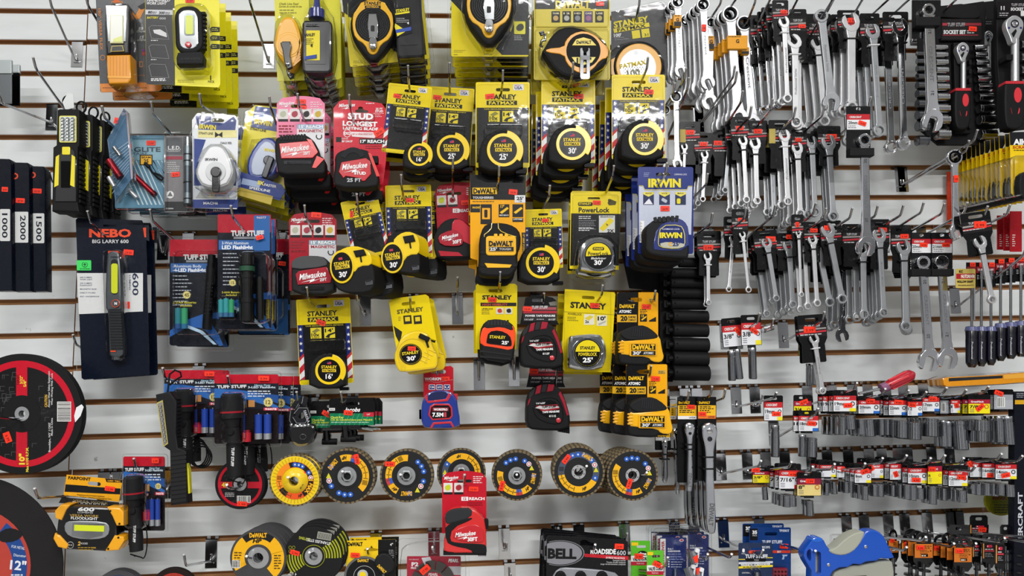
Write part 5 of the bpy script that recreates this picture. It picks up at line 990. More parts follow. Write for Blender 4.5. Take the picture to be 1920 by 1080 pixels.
with t.part('face') as p:
    o = [(806, 762), (814, 757), (842, 757), (848, 764), (849, 780), (844, 786), (810, 788), (803, 778)]; p.prism(o, 44, 3, '#d02c38:p', bev=1); p.prism(inset(o, 3), 45, 1, '#1a1b20:g'); p.flat(rr(811, 764, 841, 771), 45.6, '#8a2330'); p.text('WORKPRO', 826, 767.7, 4, 45.9, '#f0f0f0', w=26, bold=.08); p.text('7.5M', 821, 777.5, 7, 45.7, '#f0f0f0', w=21, bold=.09); p.flat(rr(833, 773, 837, 782), 45.7, '#c83a4a')
H(.09, (820, 690), 'small red card with blue metric tape')
# ------------------------------------------------ rail of black impact sockets
t = Th('impact_socket_rail', 'black rail of deep black impact sockets lying in a column', 'socket set', 1250, 600, .05)
with t.part('rail') as p:
    p.prism([(1238, 440), (1262, 440), (1262, 716), (1246, 716), (1236, 690)], 4, 14, '#19191b:r', bev=2); p.prism([(1165, 470), (1240, 470), (1242, 545), (1235, 720), (1228, 716), (1222, 545), (1180, 540)], -6, 3, '#17171a:r')
ys = [493, 516, 539, 549+0, 567+0, 592, 619, 646, 674, 700]
ys = [(489, 1255, 1320, 9), (512, 1256, 1320, 9.5), (530.5, 1258, 1322, 9.5), (549, 1257, 1322, 10), (567.5, 1258, 1323, 10), (593, 1262, 1326, 11), (618, 1262, 1327, 12), (646, 1261, 1327, 13), (673, 1262, 1327, 13.5), (700, 1261, 1329, 14)]
ys = [(492, 1272, 1320, 9)]+[(y, a, b, r) for y, a, b, r in ((512, 1256, 1320, 9.5), (531, 1256, 1320, 9.5), (550, 1256, 1322, 10), (570, 1257, 1323, 10.3), (593, 1261, 1327, 11), (619, 1261, 1327, 12), (646, 1261, 1328, 12.6), (672, 1261, 1327, 13.4), (699, 1261, 1329, 14))]
for y, a, b, r in ys:
    with t.part('impact_socket') as p:
        p.cyl((a+1, y, 22), (b-1, y+1, 22), r, '#1c1d1f:r', 20); p.cyl((a, y, 22), (a+1.5, y, 22), r-1.5, '#1c1d1f:r', 20, r2=r); p.cyl((b-1.5, y+1, 22), (b, y+1, 22), r, '#1c1d1f:r', 20, r2=r-1.2); p.cyl((a-8, y, 22), (a, y, 22), r*.45, '#101011:r', 10); p.lathe([(1.4, 0), (1.4, .4), (0, .4)], a+9, y-2, 22+r*t.mm+.1, '#050505:m', n=8)
        p.prism(rr(a-12, y-r*.6, a-5, y+r*.6, 1), 24, 12, '#141415:r')
# ------------------------------------------------ slim flashlight on the large navy card
t = Th('flashlight_card', 'slim COB flashlight on a tall navy card with green and white panels', 'flashlight', 212, 560, .10)
with t.part('backing_card') as p:
    p.prism([(142, 412), (145, 409), (266, 413), (268, 417), (274, 450), (280, 700), (277, 703), (158, 712), (153, 709)], 0, 1.4, '#18233a:g', holes=[rr(193, 421, 219, 425, 2)])
    p.flat([(270, 421), (279, 421), (280, 452), (273, 450)], -1, '#18233a'); p.flat([(268, 427), (274, 427), (274, 445), (271, 445)], .2, '#f2502a')
    p.text('NEBO', 206.5, 437, 14.5, .6, '#f2502a', w=79, bold=.07); p.text('BIG LARRY 600', 207, 452.5, 6.6, .6, '#e8e8ea', w=68, bold=.02)
    p.prism(rr(144, 488, 171, 507, 1.5), .8, .3, '#49e06a:g'); p.tube([(159+5*math.cos(a), 496+5*math.sin(a), 1.2) for a in [math.radians(k) for k in range(-60, 260, 20)]], .0005, '#1d5a30', 5); p.flat([(160, 491), (156, 497), (159, 497), (157, 501), (162, 495), (159.5, 495)], 1.2, '#1d5a30'); p.text('RECHARGEABLE', 159.5, 504, 2.4, 1.2, '#1d5a30', w=19)
    p.flat([(144, 512), (268, 512), (268, 584), (148, 589)], .4, '#d9dbda:g')
    for i, (a, b) in enumerate((('600 LUMEN', 'WORK LIGHT'), ('220 LUMEN', 'FLASHLIGHT'), ('MAGNETIC BASE', ''), ('DIRECT-TO-RED', ''), ('IPX7 - WATERPROOF', ''))):
        y = (520, 531, 542, 549, 556)[i]; p.text(a, 150, y, 2.5, .7, '#4a5066', w=(22, 22, 31, 29, 36)[i], al='l'); p.text(b, 150, y+4, 2.5, .7, '#4a5066', w=23, al='l') if b else None
    p.text('600', 254, 533, 11, .8, '#222c48', w=42, rot=90, bold=.03); p.text('LUMENS', 243.5, 530, 3.6, .8, '#5a6078', w=28, rot=90); p.sticker(241, 473, '59.99', 19, 10, 5, 1.4); p.sticker(238, 572, '59.99', 13, 11, 90, 1.4)
with t.part('flashlight', label='grey ribbed body with yellow lamp strip') as p:
    p.prism(sm([(199, 478), (206, 470), (218, 470), (225, 478), (228, 575), (224, 585), (232, 650), (230, 670), (204, 671), (204, 650), (202, 585), (196, 575)], 1), 24, 20, '#5a5e62:s', bev=4)
    p.prism(rr(202, 470, 222, 476, 2), 22, 12, '#d9482a:p', bev=1); p.text('NEBO', 216, 482, 3, 24.4, '#2a2c2e', w=17, bold=.05); p.prism(rr(208, 486, 221, 552, 6), 25, 2, '#33363a:p'); p.prism(rr(208.5, 494, 220.5, 550, 4), 26, 1.5, '#d6df2a:p')
    p.prism([(204, 579), (226, 579), (230, 656), (208, 657)], 25, 2, '#333538:r', bev=1)
    for i in range(14): p.prism(rr(204+i*.3, 582+i*5.2, 227+i*.3, 585+i*5.2, 1), 26, 2, '#3d3f42:r')
    p.lathe([(8, 0), (8, 1.5), (7, 2), (6.9, 1.2), (0, 1.2)], 217, 569, 26, '#c2502e:p', n=24); p.lathe([(6.2, 0), (6.2, 1.8), (0, 2)], 217, 569, 26, '#4a4d52:p', n=20); p.text('N', 217, 569, 4.5, 28.6, '#e8e8e8', bold=.1); p.prism(rr(207, 657, 217, 660), 26, 1, '#e2502c:p'); p.cyl((220, 659, 12), (220, 675, 12), 10, '#9a9da0:c', 18)
with t.part('clear_blister') as p: p.prism(sm([(190, 474), (196, 467), (222, 467), (229, 474), (232, 580), (234, 655), (234, 676), (200, 678), (197, 655), (194, 580)], 1), 28, 27, 'clear', bev=4, back=False)
stack(t, 1, .03, 'slim COB flashlight on a tall navy card', None, jx=.008, drop=0)
H(.19, (164, 396), 'tall navy card with a slim flashlight'); hook(137, 628, .1, 'short peg hook peeking left of the tall navy card')
hook(281, 393, .24, 'peg hook holding the aluminum four-lamp flashlight blister')
# ------------------------------------------------ large blister cards
def starburst(p, cx, cy, r, t='12', dd=1):
    p.flat([(cx+(r if i % 2 else r*.78)*math.cos(i*PI/16), cy+(r if i % 2 else r*.78)*math.sin(i*PI/16)) for i in range(32)], dd, '#e8d98a'); p.text(t, cx, cy, r*.8, dd+.3, '#7a6a20', bold=.06)
def battery(t, x, y0, y1, r, col, col2, dd=12):
    with t.part('battery') as p:
        p.cyl((x, y0+2, dd), (x, y1, dd), r, col, 16); p.cyl((x, y1-(y1-y0)*.22, dd), (x, y1+.5, dd), r*1.03, col2, 16); p.cyl((x, y0, dd), (x, y0+2.5, dd), r*.45, '#c8cacd:c', 10)
def blister(label, x0, y0, x1, y1, d, title, rot=0, dome=None, grp=None, top='#b3152a:g', sub=None, sub2=None):
    t = Th('flashlight_pack', label, 'flashlight pack', x0, y0, d, grp, o=(x0, y0), rot=rot)
    with t.part('backing_card') as p:
        p.prism(rr(x0, y0, x1, y1, 5), 0, 1.2, '#121b2e:g'); w = x1-x0; h = y1-y0
        p.flat(rr(x0, y0, x1, y0+h*.16, 3), .3, top); p.text('TUFF STUFF', x0+w*.56, y0+h*.165, h*.045, .8, '#dedede', w=w*.62, bold=.1); p.flat(rr(x0+w*.3, y0+h*.195, x0+w*.82, y0+h*.215), .6, '#8a8c92')
        # blue planet rim
        q = [(x0+w*a, y0+h*b) for a, b in ((0, .86), (.3, .76), (.62, .70), (1, .68), (1, .74), (.7, .75), (.9, .9), (.98, 1), (.9, 1), (.62, .84), (.35, .82), (0, .92))]; p.flat(q, .5, '#1f5fae'); p.flat([(x0+w*a, y0+h*b) for a, b in ((.3, .80), (.6, .86), (.86, .99), (.80, .99), (.55, .88), (.3, .83))], .7, '#bcd8ef')
        if sub:
            p.flat(rr(x0+2, y0+h*.225, x0+w*.72, y0+h*.31), .5, '#2c63a8'); p.text(sub, x0+w*.08, y0+h*.25, h*.026, .8, '#e8eef4', w=w*.5, al='l', bold=.02); p.text(sub2, x0+w*.08, y0+h*.288, h*.032, .8, '#ffffff', w=w*.58, al='l', bold=.06)
            p.lines(x0+w*.1, y0+h*.34, x0+w*.42, 9, h*.034, 1.6, .8, '#c3c8d0')
    return t
t = blister('aluminum body four-lamp flashlight in a blister, behind the 3-watt one', 318, 449, 421, 648, .13, '', sub='Aluminum Body', sub2='4-LED Flashlight', grp='aluminum flashlight blisters')
with t.part('card_print') as p: starburst(p, 350, 553, 8, '45'); p.text('2-AA Batteries', 349, 567, 4, .9, '#d8cc3a', w=38, bold=.04); p.text('Included', 349, 573, 3.6, .9, '#d8cc3a', w=22, bold=.04)
battery(t, 334, 576, 616, 6, '#2b7a86:p', '#274f86:p'); battery(t, 346, 576, 616, 6, '#3a9a6a:p', '#2b6a90:p')
with t.part('flashlight', label='black knurled barrel') as p:
    p.cyl((397, 478, 16), (396, 500, 16), 7.5, '#1c1d20:s', 18); p.cyl((396, 500, 16), (388, 618, 16), 9, '#1b1c1f:s', 18)
    for i in range(9):
        for j in range(3): p.lathe([(1, 0), (1, .3), (0, .3)], 390+j*4.5-i*.7, 532+i*7, 16+8.9*t.mm, '#4a4c50:c', n=6)
with t.part('clear_blister') as p: p.prism(rr(313, 444, 429, 656, 9), 6, 5, 'clear', bev=3, back=False); p.prism(rr(322, 468, 412, 628, 12), 30, 26, 'clear', bev=5, back=False)
stack(t, 1, .04, 'aluminum body four-lamp flashlight blister', 'aluminum flashlight blisters', jx=.002)
t = blister('3-watt aluminum flashlight with batteries in a large clear blister', 408, 402, 508, 616, .17, '', sub='3-Watt Aluminum', sub2='LED Flashlight', grp='3-watt flashlight blisters')
with t.part('card_print') as p: p.text('96077', 490, 408, 4, .9, '#f0d0d4', w=18); p.text('3-AAA Batteries', 434, 548, 3.8, .9, '#d8cc3a', w=36, bold=.03); p.text('Included', 434, 553, 3.4, .9, '#d8cc3a', w=20, bold=.03); p.flat(rr(476, 404, 506, 470, 2), .45, '#2463a8'); starburst(p, 436, 530, 7, '15'); p.sticker(487, 445, '12.99', 14, 8, -15, 8)
battery(t, 414, 560, 594, 5, '#3a9aa0:p', '#3a6a90:p'); battery(t, 424, 558, 594, 5, '#3a9aa0:p', '#3a6a90:p'); battery(t, 434, 560, 594, 5, '#3aa06a:p', '#3a6a90:p')
with t.part('flashlight', label='black barrel with green ring') as p:
    x = 463
    for y0, y1, r in ((476, 498, 14), (498, 516, 11), (516, 522, 15), (522, 534, 13), (534, 560, 12), (560, 568, 16), (568, 590, 13.5), (590, 602, 14)): p.cyl((x, y0, 20), (x, y1, 20), r, '#141517:p', 24)
    p.cyl((x, 500, 20), (x, 509, 20), 14.6, '#26523a:p', 24)
    p.cyl((487, 520, 14), (488, 600, 14), 7, '#16171a:p', 16)
with t.part('clear_blister') as p: p.prism(rr(405, 400, 510, 618, 8), 6, 5, 'clear', bev=3, back=False); p.prism(rr(446, 470, 500, 606, 12), 40, 36, 'clear', bev=7, back=False); p.prism(rr(408, 554, 442, 600, 6), 22, 20, 'clear', bev=4, back=False)
stack(t, 1, .045, '3-watt aluminum flashlight blister', '3-watt flashlight blisters', jx=.002)
H(.27, (433, 386), '3-watt aluminum flashlight blister')
t = blister('blue flashlight blister hanging low behind the 3-watt one', 446, 448, 544, 628, .07, '', top='#9a1428:g')
with t.part('card_print') as p: p.sticker(529, 494, '9.99', 14, 8, 6, 2); p.flat(rr(448, 560, 540, 626), .9, '#14477a')
with t.part('flashlight') as p: p.cyl((508, 512, 12), (508, 580, 12), 10, '#131416:p', 18); p.cyl((492, 560, 12), (492, 596, 12), 13, '#131416:p', 18)
with t.part('clear_blister') as p: p.prism(rr(440, 444, 548, 634, 8), 6, 5, 'clear', bev=3, back=False); p.prism(rr(470, 500, 530, 600, 12), 30, 26, 'clear', bev=7, back=False)
hook(517, 410, .07, 'short peg hook behind the blue flashlight blister')
hook(295, 428, .04, 'empty steel bracket right of the tall navy card', kz=7)
# ------------------------------------------------ heavy duty rubber flashlights
def heavy(label, x0, y0, x1, y1, d, fx, fy, k, n=0, grp=None, cord=True, jx=0, drop=0):
    t = Th('flashlight_pack', label, 'flashlight pack', x0, y0, d, grp, o=(x0, y0)); w = x1-x0; h = y1-y0
    with t.part('backing_card') as p:
        p.prism(rr(x0, y0, x1, y1, 4), 0, 1.2, '#2a1c1f:g'); p.flat(rr(x0, y0, x1, y0+h*.13, 3), .3, '#c2182c:g'); p.flat(rr(x0, y0+h*.13, x1, y0+h*.5), .35, '#141d33')
        p.flat([(x0, y0+h*.2), (x0+w*.5, y0+h*.24), (x1, y0+h*.46), (x1, y0+h*.50), (x0+w*.4, y0+h*.33), (x0, y0+h*.34)], .5, '#2a6ab8'); p.flat([(x0+w*.2, y0+h*.2), (x1, y0+h*.30), (x1, y0+h*.42)], .45, '#1d4f96')
        p.text('TUFF STUFF', x0+w*.27, y0+h*.175, h*.042, .9, '#e4e4e4', w=w*.46, rot=-1, bold=.1); p.text('Heavy Duty', x0+w*.75, y0+h*.155, h*.025, .9, '#bfe0f2', w=w*.25, shear=.2, bold=.03); p.text('3-LED Flashlight', x0+w*.74, y0+h*.185, h*.028, .9, '#d8e8f2', w=w*.43, bold=.06)
        p.lines(x0+w*.52, y0+h*.235, x0+w*.92, 3, h*.035, h*.016, .9, '#d8e0ea'); starburst(p, x0+w*.84, y0+h*.40, w*.08, '12'); p.flat(rr(x0+w*.53, y0+h*.37, x0+w*.63, y0+h*.47), .8, '#c98a4a'); p.flat(rr(x0+w*.77, y0+h*.48, x1-1, y0+h*.52), .9, '#e03a50'); p.text('96078', x0+w*.88, y0+h*.5, h*.028, 1.1, '#f8f0f0', w=w*.18, bold=.06)
        p.sticker(x0+w*.77, y0+h*.055, '5.99', w*.17, h*.07, 1, 8)
    battery(t, x0+w*.69, y0+h*.56, y0+h*.93, w*.06, '#1f3f9a:p', '#b9bcc2:s'); battery(t, x0+w*.83, y0+h*.56, y0+h*.93, w*.06, '#1f3f9a:p', '#b9bcc2:s')
    with t.part('flashlight', label='black rubber body with a red band') as p:
        c = '#26272a:r'; D = 20*k
        p.cyl((fx, fy, D), (fx, fy+4*k, D), 16*k, c, 24, r2=18*k); p.cyl((fx, fy+4*k, D), (fx, fy+30*k, D), 18*k, c, 24); p.cyl((fx, fy+30*k, D), (fx, fy+33*k, D), 18.7*k, '#a31c2a:r', 24); p.cyl((fx, fy+33*k, D), (fx, fy+42*k, D), 18*k, c, 24); p.cyl((fx, fy+42*k, D), (fx+2*k, fy+58*k, D), 15*k, c, 24, r2=10*k)
        p.cyl((fx+2*k, fy+58*k, D), (fx+5*k, fy+118*k, D), 11*k, c, 20, r2=13*k); p.cyl((fx+5*k, fy+118*k, D), (fx+6*k, fy+140*k, D), 13*k, c, 20, r2=12*k); p.text('TUFF STUFF', fx+2*k, fy+108*k, 4.6*k, D+13.2*k*t.mm, '#d8d8d8', w=32*k, rot=92, bold=.08)
        p.lathe([(6*k, 0), (6*k, 3), (4*k, 5), (0, 5)], fx-1*k, fy+66*k, D+10*k*t.mm, '#18191b:r', n=16)
    with t.part('spare_bulb_holder', label='red plastic holder') as p: p.cyl((fx+26*k, fy+66*k, 12), (fx+26*k, fy+82*k, 12), 7.5*k, '#b81a2a:p', 14); p.cyl((fx+26*k, fy+62*k, 12), (fx+26*k, fy+66*k, 12), 6*k, '#8a1420:p', 14)
    if cord:
        with t.part('wrist_cord') as p: p.tube([(fx+(18+8*math.cos(a))*k, fy+(120+34*math.sin(a))*k, D-4) for a in [math.radians(q) for q in range(-90, 110, 18)]]+[(fx-6*k, fy+146*k, D+6), (fx+4*k, fy+150*k, D)], .0013, '#101011:r', 6)
    with t.part('clear_blister') as p:
        p.prism(rr(x0-3, y0-5, x1+5, y1+6, 7), 6, 5, 'clear', bev=3, back=False); p.prism(rr(fx-20*k, fy-3, fx+21*k, min(y1, fy+100*k), 10), D+24*k, 20, 'clear', bev=6, back=False)
    if n: stack(t, n, .05, short(label, 11), grp, jx=jx, drop=drop)
    return t
heavy('heavy duty flashlight blister hanging low above the black cutting discs', 231, 856, 309, 995, .17, 250, 893, 1.0); H(.185, (251, 860), 'heavy duty flashlight blister at the bottom left')
heavy('heavy duty flashlight blister, front one above the small cutting wheel', 402, 702, 522, 832, .17, 434, 738, 1.1, 2, 'heavy duty flashlight blisters', jx=.014, drop=.002); H(.185, (427, 705), 'front heavy duty flashlight blister')
heavy('heavy duty flashlight blister right of the long black work light', 308, 694, 418, 820, .13, 344, 730, 1.0, 1, None, cord=False)
# coiled black cable under them
t = Th('coiled_cable', 'thin black cable coiled under the heavy duty flashlights', 'cable', 375, 850, .12, single=True)
with t.part('coil') as p:
    for i in range(4): p.tube([(370+i*3+18*math.cos(a), 848+i*3+(26-i*2)*math.sin(a), i*4) for a in [math.radians(q) for q in range(0, 361, 15)]], .0017, '#101012:r', 6)
# long black work light
t = Th('led_work_light', 'long black LED work light with a yellow stripe, hung on a cord', 'work light', 325, 840, .20)
with t.part('housing') as p:
    p.prism([(291, 740), (318, 734), (331, 752), (330, 812), (334, 840), (347, 844), (352, 944), (320, 948), (318, 845), (305, 836)], 30, 30, '#222326:r', bev=3)
    for i in range(12): p.prism(rr(323, 748+i*7, 333, 751+i*7, 1), 26, 20, '#0d0d0e:m')
    for i in range(12): p.prism([(320, 850+i*8), (349, 846+i*8), (349, 852+i*8), (320, 856+i*8)], 31, 3, '#2c2d30:r')
with t.part('lamp_window') as p:
    p.prism([(294, 755), (305, 750), (315, 832), (306, 838)], 31, 2, '#b8ad5a:p'); p.prism([(296, 757), (304, 753), (313, 830), (307, 835)], 31.6, 2, '#a7a29c:s')
    for i in range(9): p.lathe([(2.8, 0), (2.4, 1), (0, 1.4)], 300+i*1.15, 762+i*8, 34, '#d8d8d4:c', n=10)
with t.part('side_stripe', label='yellow stripe') as p: p.prism([(347, 860), (354, 880), (356, 925), (349, 926)], 24, 14, '#e3dc26:p'); p.text('TUFF STUFF', 349, 822, 4, 31, '#b8b8b8', w=24, rot=84, bold=.06) if 0 else None
with t.part('hanging_cord') as p: p.tube([(314, 738, 20), (316, 722, 18), (318, 702, 14), (328, 694, 12), (338, 698, 10), (340, 706, 8), (330, 712, 8), (318, 722, 14)], .002, '#101011:r', 7)
H(.23, (305, 690), 'long black work light on a cord')
# ------------------------------------------------ camping floodlight
t = Th('floodlight', 'black and amber floodlight hung under its amber card', 'floodlight', 168, 960, .17)
with t.part('backing_card', label='amber and black folded card') as p:
    p.prism([(125, 890), (230, 900), (223, 941), (119, 928)], 0, 1.4, '#eda81c:g', holes=[rotp(slot(177, 907, 24, 7), 5, 177, 907)]); p.flat([(123, 908), (163, 911), (166, 912), (226, 916), (225, 927), (121, 922)], .4, '#1a1a1b'); p.flat([(197, 897), (230, 900), (229, 905), (200, 904)], .5, '#1a1a1b'); p.text('FARPOINT', 149, 897, 5.6, .8, '#3a2a10', w=42, rot=4, bold=.06); p.text('LED TEC', 214, 902, 2.8, .9, '#eda81c', w=24, rot=4, bold=.05)
    p.text('Weatherproof and Impact Resistant', 170, 929, 2.4, .8, '#3a2a10', w=52, rot=4); p.text('Indoor, Outdoor, Camping and Emergency Uses', 173, 933, 2.4, .8, '#3a2a10', w=72, rot=4); p.prism([(116, 932), (223, 942), (222, 950), (110, 943)], 8, 1, '#3a3935:g'); p.text('VERSA WORK', 170, 941, 3.8, 8.6, '#8a7a5a', w=66, rot=5); p.text('FLOODLIGHT', 167, 944.5, 4.4, 8.8, '#c8c4b8', w=62, rot=5)
    p.sticker(206, 916.5, '12.99', 19, 9, 8, 1.6)
with t.part('housing', label='black octagonal body') as p:
    p.prism([(124, 948), (206, 952), (218, 972), (220, 1012), (196, 1034), (124, 1030), (104, 1006), (108, 975)], 40, 36, '#1b1b1c:p', bev=4); p.text('600', 161, 955, 6.6, 40.6, '#d8d8d8', w=31, rot=2, bold=.09, shear=.2); p.text('LUMENS', 160, 961, 3, 40.6, '#b8b8b8', w=29, rot=2); p.text('VERSA WORK', 158, 967, 4.6, 40.6, '#b09048', w=55, rot=2, bold=.02); p.text('FLOODLIGHT', 158, 972, 4.8, 40.6, '#e8e8e8', w=50, rot=2, bold=.03)
    p.tube([(132+6*math.cos(a), 1022+6*math.sin(a), 40.6) for a in [math.radians(q) for q in range(0, 361, 24)]], .0004, '#c8c8c8', 4); p.text('TRY ME', 132, 1022, 2.4, 40.6, '#c8c8c8', w=7); p.text('2', 148, 1019, 7, 40.6, '#d8a838', bold=.08, shear=.2); p.text('MODES', 157, 1019, 3.2, 40.6, '#b8b8b8', w=15, bold=.03); p.lines(146, 1026, 184, 2, 4, 1.5, 40.6, '#a8882e'); p.text('3 AA', 176, 1027, 3, 40.6, '#c8a040')
with t.part('corner_guard', label='amber corner guard') as p: p.prism([(113, 946), (133, 946), (124, 956), (115, 976), (103, 972), (102, 958)], 43, 40, '#f0a81c:p', bev=3)
with t.part('corner_guard', label='amber corner guard') as p: p.prism([(200, 951), (224, 952), (232, 960), (232, 986), (218, 986), (210, 968)], 43, 40, '#f0a81c:p', bev=3); p.lathe([(2, 0), (2, .6), (0, .6)], 207, 958, 43, '#1a1a1a', n=8); p.lathe([(2, 0), (2, .6), (0, .6)], 224, 982, 43, '#1a1a1a', n=8)
with t.part('corner_guard', label='amber corner guard') as p: p.prism([(102, 1000), (112, 1004), (128, 1022), (124, 1030), (108, 1026), (99, 1010)], 43, 40, '#f0a81c:p', bev=3)
with t.part('corner_guard', label='amber corner guard') as p: p.prism([(214, 1004), (232, 1006), (233, 1014), (222, 1032), (196, 1034), (208, 1014)], 43, 40, '#f0a81c:p', bev=3); p.lathe([(2, 0), (2, .6), (0, .6)], 222, 1008, 43, '#1a1a1a', n=8); p.lathe([(2, 0), (2, .6), (0, .6)], 203, 1029, 43, '#1a1a1a', n=8)
with t.part('lamp_window') as p: p.prism(sm([(120, 982), (132, 976), (196, 978), (206, 988), (202, 1006), (180, 1012), (140, 1010), (122, 1000)], 1), 42, 3, '#a9acae:s', bev=1); p.prism([(136, 980), (196, 982), (192, 1004), (166, 1010), (134, 1004)], 43, 2, '#d8dadc:c'); p.prism(rotp(rr(139, 985, 195, 996), 2, 167, 990), 44, 2, '#d6e22a:p')
hook(65, 916, .30, 'long peg hook through the amber floodlight card', kz=None)
# ------------------------------------------------ discs
def wheel(label, cx, cy, R, d, art, n=0, step=.006, grp=None, jx=0, jz=0, rim='#1c1c1e:r', th=3, bore=.1, name='cutting_disc', cat='cutting disc', tilt=(0, 0)):
    t = Th(name, label, cat, cx, cy, d, grp, o=(0, 0), tilt=tilt)
    with t.part('abrasive_disc') as p: p.prism(circ(0, 0, R, 72), 0, th, rim, bev=.8, holes=[circ(0, 0, R*bore, 24)])
    with t.part('paper_label') as p: art(p, R)
    with t.part('metal_ring') as p: p.prism(circ(0, 0, R*bore*2, 32), 1.2, 1.4, '#b4b6b8:s', holes=[circ(0, 0, R*bore*.95, 24)])
    if n: stack(t, n, step, short(label, 12), grp, jx=jx, drop=-jz)
    return t
def art_red(p, R, bar=True):
    k = R/105
    p.flat(circ(0, 0, R*.885, 64), .3, '#c4172c:g', holes=[circ(0, 0, R*.3, 32)])
    p.flat(circ(0, 0, R*.78, 64), .6, '#2a2a2b:g', holes=[circ(0, 0, R*.29, 32)])
    if bar: p.flat(rr(-R*.095, -R*.8, R*.09, -R*.27), 1, '#c4172c:g'); p.flat(rr(-R*.095, R*.27, R*.09, R*.8), 1, '#c4172c:g')
    r = random.Random(3)
    for i in range(70):
        a = r.uniform(0, 6.28); q = r.uniform(R*.36, R*.74); x, y = q*math.cos(a), q*math.sin(a)
        if abs(x) < R*.15 or (20*k < x < 88*k and -62*k < y < 80*k and i % 3): continue
        s_ = R*.05; p.flat([(x, y), (x+s_*1.6, y), (x+s_*1.6, y+.8*k), (x+.8*k, y+.8*k), (x+.8*k, y+s_*1.4), (x, y+s_*1.4)], .8, '#4c4c4d')
    p.flat(circ(0, 0, R*.31, 32), 1.1, '#1b1b1c:r', holes=[circ(0, 0, R*.1, 20)])
def red_print(p, k):
    p.text('10"', 0, 77*k, 9*k, 1.1, '#e9d23a', w=19*k, rot=-90, bold=.08); p.text('Max 6100 R.P.M.', 9*k, 78*k, 4.6*k, 1.1, '#e9d23a', w=42*k, rot=-90, bold=.04); p.text('3/32"', 0-1*k, -58*k, 4.6*k, 1.1, '#e9d23a', w=14*k, rot=-90, bold=.05); p.text('5/8"', 5*k, -52*k, 4.6*k, 1.1, '#e9d23a', w=12*k, rot=-90, bold=.05); p.text('TARGET', -7*k, -58*k, 3.4*k, 1.1, '#3a1014', w=18*k, rot=-90, bold=.04)
    p.text('CAUTION', 41*k, -22*k, 4.4*k, 1.1, '#d8a838', w=21*k, rot=-90, bold=.06); p.text('Always Wear Safety Equipment', 46*k, -42*k, 3.2*k, 1.1, '#d8d8d8', w=62*k, rot=-90, bold=.02); p.text('When Working With Tools', 51*k, -42*k, 3.2*k, 1.1, '#d8d8d8', w=54*k, rot=-90, bold=.02)
    p.text('Brooklyn, NY 11207', 47*k, 40*k, 3.4*k, 1.1, '#d8d8d8', w=50*k, rot=-90, bold=.03); p.text('Made in China', 51*k, 22*k, 3.2*k, 1.1, '#d8d8d8', w=30*k, rot=-90, bold=.02); p.bars(61*k, -20*k, 83*k, 12*k, 1.2, horiz=True)
t = wheel('black 10 inch cutting disc with a red ring, front of its stack', 41, 776, 113, .19, art_red, 3, .006, 'ten inch discs at the left edge', bore=.06)
with t.part('disc_print') as p:
    for q in p.th.root.children: pass
    red_print(p, 1.1)
    p.sticker(-27, 44, '6.99', 20, 13, 70, 1.6); p.flat([(102, -12), (112, -18), (116, -13), (110, 4), (100, 16), (98, 4)], 1.4, '#e8e8ea')
hook(-62, 771, .37, 'peg hook through the ten inch discs', up=.006)
def art_12(p, R):
    p.flat(circ(0, 0, R*.64, 48), .4, '#b5443a:m', holes=[circ(0, 0, R*.1, 20)]); p.flat(arc(0, 0, R*.44, R*.6, -52, 50, 24), .7, '#24488a:g')
    p.text('12"', R*.5, R*.0, R*.1, 1, '#e0e4ea', w=R*.18, rot=6, bold=.05); p.text('FOR METAL', R*.50, -R*.2, R*.03, 1, '#d0d8e4', w=R*.15, rot=10); p.text('Diameter', R*.52, -R*.11, R*.03, 1, '#d0d8e4', w=R*.14, rot=6)
    p.flat(sm([(R*.28, -R*.36), (R*.38, -R*.42), (R*.5, -R*.40), (R*.56, -R*.34), (R*.48, -R*.27), (R*.34, -R*.25), (R*.26, -R*.3)], 1), 1, '#2d2e32'); p.lines(R*.42, R*.1, R*.58, 3, R*.035, R*.015, 1, '#d0d8e4')
t = wheel('large dark grey 12 inch cutting disc in the bottom left corner', -50, 1060, 168, .16, art_12, 0, rim='#3d3b3c:m')
def art_45(p, R):
    art_red(p, R, False); p.flat(rr(-R*.87, -R*.1, -R*.3, R*.16), 1, '#c4172c'); p.flat(rr(R*.3, -R*.1, R*.87, R*.16), 1, '#c4172c'); p.text('4½', -R*.58, R*.02, R*.17, 1.3, '#e9d23a', w=R*.3, bold=.08); p.text('HEAVY DUTY', 0, -R*.62, R*.1, 1.2, '#c8303c', w=R*.8, rot=-3, bold=.05); p.text('Reinforced Cut-Off Wheel', 0, -R*.48, R*.07, 1.2, '#d8d8d8', w=R*.95, rot=-4, bold=.03); p.bars(-R*.1, R*.48, R*.4, R*.72, 1.3); p.sticker(4, R*.78, '1.99', 19, 9, 4, 1.8); p.lines(-R*.6, R*.34, -R*.2, 3, 3, 1.2, 1.2, '#c8c8c8')
wheel('small black cutting wheel with a red ring, under the hanging flashlight', 450, 908, 47, .14, art_45, 2, .005, 'small red-ringed cutting wheels', jx=.001, bore=.13)
hook(425, 909, .24, 'peg hook through the small red-ringed cutting wheel', up=.008)
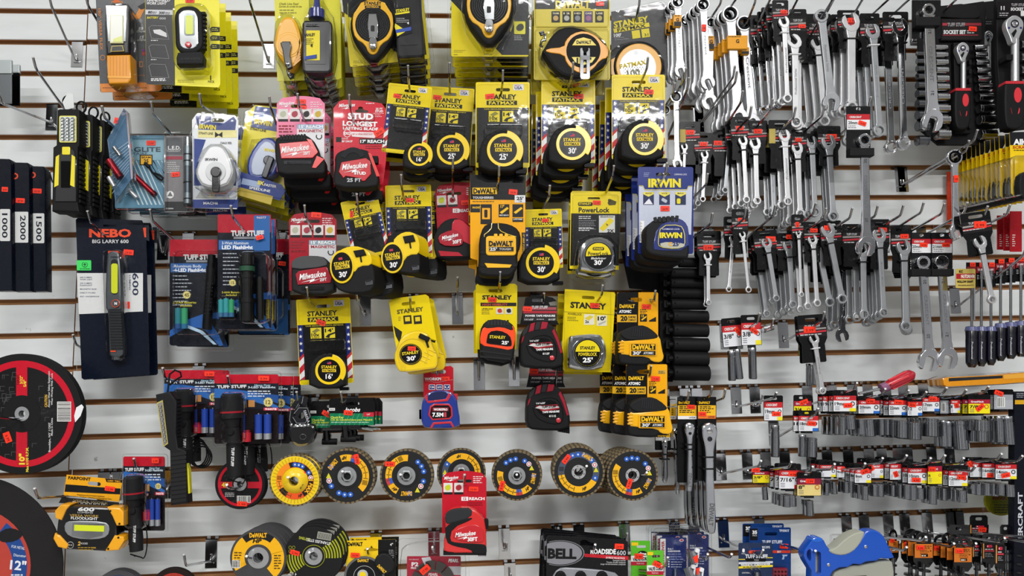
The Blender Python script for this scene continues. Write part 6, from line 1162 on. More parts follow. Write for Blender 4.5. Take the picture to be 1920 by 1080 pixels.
# flap discs
def flap(label, cx, cy, R, d, kind, n, rot, st, grp, jx=.002, tilt=(0, 0), hk=None, hub='#a9acae:s', step=.02):
    t = Th('flap_disc', label, 'flap disc', cx, cy, d, grp, o=(0, 0), tilt=tilt)
    with t.part('abrasive_flaps', label='ring of overlapping tan abrasive flaps') as p:
        n_ = 72
        p.prism(circ(0, 0, R*.97, 72), -1.5, 8, '#5b5244:m', holes=[circ(0, 0, R*.2, 24)])
        for i in range(n_):
            a = 2*PI*i/n_; b = a+2*PI/n_*1.25; q = [(R*.8*math.cos(a), R*.8*math.sin(a)), (R*math.cos(a), R*math.sin(a)), (R*math.cos(b), R*math.sin(b)), (R*.8*math.cos(b), R*.8*math.sin(b))]
            p.prism(q, -.2 if i % 2 else -1, 8, '#7a6b50:m' if i % 2 else '#4e463c:m')
    y = kind == 'yellow'
    with t.part('backing_plate') as p:
        p.prism(circ(0, 0, R*.93, 64), .6, 2, '#f0cc18:p' if y else '#2f3032:r', bev=.5, holes=[circ(0, 0, R*.2, 24)])
        if y:
            for i in range(40): a = 360*i/40; p.flat(arc(0, 0, R*.7, R*.88, a, a+2.5, 1), .9, '#c9a80e:p')
    with t.part('ring_label') as p:
        r0, r1 = (R*.5, R*.72) if y else (R*.55, R*.79); A = lambda a0, a1, c, dd=1.2, q0=r0, q1=r1: p.flat(arc(0, 0, q0, q1, a0+rot, a1+rot, max(4, int(abs(a1-a0)/8))), dd, c)
        pos = lambda a, q=(r0+r1)/2: (q*math.cos(math.radians(a+rot)), q*math.sin(math.radians(a+rot)))
        if kind == 'wide': A(0, 360, '#4a5264'); A(30, 170, '#efb21c', 1.4)
        elif y: A(0, 359, '#c8501c'); A(2, 358, '#26272a', 1.4, r0+.8, r1-.8); A(150, 250, '#ef8a1c', 1.6); A(60, 120, '#e8541c', 1.6)
        else: A(90, 215, '#efb21c', 1.4); A(60, 92, '#efb21c', 1.4)
        if kind != 'wide' and not y: A(92, 112, '#c03a40', 1.5, r0+(r1-r0)*.5, r1); A(92, 112, '#3a5ab8', 1.55, r0, r0+(r1-r0)*.5)
        for a in (250, 268, 286, 318, 20) if not y else (270, 284, 298, 330): p.flat(circ(*pos(a), (r1-r0)*.42, 12), 1.8, '#2a5cb8'); p.flat(circ(*pos(a), (r1-r0)*.16, 8), 2, '#c8d8f0')
        p.flat(circ(*pos(336 if not y else 350), (r1-r0)*.42, 12), 1.8, '#e8e8ea'); p.flat(circ(*pos(336 if not y else 350), (r1-r0)*.3, 12), 1.9, '#c8303c'); p.flat(circ(*pos(336 if not y else 350), (r1-r0)*.18, 10), 2, '#e8e8ea')
        q = pos(352); s_ = (r1-r0)*.4; p.flat([(q[0]-s_, q[1]+s_), (q[0]+s_, q[1]+s_), (q[0], q[1]-s_)], 1.8, '#d8cf2a')
        q = pos(30 if kind != 'wide' else 300); p.text('DeWALT' if not y else 'MAX', *q, (r1-r0)*.62, 2, '#f0b41c', w=R*.42, rot=30+rot+90 if kind != 'wide' else 300+rot+90, bold=.1)
        q = pos(72); p.text('HP', *q, (r1-r0)*.5, 2, '#2a2a2a', w=R*.16, rot=72+rot-90, bold=.08, shear=.3)
        q = pos(190); s2 = (r1-r0)*.36
        for i in range(6): p.flat(rotp(rr(q[0]-s2+i*s2*.36, q[1]-s2, q[0]-s2+i*s2*.36+s2*.18, q[1]+s2), rot, *q), 1.9, '#3a3010')
        for a in range(105, 180, 9): q = pos(a); p.flat(rotp(rr(q[0]-.6, q[1]-(r1-r0)*.35, q[0]+.6, q[1]+(r1-r0)*.35), a+rot+90 if a % 2 else a+rot, *q), 1.7, '#5a4410')
    with t.part('hub') as p:
        if y: p.lathe([(R*.5, 1), (R*.46, 3), (R*.36, 9), (R*.22, 12), (R*.18, 12), (R*.17, 0)], 0, 0, 0, '#eec81a:p', n=36); p.text('METAL', R*.26, R*.22, R*.07, 9.5, '#5a4a10', w=R*.22, rot=-60)
        elif hub == 'plate': p.prism(circ(0, 0, R*.27, 32), 2, 1.2, '#c8cacc:s', holes=[circ(0, 0, R*.17, 24)]); [p.flat(circ(R*.22*math.cos(a), R*.22*math.sin(a), R*.02, 8), 2.3, '#2a2a2c') for a in [math.radians(60*i+20) for i in range(6)]]
        else:
            p.prism(circ(0, 0, R*.44, 36), 1.4, 1, '#28292b:r'); p.lathe([(R*.35, 1.6), (R*.34, 3), (R*.22, 3.5), (R*.2, 3.4)], 0, 0, 0, hub, n=36); p.prism(circ(0, 0, R*.21, 6), 9, 8, hub, bev=.8, holes=[circ(0, 0, R*.13, 20)])
    if st: 
        with t.part('price_sticker') as p: p._st(st[0]-cx, st[1]-cy, '9.99', 19, 9, st[2], 2.6)
    if n: stack(t, n, step, short(label, 12), grp, jx=jx)
    if hk: hook(*hk, label='peg hook through the '+short(label, 12), up=.006)
    return t
flap('yellow-backed flap disc, leftmost of the row of flap discs', 553, 901, 49, .19, 'yellow', 1, 0, (563, 887, 14), None, step=.035, hk=(540, 895, .22))
flap('flap disc with silver nut, next right of the yellow-backed one', 651, 893, 52, .17, 'std', 1, 190, (669, 861, 80), None, step=.03, hk=(642, 884, .21))
flap('flap disc with upside-down lettering and a broad silver hub', 762, 892, 50, .17, 'std', 1, 60, (731, 870, 2), None, step=.012, hk=(751, 890, .2))
flap('flap disc half hidden behind the low red tape card', 865, 886, 46, .14, 'wide', 0, 190, None, None)
flap('flap disc right of the low red tape card', 969, 892, 47, .17, 'std', 2, -20, (941, 911, -75), None, step=.018, hk=(969, 890, .18))
flap('flap disc with a flat white hub plate, thickest stack of the row', 1085, 885, 49, .20, 'wide', 4, 0, (1062, 861, -52), 'thick stack of flap discs', hub='plate', step=.021, hk=(1100, 874, .22))
flap('flap disc with a dark hub plate, rightmost of the row', 1186, 891, 48, .19, 'std', 4, 0, (1180, 907, -72), 'rightmost stack of flap discs', hub='plate', step=.02, hk=(1213, 886, .24), jx=-.002)
# bottom discs
def art_dw(p, R):
    p.flat(arc(0, 0, R*.48, R*.92, 195, 345, 20), .5, '#efb21c:g'); p.flat(arc(0, 0, R*.48, R*.92, 150, 196, 10), .5, '#efb21c:g'); p.flat(arc(0, 0, R*.48, R*.92, -16, 50, 10), .5, '#efb21c:g'); p.flat(arc(0, 0, R*.68, R*.92, 232, 308, 12), .8, '#2a2b2e'); p.text('DeWALT', 0, -R*.8, R*.15, 1.1, '#efb21c', w=R*.62, bold=.1); p.text('HP', -R*.05, -R*.6, R*.13, 1.1, '#2a2a2a', w=R*.3, bold=.08, shear=.3); p.lines(-R*.85, -R*.2, -R*.55, 6, R*.09, R*.04, .9, '#4a3a10'); p.lines(R*.56, -R*.1, R*.85, 6, R*.09, R*.04, .9, '#4a3a10'); p.bars(-R*.9, R*.1, -R*.66, R*.34, 1, '#3a3010')
wheel('amber-labelled 4½ inch cutting wheel at the front of a thick stack', 484, 1046, 53, .20, art_dw, 8, .010, 'thick stack of amber-labelled wheels', jx=.001, rim='#444446:m', bore=.19, th=5, tilt=(0, 0))
hook(462, 1043, .24, 'peg hook through the thick stack of amber-labelled wheels', up=.006)
def art_st(p, R):
    for a0 in (150, -30):
        for i in range(6): p.flat(arc(0, 0, R*(.42+i*.095), R*(.42+i*.095)+R*.05, a0-14+i, a0+38-i, 8), .7, '#a3a822:g')
    p.tube([(R*.38*math.cos(a), R*.38*math.sin(a), 1) for a in [math.radians(q) for q in range(0, 361, 12)]], .0006, '#a3a822', 5); p.text('STAINLESS STEEL', R*.15, -R*.5, R*.09, 1, '#d8d8d8', w=R*.85, rot=190, bold=.05); p.text('CUTTING', -R*.3, -R*.6, R*.09, 1, '#b8bc3a', w=R*.4, rot=190, bold=.05)
    a = rotp(rr(R*.0, -R*.86, R*.48, -R*.62), 10, 0, 0); p.flat(a, 1, '#a8a89c'); [p.flat(rotp(rr(R*.03+i*R*.045, -R*.84, R*.05+i*R*.045, -R*.64), 10, 0, 0), 1.2, '#2a2a2a') for i in range(10)]; p.text('4 1/2"', -R*.72, R*.6, R*.1, 1, '#d8d8d8', w=R*.28, rot=190); p.sticker(-R*.64, -R*.12, '2.99', 18, 9, 16, 1.6)
    for i in range(4): p.tube([(-R*.8+(i % 2)*R*.12+R*.05*math.cos(b), -R*.3+(i//2)*R*.13+R*.05*math.sin(b), 1) for b in [math.radians(q) for q in range(0, 361, 40)]], .0004, '#a3a822', 4)
wheel('black stainless steel cutting wheel with olive stripes', 588, 1043, 55, .19, art_st, 3, .008, 'olive-striped stainless wheels', jx=.004, jz=.004, rim='#232325:r', bore=.15)
hook(580, 1036, .22, 'peg hook through the olive-striped stainless wheels', up=.006)
hook(581, 985, .02, 'bracket hidden behind the olive-striped wheels') if 0 else None
hook(345, 1040, .18, 'empty peg hook beside the amber-labelled wheels', up=.024, lean=.002, kz=16)
def art_b(c):
    def f(p, R): p.flat(arc(0, 0, R*.3, R*.8, 180, 360, 30), .5, c)
    return f
wheel('disc with a blue label peeking over the bottom edge', 222, 1118, 49, .16, art_b('#22386e:g'), 2, .01, None, rim='#47474a:m')
wheel('disc with a brick-red label peeking over the bottom edge', 326, 1112, 47, .16, art_b('#a83428:g'), 1, .01, None, rim='#3a302c:m')
# diamond blade box
t = Th('diamond_blade_box', 'diamond blade on a half yellow, half black card', 'diamond blade', 695, 1045, .17)
with t.part('backing_card') as p:
    p.prism([(649, 1014), (709, 1012), (742, 1011), (741, 1120), (649, 1120)], 0, 1.2, '#f0c81a:g', holes=[sm([(682, 1030), (693, 1028), (697, 1022), (699, 1028), (709, 1029), (709, 1033), (683, 1034)], 1)]); p.flat([(709, 1012), (742, 1011), (741, 1120), (709, 1120)], .3, '#1e1e20:g', holes=[]); p.text('DeWALT', 666, 1020, 6.8, .8, '#1c1a14', w=28, bold=.1); p.text('4"', 734, 1021, 5, .8, '#d8d8d8', w=6, bold=.04); p.lines(729, 1031, 740, 8, 3.4, 1.2, .7, '#9a9a9a'); p.sticker(666, 1041, '14.99', 17, 9, 3, 4)
with t.part('blade_label') as p:
    p.prism(circ(683, 1081, 38, 48), 3, 1.6, '#202124:g'); p.flat(arc(683, 1081, 34, 38, 180, 360, 24), 3.3, '#77787a:s'); p.text('DeWALT', 681, 1051, 5, 3.6, '#e8b830', w=21, bold=.1); p.tube([(683+20*math.cos(a), 1081+20*math.sin(a), 3.8) for a in [math.radians(q) for q in range(180, 361, 12)]], .0004, '#d8d8d8', 4); p.prism(circ(680, 1078, 10, 28), 4, .5, '#d8dadc:s'); p.prism(circ(680, 1078, 6, 20), 4.6, .5, '#f0d01a:g')
with t.part('grinding_cup', label='dark blade blank set in the card') as p: p.prism(rotp(rr(704, 1038, 738, 1078, 16, 6), -30, 720, 1058), 12, 10, '#28292b:r', bev=3); p.text('DeWALT', 716, 1067, 5.6, 12.8, '#e8b830', w=20, rot=45, bold=.1)
stack(t, 1, .03, 'diamond blade on a half yellow card', None, jx=.003)
hook(689, 1029, .19, 'peg hook through the half yellow diamond blade card', up=.012)
t = Th('diamond_blade_pack', 'red-carded diamond blade in a large clear clamshell', 'diamond blade', 812, 1050, .15)
with t.part('backing_card') as p:
    p.prism(rr(763, 1043, 864, 1120, 2), 0, 1.2, '#b3203a:g'); p.text('P2', 778, 1058, 7, .8, '#f2f2f2', w=13, bold=.1); p.text('PRO-V', 778, 1065, 3.4, .8, '#f2f2f2', w=15, bold=.06); p.text('PEARL', 850, 1051, 6, .8, '#f2f2f2', w=19, bold=.08, shear=.2); p.text('FOR ABRASIVE', 776, 1049, 2.2, .8, '#e8c8d0', w=18); p.flat([(790, 1046), (806, 1044), (810, 1052), (796, 1060)], .5, '#d8d8dc'); p.flat([(840, 1062), (864, 1062), (864, 1078), (848, 1078)], .5, '#d8d8dc')
with t.part('blade', label='segmented steel blade') as p:
    for a in range(185, 355, 32): p.prism(arc(812, 1092, 22, 41, a, a+27, 5), 6, 2.4, '#5e5b59:d')
    p.prism(circ(812, 1092, 24, 32), 6.6, 2.6, '#6b6867:d'); p.text('PEARL', 812, 1077, 5, 7.2, '#e0d8d8', w=18, bold=.06, shear=.2); p.flat(arc(812, 1092, 12, 20, 180, 360, 12), 7, '#a81c30')
with t.part('clear_clamshell') as p: p.prism(sm([(750, 1120), (750, 1034), (762, 1022), (790, 1016), (860, 1014), (874, 1030), (874, 1120)], 1), 14, 12, 'clear', bev=5, back=False); p.prism(rr(746, 1010, 880, 1120, 8), 5, 4, 'clear', bev=2, back=False); p.sticker(797, 1068, '17.99', 20, 12, -40, 15)
hook(811, 1026, .14, 'peg hook through the clear clamshell of the red diamond blade', up=.006)
# ------------------------------------------------ headlamp and chuck keys
t = Th('headlamp', 'black headlamp with its grey lettered strap bundled on a hook', 'headlamp', 565, 780, .14)
with t.part('strap', label='grey patterned elastic strap') as p:
    def band(pts, w, dd, m='#3a3b40:m'):
        a = []; b = []
        for i, (x, y) in enumerate(pts):
            x0, y0 = pts[max(0, i-1)]; x1, y1 = pts[min(len(pts)-1, i+1)]; l = math.hypot(x1-x0, y1-y0) or 1; nx, ny = -(y1-y0)/l*w, (x1-x0)/l*w; a.append((x+nx, y+ny)); b.append((x-nx, y-ny))
        p.prism(a+b[::-1], dd, 4, m, bev=.8); [p.flat([(a[i][0]*.85+b[i][0]*.15, a[i][1]*.85+b[i][1]*.15), (a[i+1][0]*.85+b[i+1][0]*.15, a[i+1][1]*.85+b[i+1][1]*.15), (a[i+1][0]*.78+b[i+1][0]*.22, a[i+1][1]*.78+b[i+1][1]*.22), (a[i][0]*.78+b[i][0]*.22, a[i][1]*.78+b[i][1]*.22)], dd+.5, '#9a9ca2') for i in range(len(pts)-1)]
    band([(550, 766), (556, 756), (566, 750), (572, 744)], 6, 10); band([(572, 744), (570, 756), (560, 768), (552, 780)], 6, 14); band([(552, 780), (558, 790), (570, 790), (578, 780), (574, 768), (562, 768), (554, 778)], 6, 20); band([(548, 770), (546, 788), (552, 798)], 5, 16)
    p.text('FAROLA', 575, 781, 5, 26, '#b8bac0', w=24, rot=70, bold=.05)
with t.part('lamp_body', label='black lamp housing') as p:
    p.prism(sm([(540, 806), (546, 796), (580, 794), (592, 800), (590, 818), (582, 834), (556, 838), (544, 826)], 1), 40, 34, '#1a1a1c:p', bev=5); p.prism(sm([(547, 826), (562, 834), (580, 830), (572, 836), (556, 837)], 1), 42, 3, '#7a6a3a:p'); p.tube([(568+6*math.cos(a), 819+5*math.sin(a), 41) for a in [math.radians(q) for q in range(0, 361, 24)]], .0005, '#4a4b50:p', 5)
    for i in range(5): p.lathe([(3, 0), (2.6, 2), (0, 3)], 546+i*8, 797+(i % 2), 38, '#a8abb0:c', n=12)
with t.part('wire') as p: p.tube([(552, 762, 20), (546, 780, 24), (548, 796, 28), (544, 812, 30)], .0009, '#0c0c0d:r', 6)
H(.2, (556, 735), 'black headlamp with lettered strap')
def chuck(label, x, y, d, n, st, name=True, grp=None):
    t = Th('chuck_key_card', label, 'chuck key', x, y, d, grp, o=(0, 0))
    with t.part('backing_card') as p:
        p.prism([(0, 4), (4, 0), (80, 0), (86, 8), (86, 50), (0, 50)], 0, 1.4, '#1b1b1d:g', holes=[slot(44, 10, 26, 6)]); p.flat(rr(1, 28, 84, 50), .4, '#177a50:g'); p.flat(rr(0, 18, 11, 23), .6, '#e8e8e4'); p.text('30250', 5.5, 20.5, 2.4, .9, K); p.flat(rr(64, 26, 84, 34), .7, '#c02034'); p.text('1/4"', 74, 30, 3, .9, '#f0f0f0'); p.text('Jacobs', 43, 21, 7.5, .8, '#f2f2f2', w=29, shear=.3, bold=.06)
        p.text('Chuck Key', 3, 35.5, 4, .9, '#d8e04a', w=24, al='l', bold=.06); p.text('Clé de mandrin/Llave para Mandril', 3, 40, 3.6, .9, '#d8e04a', w=78, al='l', bold=.04, rot=0); p.lines(4, 44, 80, 1, 3, 1.6, .8, '#a8c8b0')
        for i in range(7): p.flat([(20+i*9, 28), (22+i*9, 28), (12+i*9, 50), (10+i*9, 50)], .6, '#2e9468')
    with t.part('chuck_key', label='black steel chuck key below the card') as p:
        p.cyl((-12, 58, 10), (62, 56, 10), 2.4, '#232427:p', 10); p.cyl((30, 52, 10), (32, 74, 10), 7, '#1c1c1f:p', 14); p.lathe([(8, -8), (8, 8)], 31, 66, 10, '#1c1c1f:p', n=12); p.cyl((22, 76, 10), (50, 76, 10), 6, '#161618:r', 12); p.cyl((60, 56, 10), (82, 60, 10), 1.8, '#b8babd:c', 8); p.box(2, 50, 58, 56, 14, 10, '#202123:p', 1)
    with t.part('price_sticker') as p: p._st(st[0], st[1], '4.99', 17, 9, st[2], 1.6)
    if n: stack(t, n, .02, short(label, 11), grp, jx=.006)
    return t
chuck('green and black chuck key card, front of its stack right of the headlamp', 617, 747, .15, 2, (36, 27, 5), grp='green and black chuck key cards')
chuck('green and black chuck key card tucked between headlamp and front card', 582, 752, .11, 0, (30, 24, 30))
H(.2, (639, 735), 'front green and black chuck key cards')
# empty hooks in the middle
for (x, y, L, lb, kz) in ((858, 520, .12, 'empty peg hook between sideways tape and tough tape', 9), (571, 538, .01, '', None), (899, 667, .05, 'empty short peg hook left of the lower black and red tape', None),
    (668, 545, .18, 'empty peg hook below the sideways yellow tapes', 9), (950, 1017, .08, 'empty peg hook right of the lowest red tape', 16), (958, 1075, .03, 'empty bracket at the bottom edge right of the lowest red tape', 17)):
    if lb: hook(x, y, L, lb, kz=kz, plate=.068)
hook(965, 668, .03, 'small bracket peeking between orange tape and black tape', kz=11); hook(1047, 990, .03, 'bracket above the black roadside kit', kz=16) ; hook(1176, 1000, .03, 'bracket above the green valve core cards', kz=16); hook(209, 893, .03, 'bracket above the amber floodlight card', kz=14)
# ------------------------------------------------ wrenches
LS = '#cccdd0:s'
SS, SC_, GS = '#d4d5d7:s', '#e6e7ea:c', '#a9acaf:s'
def wr(p, a, b, w, Ra, Rb, m, dd=8, up=True, side=1, ratchet=False, mark=None, mm='#85878b', tilt=18):
    """one combination wrench in one piece: open jaw at a, ring at b, shank half width w"""
    L = math.hypot(b[0]-a[0], b[1]-a[1]); ux, uy = (b[0]-a[0])/L, (b[1]-a[1])/L; px, py = -uy, ux
    g = lambda x, y: (a[0]+px*x+ux*y, a[1]+py*x+uy*y)
    jaw = [(-.42, .12), (-.46, -1.12), (-.78, -1.0), (-1.05, -.45), (-1.0, .2), (-.72, .78), (-.3, 1.1), (.3, 1.1), (.72, .78), (1.0, .2), (1.05, -.45), (.8, -1.0), (.44, -1.12), (.42, .12), (.22, .3), (-.22, .3)]
    q = [g(x*Ra, y*Ra) for x, y in rotp(jaw, tilt*side)]; th = max(3, Ra*p.th.mm*.45)
    p.prism(q, dd, th, m, bev=1)
    y0, y1 = Ra*.7, L-Rb*.8
    if y1 > y0+4: p.prism([g(-w*1.5, y0), g(-w*1.08, y0+Ra*1.1), g(-w, (y0+y1)/2), g(-w, y1-Rb*.6), g(-w*1.3, y1), g(w*1.3, y1), g(w, y1-Rb*.6), g(w, (y0+y1)/2), g(w*1.08, y0+Ra*1.1), g(w*1.5, y0)], dd-.6, th*.75, m, bev=1.2)
    n = 24; hb = .62 if not ratchet else .66
    p.prism(circ(b[0], b[1], Rb, n), dd+1, th*1.2, m, bev=1, holes=[[(b[0]+Rb*(hb+(.05 if i % 2 else -.03))*math.cos(2*PI*i/n), b[1]+Rb*(hb+(.05 if i % 2 else -.03))*math.sin(2*PI*i/n)) for i in range(n)]])
    if ratchet: p.prism(circ(b[0], b[1], Rb*.8, n), dd+1.4, th*.8, '#26272a:d', bev=.5, holes=[circ(b[0], b[1], Rb*.56, 12)])
    if mark:
        c = g(0, (y0+y1)/2); p.text(mark, c[0], c[1], w*.7, dd-.3, mm, w=(y1-y0)*.36, rot=math.degrees(math.atan2(uy, ux))+180*(up), bold=.03)
WN = {}
ORDW = ['first', 'second', 'third', 'fourth', 'fifth', 'sixth', 'seventh', 'eighth', 'ninth', 'tenth', 'eleventh', 'twelfth', 'thirteenth']
def wlabel(row, kind):
    i = WN[row] = WN.get(row, 0)+1; return f'{kind}, {ORDW[i-1]} from left, {row}'
def ts_card(p, x0, y0, x1, y1, st=None, txt='TUFF STUFF', patch=False, rot=0):
    w, h = x1-x0, y1-y0; cx = (x0+x1)/2; R = lambda q: rotp(q, rot, cx, y0)
    o = [(x0, y0+2), (x0+2, y0), (x1-2, y0), (x1, y0+2), (x1, y0+h*.5), (x1-w*.1, y0+h*.62), (x1-w*.08, y1-2), (x1-w*.12, y1), (x0+w*.12, y1), (x0+w*.08, y1-2), (x0+w*.1, y0+h*.62), (x0, y0+h*.5)]
    p.prism(R(o), 0, 1.6, '#1d1e20:g', holes=[R(slot(cx, y0+h*.1, w*.5, h*.075))]); p.flat(R(rr(x0+1, y0+h*.2, x1-1, y0+h*.46)), .3, '#2c2728')
    p.text(txt, *R([(cx, y0+h*.24)])[0], h*.05, .7, '#b8b8ba', w=w*.55, rot=rot, bold=.06); p.flat(R([(x0+1, y0+h*.29), (x1-1, y0+h*.28), (x1-1, y0+h*.31), (x0+1, y0+h*.33)]), .5, '#a09a98'); p.flat(R([(x0+1, y0+h*.36), (x1-1, y0+h*.335), (x1-1, y0+h*.37), (x0+1, y0+h*.4)]), .5, '#c22c38'); p.lines(x0+w*.1, y0+h*.42, x1-w*.1, 1, 3, h*.02, .6, '#c8c8c8', rot)
    p.flat(R(rr(x0+w*.3, y1-h*.2, x0+w*.38, y1-h*.14)), .4, '#08080a')
    if patch: p.flat(R(rr(x0+1, y0+h*.18, x0+w*.3, y0+h*.48)), .8, '#b8a552')
    if st: p.sticker(st[0], st[1], '5.99', max(9, w*.42), max(7, w*.22), st[2] if len(st) > 2 else 0, 2)
def carded(row, card, a, b, w, Ra, Rb, d, n=0, m=SS, st=None, tie='k', jx=0, patch=False, rot=0, side=1, hk=None, mark=None, step=.018, drop=0, ratch=False, tilt=18, kind='silver combination wrench on black card', fan=0):
    lb = wlabel(row, kind); g = f'wrenches stacked behind the {ORDW[WN[row]-1]} one in the {row}' if n else None
    t = Th('carded_wrench', lb, 'wrench', a[0], a[1], d, g)
    with t.part('backing_card') as p: ts_card(p, *card, st=st, patch=patch, rot=rot)
    with t.part('wrench') as p: wr(p, a, b, w, Ra, Rb, m, side=side, mark=mark, ratchet=ratch, tilt=tilt)
    L = math.hypot(b[0]-a[0], b[1]-a[1]); ux, uy = (b[0]-a[0])/L, (b[1]-a[1])/L; cx, cy = a[0]+ux*Ra*1.9, a[1]+uy*Ra*1.9
    with t.part('cable_tie') as p: p.prism(rotp(rr(cx-w*1.9, cy-1.1, cx+w*1.9, cy+1.1), math.degrees(math.atan2(uy, ux))-90, cx, cy), 9.4, 9, '#141415' if tie == 'k' else '#d8d8da')
    if n:
        stack(t, n, step, 'wrench behind the '+ORDW[WN[row]-1]+' one in the '+row, g, jx=jx, drop=drop, rot=fan)
    if hk: hook(hk[0], hk[1], d+.06 if len(hk) < 3 else hk[2], f'peg hook holding the {ORDW[WN[row]-1]} wrench card of the {row}')
    return t
R1 = 'top wrench row'; R2 = 'second wrench row'; R3 = 'third wrench row'
# loose ratcheting wrenches hanging by their rings
def loose(row, a, b, w, Ra, Rb, d, n=0, m=SS, band=None, jx=-.006, hk=None, side=1, step=.02, drop=0, mark=None, ratch=True, kind='loose ratcheting wrench hanging by its ring', st=None, up=True, fan=0):
    lb = wlabel(row, kind); g = f'wrenches hanging behind the {ORDW[WN[row]-1]} one in the {row}' if n else None
    t = Th('ratcheting_wrench', lb, 'wrench', b[0], b[1], d, g)
    with t.part('wrench_body') as p: wr(p, a, b, w, Ra, Rb, m, side=side, ratchet=ratch, mark=mark, up=up)
    if band:
        x0, y0, x1, y1 = band
        with t.part('paper_band', label='amber paper band') as p:
            p.prism(rr(x0, y0, x1, y1, 2), 13, 9, '#eda31c:g', bev=1.5); p.flat(rr(x0+1, y0+(y1-y0)*.58, x1-1, y1-1), 13.4, '#26221a' if x1-x0 < 30 else '#eda31c'); p.text('G', (x0+x1)/2, (y0+y1)/2-2, (y1-y0)*.25, 13.8, '#3a2c10', bold=.05); p.lines(x0+2, y0+2, x1-2, 1, 2, 1.2, 13.6, '#3a2c10')
    if st:
        with t.part('price_sticker') as p: p._st(st[0], st[1], '9.99', 9, 13, 0, 9.5)
    if n: stack(t, n, step, 'wrench behind the '+ORDW[WN[row]-1]+' one in the '+row, g, jx=jx, drop=drop, rot=fan)
    w_ = at(b[0], b[1]+Rb*.0-Rb*.4, d); hook(0, 0, 0, f'peg hook through the ring of the {ORDW[WN[row]-1]} wrench in the {row}', w=w_+Vector((0, -.08, .028)))
    return t
RA = 'top left ring-hung group'
loose(RA, (1276, 131), (1271, 3), 6.2, 10.5, 12, .16, 3, band=(1263, 27, 1278, 50), jx=-.004, mark='CRESCENT', up=False)
loose(RA, (1327, 152), (1319, 8), 6.3, 12.5, 12.5, .15, 5, m=LS, band=None, jx=-.0035, mark='Crescent', st=(1320, 52), fan=.3)
loose(RA, (1330, 188), (1334, 42), 6, 14, 10, .10, 1, band=(1327, 67, 1340, 93))
loose(RA, (1385, 217), (1370, 25), 8, 16, 15.5, .15, 4, m=LS, band=(1364, 66, 1402, 92), jx=-.0045)
loose(RA, (1411, 227), (1396, 43), 7.5, 14, 15, .12, 0, m=LS, band=(1390, 88, 1405, 102), mark='Crescent')
RB = 'small ring-hung pair'
loose(RB, (1270, 305), (1268, 181), 4.5, 9, 11, .17, 0, SC_, mark='Gear', step=.02)
loose(RB, (1249, 320), (1248, 206), 4.4, 8, 9, .12)
# long black plastic-card stack
carded(R1, (1432, 15, 1466, 108), (1449, 60), (1460, 195), 4, 8, 8, .17, 8, m=SC_, jx=-.009, step=.018, kind='chrome wrench on a black card with red size label', mark='Professional')
carded(R1, (1448, 0, 1478, 78), (1471, 42), (1477, 184), 4.2, 9.5, 8.5, .20, 2, st=(1470, 22), tie='w', mark='Professional', jx=-.006)
carded(R1, (1480, 17, 1512, 106), (1491, 78), (1493, 228), 5.6, 12, 11, .17, 2, st=(1504, 49), tie='w', mark='Professional Series', jx=.012, tilt=45)
carded(R1, (1512, 26, 1558, 115), (1534, 82), (1547, 226), 5.2, 11, 10, .12, 2, mark=None, jx=-.01)
loose('single upside-down spot', (1560, 190), (1541, 29), 7, 15.5, 12.5, .18, 0, GS, mark='Professional Series', ratch=False, side=-1, kind='grey combination wrench hung upside down by its ring')
carded(R1, (1570, 19, 1611, 91), (1597, 42), (1598, 200), 7, 15.5, 11, .17, 6, st=(1598, 38), jx=-.006, step=.022)
carded(R1, (1612, 25, 1649, 120), (1638, 60), (1650, 244), 5.5, 12.5, 11.5, .17, 4, m=GS, tie='w', mark='Professional Series', jx=-.008)
carded(R1, (1655, 22, 1703, 114), (1689, 52), (1696, 268), 6.2, 14.5, 12, .17, 1, m=SC_, jx=-.014, mark='CRESCENT', step=.03)
for c, x, y in ((0, 1456, -4), (1, 1508, -8), (2, 1575, -9), (3, 1628, -10), (4, 1682, -12), (5, 1722, -14)):
    pos = at(x-28, y+30, .17); hook(0, 0, 0, f'peg hook running out of the top edge, {ORDW[c]} from left above the wrench cards', w=pos+Vector((0, -.07, .03)))
# second row
carded(R2, (1274, 228, 1313, 309), (1284, 276), (1282, 360), 2.6, 6, 5, .15, 1, st=(1294, 248), patch=True, tie='w')
carded(R2, (1301, 249, 1336, 326), (1322, 291), (1318, 373), 3.4, 7, 5.8, .15, 5, st=(1319, 270), tie='w', jx=-.002, drop=.005, step=.02, fan=1)
carded(R2, (1336, 247, 1374, 330), (1369, 257), (1360, 356), 3.4, 6.5, 6.2, .14, 3, st=(1346, 268), jx=-.002, drop=.003, m=GS)
carded(R2, (1370, 219, 1405, 300), (1394, 265), (1400, 374), 3.8, 8.2, 7, .17, 3, st=(1387, 240), jx=-.006, drop=.004)
carded(R2, (1401, 226, 1439, 307), (1417, 270), (1420, 376), 4.4, 10, 7.8, .17, 5, st=(1421, 246), jx=.001, drop=.004, step=.022)
carded(R2, (1440, 262, 1462, 320), (1447, 282), (1452, 400), 4.2, 7.5, 6.5, .15, 2, m=GS, mark='Professional')
carded(R2, (1441, 225, 1484, 316), (1472, 255), (1478, 377), 4.8, 10, 8, .18, 3, patch=True, tie='w', mark='Professional', jx=-.008, drop=.004)
carded(R2, (1484, 239, 1513, 322), (1496, 279), (1501, 400), 4.8, 10, 8.5, .16, 4, st=(1497, 262), drop=.004, jx=-.003)
carded(R2, (1510, 250, 1543, 330), (1523, 268), (1529, 397), 4.8, 10.5, 9.3, .15, 3, m=GS, drop=.002, jx=-.006)
carded(R2, (1533, 236, 1576, 311), (1555, 268), (1563, 405), 5.2, 12.5, 10, .17, 2, st=(1560, 256), m=GS)
